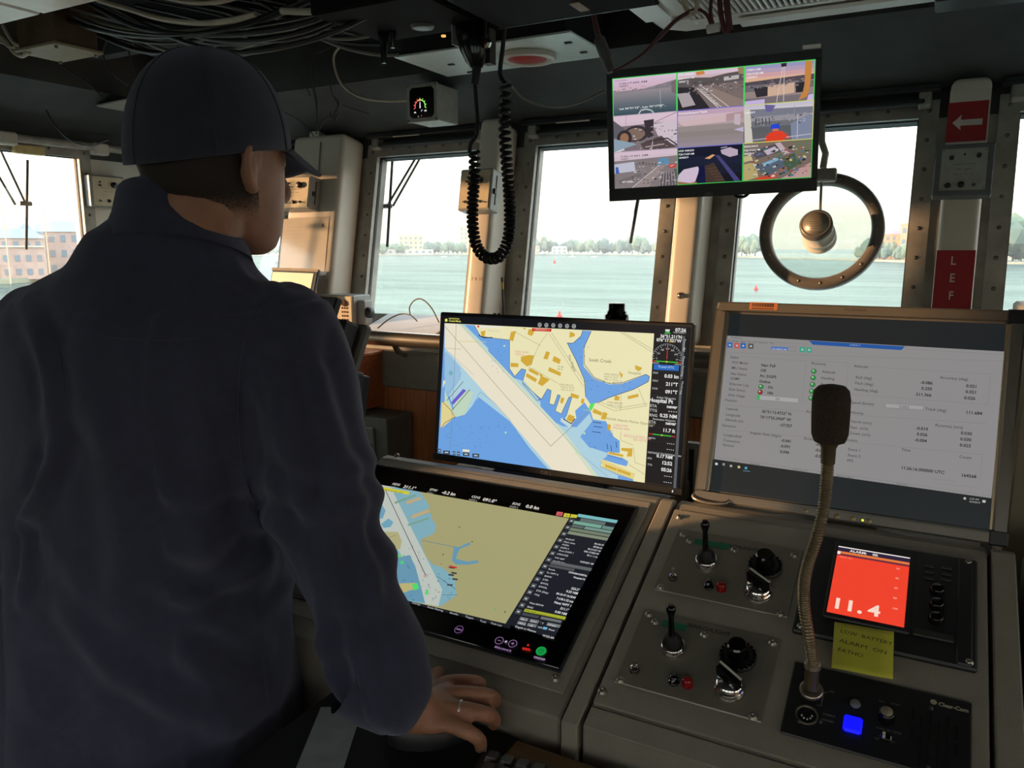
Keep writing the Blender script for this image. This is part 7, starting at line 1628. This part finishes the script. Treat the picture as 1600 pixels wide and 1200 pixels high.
# ---- hair: short shell below the cap
hm_ = MB(); nz, na = 10, 40; vs = []
hz = [z for z, *_ in HEAD]
for i in range(nz+1):
    z = -.085+.135*i/nz
    hw = np.interp(z, hz, [q[1] for q in HEAD]); fy = np.interp(z, hz, [q[2] for q in HEAD]); by = np.interp(z, hz, [q[3] for q in HEAD])
    if z < -.03: by = min(by, -.078+(-.03-z)*.35)
    for k in range(na+1):
        t = math.pi*(1.005+.99*k/na); ct, st = math.cos(t), math.sin(t)
        vs.append(hp((hw+.0035)*math.copysign(abs(ct)**.89, ct), (fy+by)/2+((fy-by)/2+.0045)*math.copysign(abs(st)**.89, st), z))
hm_.add(vs, [(i*(na+1)+k, i*(na+1)+k+1, (i+1)*(na+1)+k+1, (i+1)*(na+1)+k) for i in range(nz) for k in range(na)], None, True)
def hair_mat():
    m = bpy.data.materials.new('cropped_hair'); m.use_nodes = True; nt = m.node_tree; p = nt.nodes['Principled BSDF']
    p.inputs['Base Color'].default_value = lin((44, 34, 27))+(1,); p.inputs['Roughness'].default_value = .7
    tc = nt.nodes.new('ShaderNodeTexCoord'); uvn = nt.nodes.new('ShaderNodeAttribute'); uvn.attribute_name = 'fade'
    nz_ = nt.nodes.new('ShaderNodeTexNoise'); nz_.inputs['Scale'].default_value = 900; nt.links.new(tc.outputs['Object'], nz_.inputs['Vector'])
    mt = nt.nodes.new('ShaderNodeMath'); mt.operation = 'ADD'; nt.links.new(nz_.outputs['Fac'], mt.inputs[0]); nt.links.new(uvn.outputs['Fac'], mt.inputs[1])
    cr = nt.nodes.new('ShaderNodeValToRGB'); cr.color_ramp.elements[0].position = .75; cr.color_ramp.elements[1].position = .95
    nt.links.new(mt.outputs[0], cr.inputs[0]); nt.links.new(cr.outputs[0], p.inputs['Alpha'])
    return m
ho = hm_.build('hair', hair_mat(), person, smooth=True)
fa_ = ho.data.attributes.new('fade', 'FLOAT', 'POINT'); fa_.data.foreach_set('value', [min(.75, max(0, (i/nz)*1.35-.05)) for i in range(nz+1) for k in range(na+1)])
# ---- cap
cap = MB(); rings = []
for i in range(13):
    a = math.pi/2*i/12*.985
    for _ in (0,): pass
    rr_ = []
    for k in range(48):
        t = 2*math.pi*k/48; ct, st = math.cos(t), math.sin(t)
        drop = -.014*max(0, -st)+.006*max(0, st)
        x = .0925*ct*math.cos(a)**.80; y = -.004+.1125*st*math.cos(a)**.80; z = .020+drop*(1-i/12)+.132*math.sin(a)
        y += .010*math.sin(a)*max(0, st)
        rr_.append(hp(x, y, z))
    rings.append(rr_)
loft(cap, rings, False); cap.add(rings[-1], [tuple(range(48))])
co_ = cap.build('cap', M_CAP, person, smooth=True); co_['label'] = 'dark navy baseball cap'
md = co_.modifiers.new('cloth', 'SOLIDIFY'); md.thickness = .003; md.offset = -1
bl = MB(); vs = []; ni, nk = 8, 24
for i in range(ni+1):
    for k in range(nk+1):
        t = math.pi*(.16+.68*k/nk); ct, st = math.cos(t), math.sin(t)
        ex = .066*(i/ni)*math.sin(math.pi*(k/nk))**.40
        x = (.0905)*ct*(1-.04*i/ni); y = -.004+.110*st+ex
        z = .030-.012*ct*ct-(.42+.40*abs(ct))*ex
        vs.append(hp(x, y, z))
bl.add(vs, [(i*(nk+1)+k, i*(nk+1)+k+1, (i+1)*(nk+1)+k+1, (i+1)*(nk+1)+k) for i in range(ni) for k in range(nk)], None, True)
bo = bl.build('cap_bill', M_CAP, co_, smooth=True); md = bo.modifiers.new('stiff', 'SOLIDIFY'); md.thickness = .004
for q in range(6):
    kk = q*8+4; MB().tube([np.array(rg[kk])+(np.array(rg[kk])-HC)/np.linalg.norm(np.array(rg[kk])-HC)*.0004 for rg in rings], .0011, 6).build('panel_seam', M_CAP, co_)
MB().lathe(Fr(hp(0, .004, .1515), rH, fH), [(.007, 0), (.006, .003), (0, .005)], 12).build('cap_button', M_CAP, co_)
# ---- coverall top
c_ = MB()
CUFF = onZ(602, 1078, .972)
tb_ = [(PEL+v3(.008, 0, -.14), .203, .160), (PEL+v3(.010, 0, -.02), .197, .152), (PEL+v3(.015, .0, .13), .193, .146), (v3(-.975, .70, 1.22), .210, .148), (v3(-.955, .702, 1.33), .216, .143), (v3(-.948, .704, 1.39), .212, .133), (v3(-.945, .706, 1.432), .200, .119), (v3(-.940, .709, 1.470), .168, .102), (v3(-.930, .713, 1.500), .124, .090), (NECK-v3(0, 0, .016), .086, .080), (NECK-v3(0, 0, -.002), .070, .068)]
cs_ = [t[0] for t in tb_]; TT = spline(cs_, 6); AA = np.interp(np.linspace(0, len(tb_)-1, len(TT)), range(len(tb_)), [t[1] for t in tb_]); BB = np.interp(np.linspace(0, len(tb_)-1, len(TT)), range(len(tb_)), [t[2] for t in tb_])
loft(c_, [ell(p_, a, q, rB, fB, 48, 2.3) for p_, a, q in zip(TT, AA, BB)])
limb(c_, [SH_R-rB*.05+v3(0, 0, .012), SH_R, SH_R*.55+EL_R*.45+rB*.004, EL_R, EL_R*.5+CUFF*.5, CUFF], [.070, .076, .075, .068, .060, .051], 28)
limb(c_, [SH_L+rB*.05+v3(0, 0, .012), SH_L, SH_L*.5+EL_L*.5-rB*.008, EL_L, EL_L*.5+WR_L*.5, WR_L-fw_l*.02], [.070, .076, .076, .070, .058, .048], 28)
sm = remeshed(c_, 'top', .0075, 6, .5)
# folds
n = len(sm.vertices); co = np.empty(n*3); sm.vertices.foreach_get('co', co); co = co.reshape(-1, 3); nr = np.empty(n*3); sm.vertices.foreach_get('normal', nr); nr = nr.reshape(-1, 3)
axR = (EL_R-SH_R)/np.linalg.norm(EL_R-SH_R)
disp = np.zeros(n)
from mathutils.bvhtree import BVHTree
bv0 = BVHTree.FromPolygons([tuple(p_) for p_ in co], [tuple(p_.vertices) for p_ in sm.polygons])
def hit0(x, y):
    h = bv0.ray_cast(Vector(EYE), Vector(ray(x, y)).normalized(), 3.0)
    return None if h[0] is None else np.array(h[0])
FOLDS = [([(470, 480), (486, 560), (500, 640), (514, 720), (526, 800), (534, 890)], .012, .013), ([(508, 590), (530, 690), (552, 790), (574, 880), (586, 950)], .012, .012), ([(440, 560), (455, 660), (476, 760), (498, 850), (512, 930)], .009, .014),
         ([(96, 690), (80, 742), (60, 786), (30, 822)], .016, .012), ([(34, 826), (36, 880), (28, 940)], .010, .010), ([(540, 930), (556, 1000), (572, 1070), (590, 1120)], .010, .013), ([(500, 960), (520, 1030), (540, 1100)], .008, .012),
         ([(130, 560), (170, 680), (190, 800), (196, 950)], .008, .020), ([(300, 560), (320, 700), (316, 850), (300, 1000)], .007, .022), ([(250, 900), (330, 960), (410, 1010), (470, 1090)], .009, .016), ([(100, 960), (180, 1040), (280, 1100), (380, 1130)], .008, .018), ([(380, 420), (420, 450), (452, 500), (462, 560)], .007, .012), ([(40, 470), (70, 540), (84, 620), (80, 690)], .009, .014), ([(340, 600), (380, 700), (400, 820), (405, 900)], .008, .014)]
for pts, amp, wd in FOLDS:
    q = [hit0(*p_) for p_ in pts]; q = [p_ for p_ in q if p_ is not None]
    if len(q) < 2: continue
    ln = np.array(spline(q, 10)); best = np.full(n, 9.0); tpar = np.zeros(n)
    for j, p_ in enumerate(ln):
        dd = np.linalg.norm(co-p_, axis=1); m_ = dd < best; best[m_] = dd[m_]; tpar[m_] = j/(len(ln)-1)
    fade = np.sin(np.pi*np.clip(tpar*.9+.05, 0, 1))**.5
    disp += fade*(amp*np.exp(-(best/wd)**2)-amp*.45*np.exp(-((best-wd*1.9)/(wd*.9))**2))
for i in range(n):
    p_ = co[i]; V = Vector(p_)
    x_ = (p_-PEL) @ rB; y_ = (p_-PEL) @ fB; z_ = p_[2]
    # torso: long soft vertical drapes with diagonal pulls
    w1 = noise.noise(Vector((x_*7+z_*2.0, y_*5, z_*1.6))); w2 = noise.noise(Vector((x_*15-z_*6, y_*11, z_*4.5+7)))
    d_ = .016*w1+.008*w2+.007*(1-2.4*abs(noise.noise(Vector((x_*6+z_*5, y_*6, z_*3-x_*3+11)))))
    # sleeves: ridged folds
    dR = np.linalg.norm(np.cross(p_-SH_R, axR)); inR = x_ > .13 and z_ < 1.44
    inL = x_ < -.13 and z_ < 1.40
    if inR or inL:
        rg = 1-abs(noise.noise(Vector((x_*9, y_*9+3, z_*4.2+x_*4))))*2.2; d_ += .013*max(rg, -.4)*(.8)
        # crumpled elbow bend
        ez = EL_R[2] if inR else EL_L[2]
        cw = math.exp(-((z_-ez)/.10)**2); d_ += .007*cw*math.sin(z_*95+x_*26+4*noise.noise(V*9))
    disp[i] += d_
co += nr*disp[:, None]; sm.vertices.foreach_set('co', co.ravel()); sm.update()
bvh = BVHTree.FromPolygons([tuple(p_) for p_ in co], [tuple(p_.vertices) for p_ in sm.polygons])
def onshirt(x, y, lift=.0006):
    r = ray(x, y); h = bvh.ray_cast(Vector(EYE), Vector(r).normalized(), 3.0)
    return None if h[0] is None else np.array(h[0]+h[1]*lift)
top = finish(sm, 'coverall_top', M_NAVY, person); top['label'] = 'loose dark navy long-sleeved coverall'
# collar: standing band folded over at the neck
cl2 = MB(); rings = []
cdir = v3(0, 0, 1)*.94+fB*.10; cdir /= np.linalg.norm(cdir)
cf_ = fB-cdir*(fB @ cdir); cf_ /= np.linalg.norm(cf_)
for h_, a, q in ((-.040, .096, .090), (-.022, .090, .085), (.0, .081, .078), (.022, .076, .075), (.032, .074, .073), (.035, .071, .070), (.028, .067, .066), (-.02, .064, .064)):
    rg = []
    for k in range(49):
        t = math.pi*(.5+.10)+2*math.pi*(.90)*k/48; dz = .018*max(0, -math.sin(t))-.014*max(0, math.sin(t))
        rg.append(NECK+rB*a*math.cos(t)+cf_*q*math.sin(t)*1.0+cdir*(h_*.95+dz)+fB*.004)
    rings.append(rg)
vs = [p_ for r_2 in rings for p_ in r_2]
cl2.add(vs, [(i*49+k, i*49+k+1, (i+1)*49+k+1, (i+1)*49+k) for i in range(len(rings)-1) for k in range(48)], None, True)
cl_o = cl2.build('collar', M_NAVY, top, smooth=True)
# cuff: open end of the right sleeve
cd_ = CUFF-EL_R; cd_ /= np.linalg.norm(cd_); cu_ = np.cross(cd_, v3(0, 0, 1)); cu_ /= np.linalg.norm(cu_); cw_ = np.cross(cu_, cd_)
HDIR = (K[1]+K[2])/2-WRIST; HDIR /= np.linalg.norm(HDIR); cm = (cd_*.45+HDIR*.55); cm /= np.linalg.norm(cm); cu_ = np.cross(cm, v3(0, 0, 1)); cu_ /= np.linalg.norm(cu_); cw_ = np.cross(cu_, cm)
cfm = MB(); rings = []
for h_, r in ((-.050, .049), (-.02, .051), (.016, .050), (.020, .0485), (.016, .046), (-.02, .043)):
    rings.append([CUFF+cm*h_+cu_*r*math.cos(t)*.98+cw_*r*math.sin(t) for t in np.linspace(0, 2*math.pi, 37)[:-1]])
loft(cfm, rings, False); cfm.build('cuff', M_NAVY, top, smooth=True)
# stitched seams
M_SEAM = cloth_mat('seam_thread', (60, 62, 84))
def seam(pts):
    q = [onshirt(x, y) for x, y in pts]; q = [p_ for p_ in q if p_ is not None]
    if len(q) > 2: MB().tube(spline(q, 5), .0008, 6).build('seam', M_SEAM, top)
seam([(486, 450), (470, 447), (448, 449), (425, 462), (405, 480), (390, 505), (380, 540), (374, 590), (372, 650), (378, 720), (390, 800)])
seam([(400, 905), (402, 960), (408, 1020), (418, 1090), (430, 1160)])
seam([(20, 440), (60, 480), (90, 540), (100, 600), (96, 660)])
seam([(120, 520), (180, 528), (240, 532), (300, 530), (360, 522)])
# ---- trousers and shoes
tr_ = MB()
loft(tr_, [ell(PEL+v3(0, 0, .02), .185, .135, rB, fB, 32), ell(PEL+v3(0, 0, -.08), .190, .140, rB, fB, 32), ell(PEL+v3(0, 0, -.14), .180, .13, rB, fB, 32)])
limb(tr_, [PEL+rB*.09-v3(0, 0, .06), v3(-.905, .73, .48), v3(-.90, .70, .09)], [.100, .078, .070], 24); limb(tr_, [PEL-rB*.09-v3(0, 0, .06), v3(-1.08, .67, .48), v3(-1.085, .64, .09)], [.100, .078, .070], 24)
finish(remeshed(tr_, 'trousers', .011, 4, .5), 'trousers', M_TROU, person)
for x, y in ((-.90, .70), (-1.085, .64)):
    sh = MB(); loft(sh, [ell(v3(x, y, 0)+fB*.05+v3(0, 0, z), w, l, rB, fB, 24, 2.6) for z, w, l in ((.001, .046, .14), (.03, .048, .142), (.06, .045, .13), (.085, .040, .085))]); sh.build('shoe', M_BLACK, person)
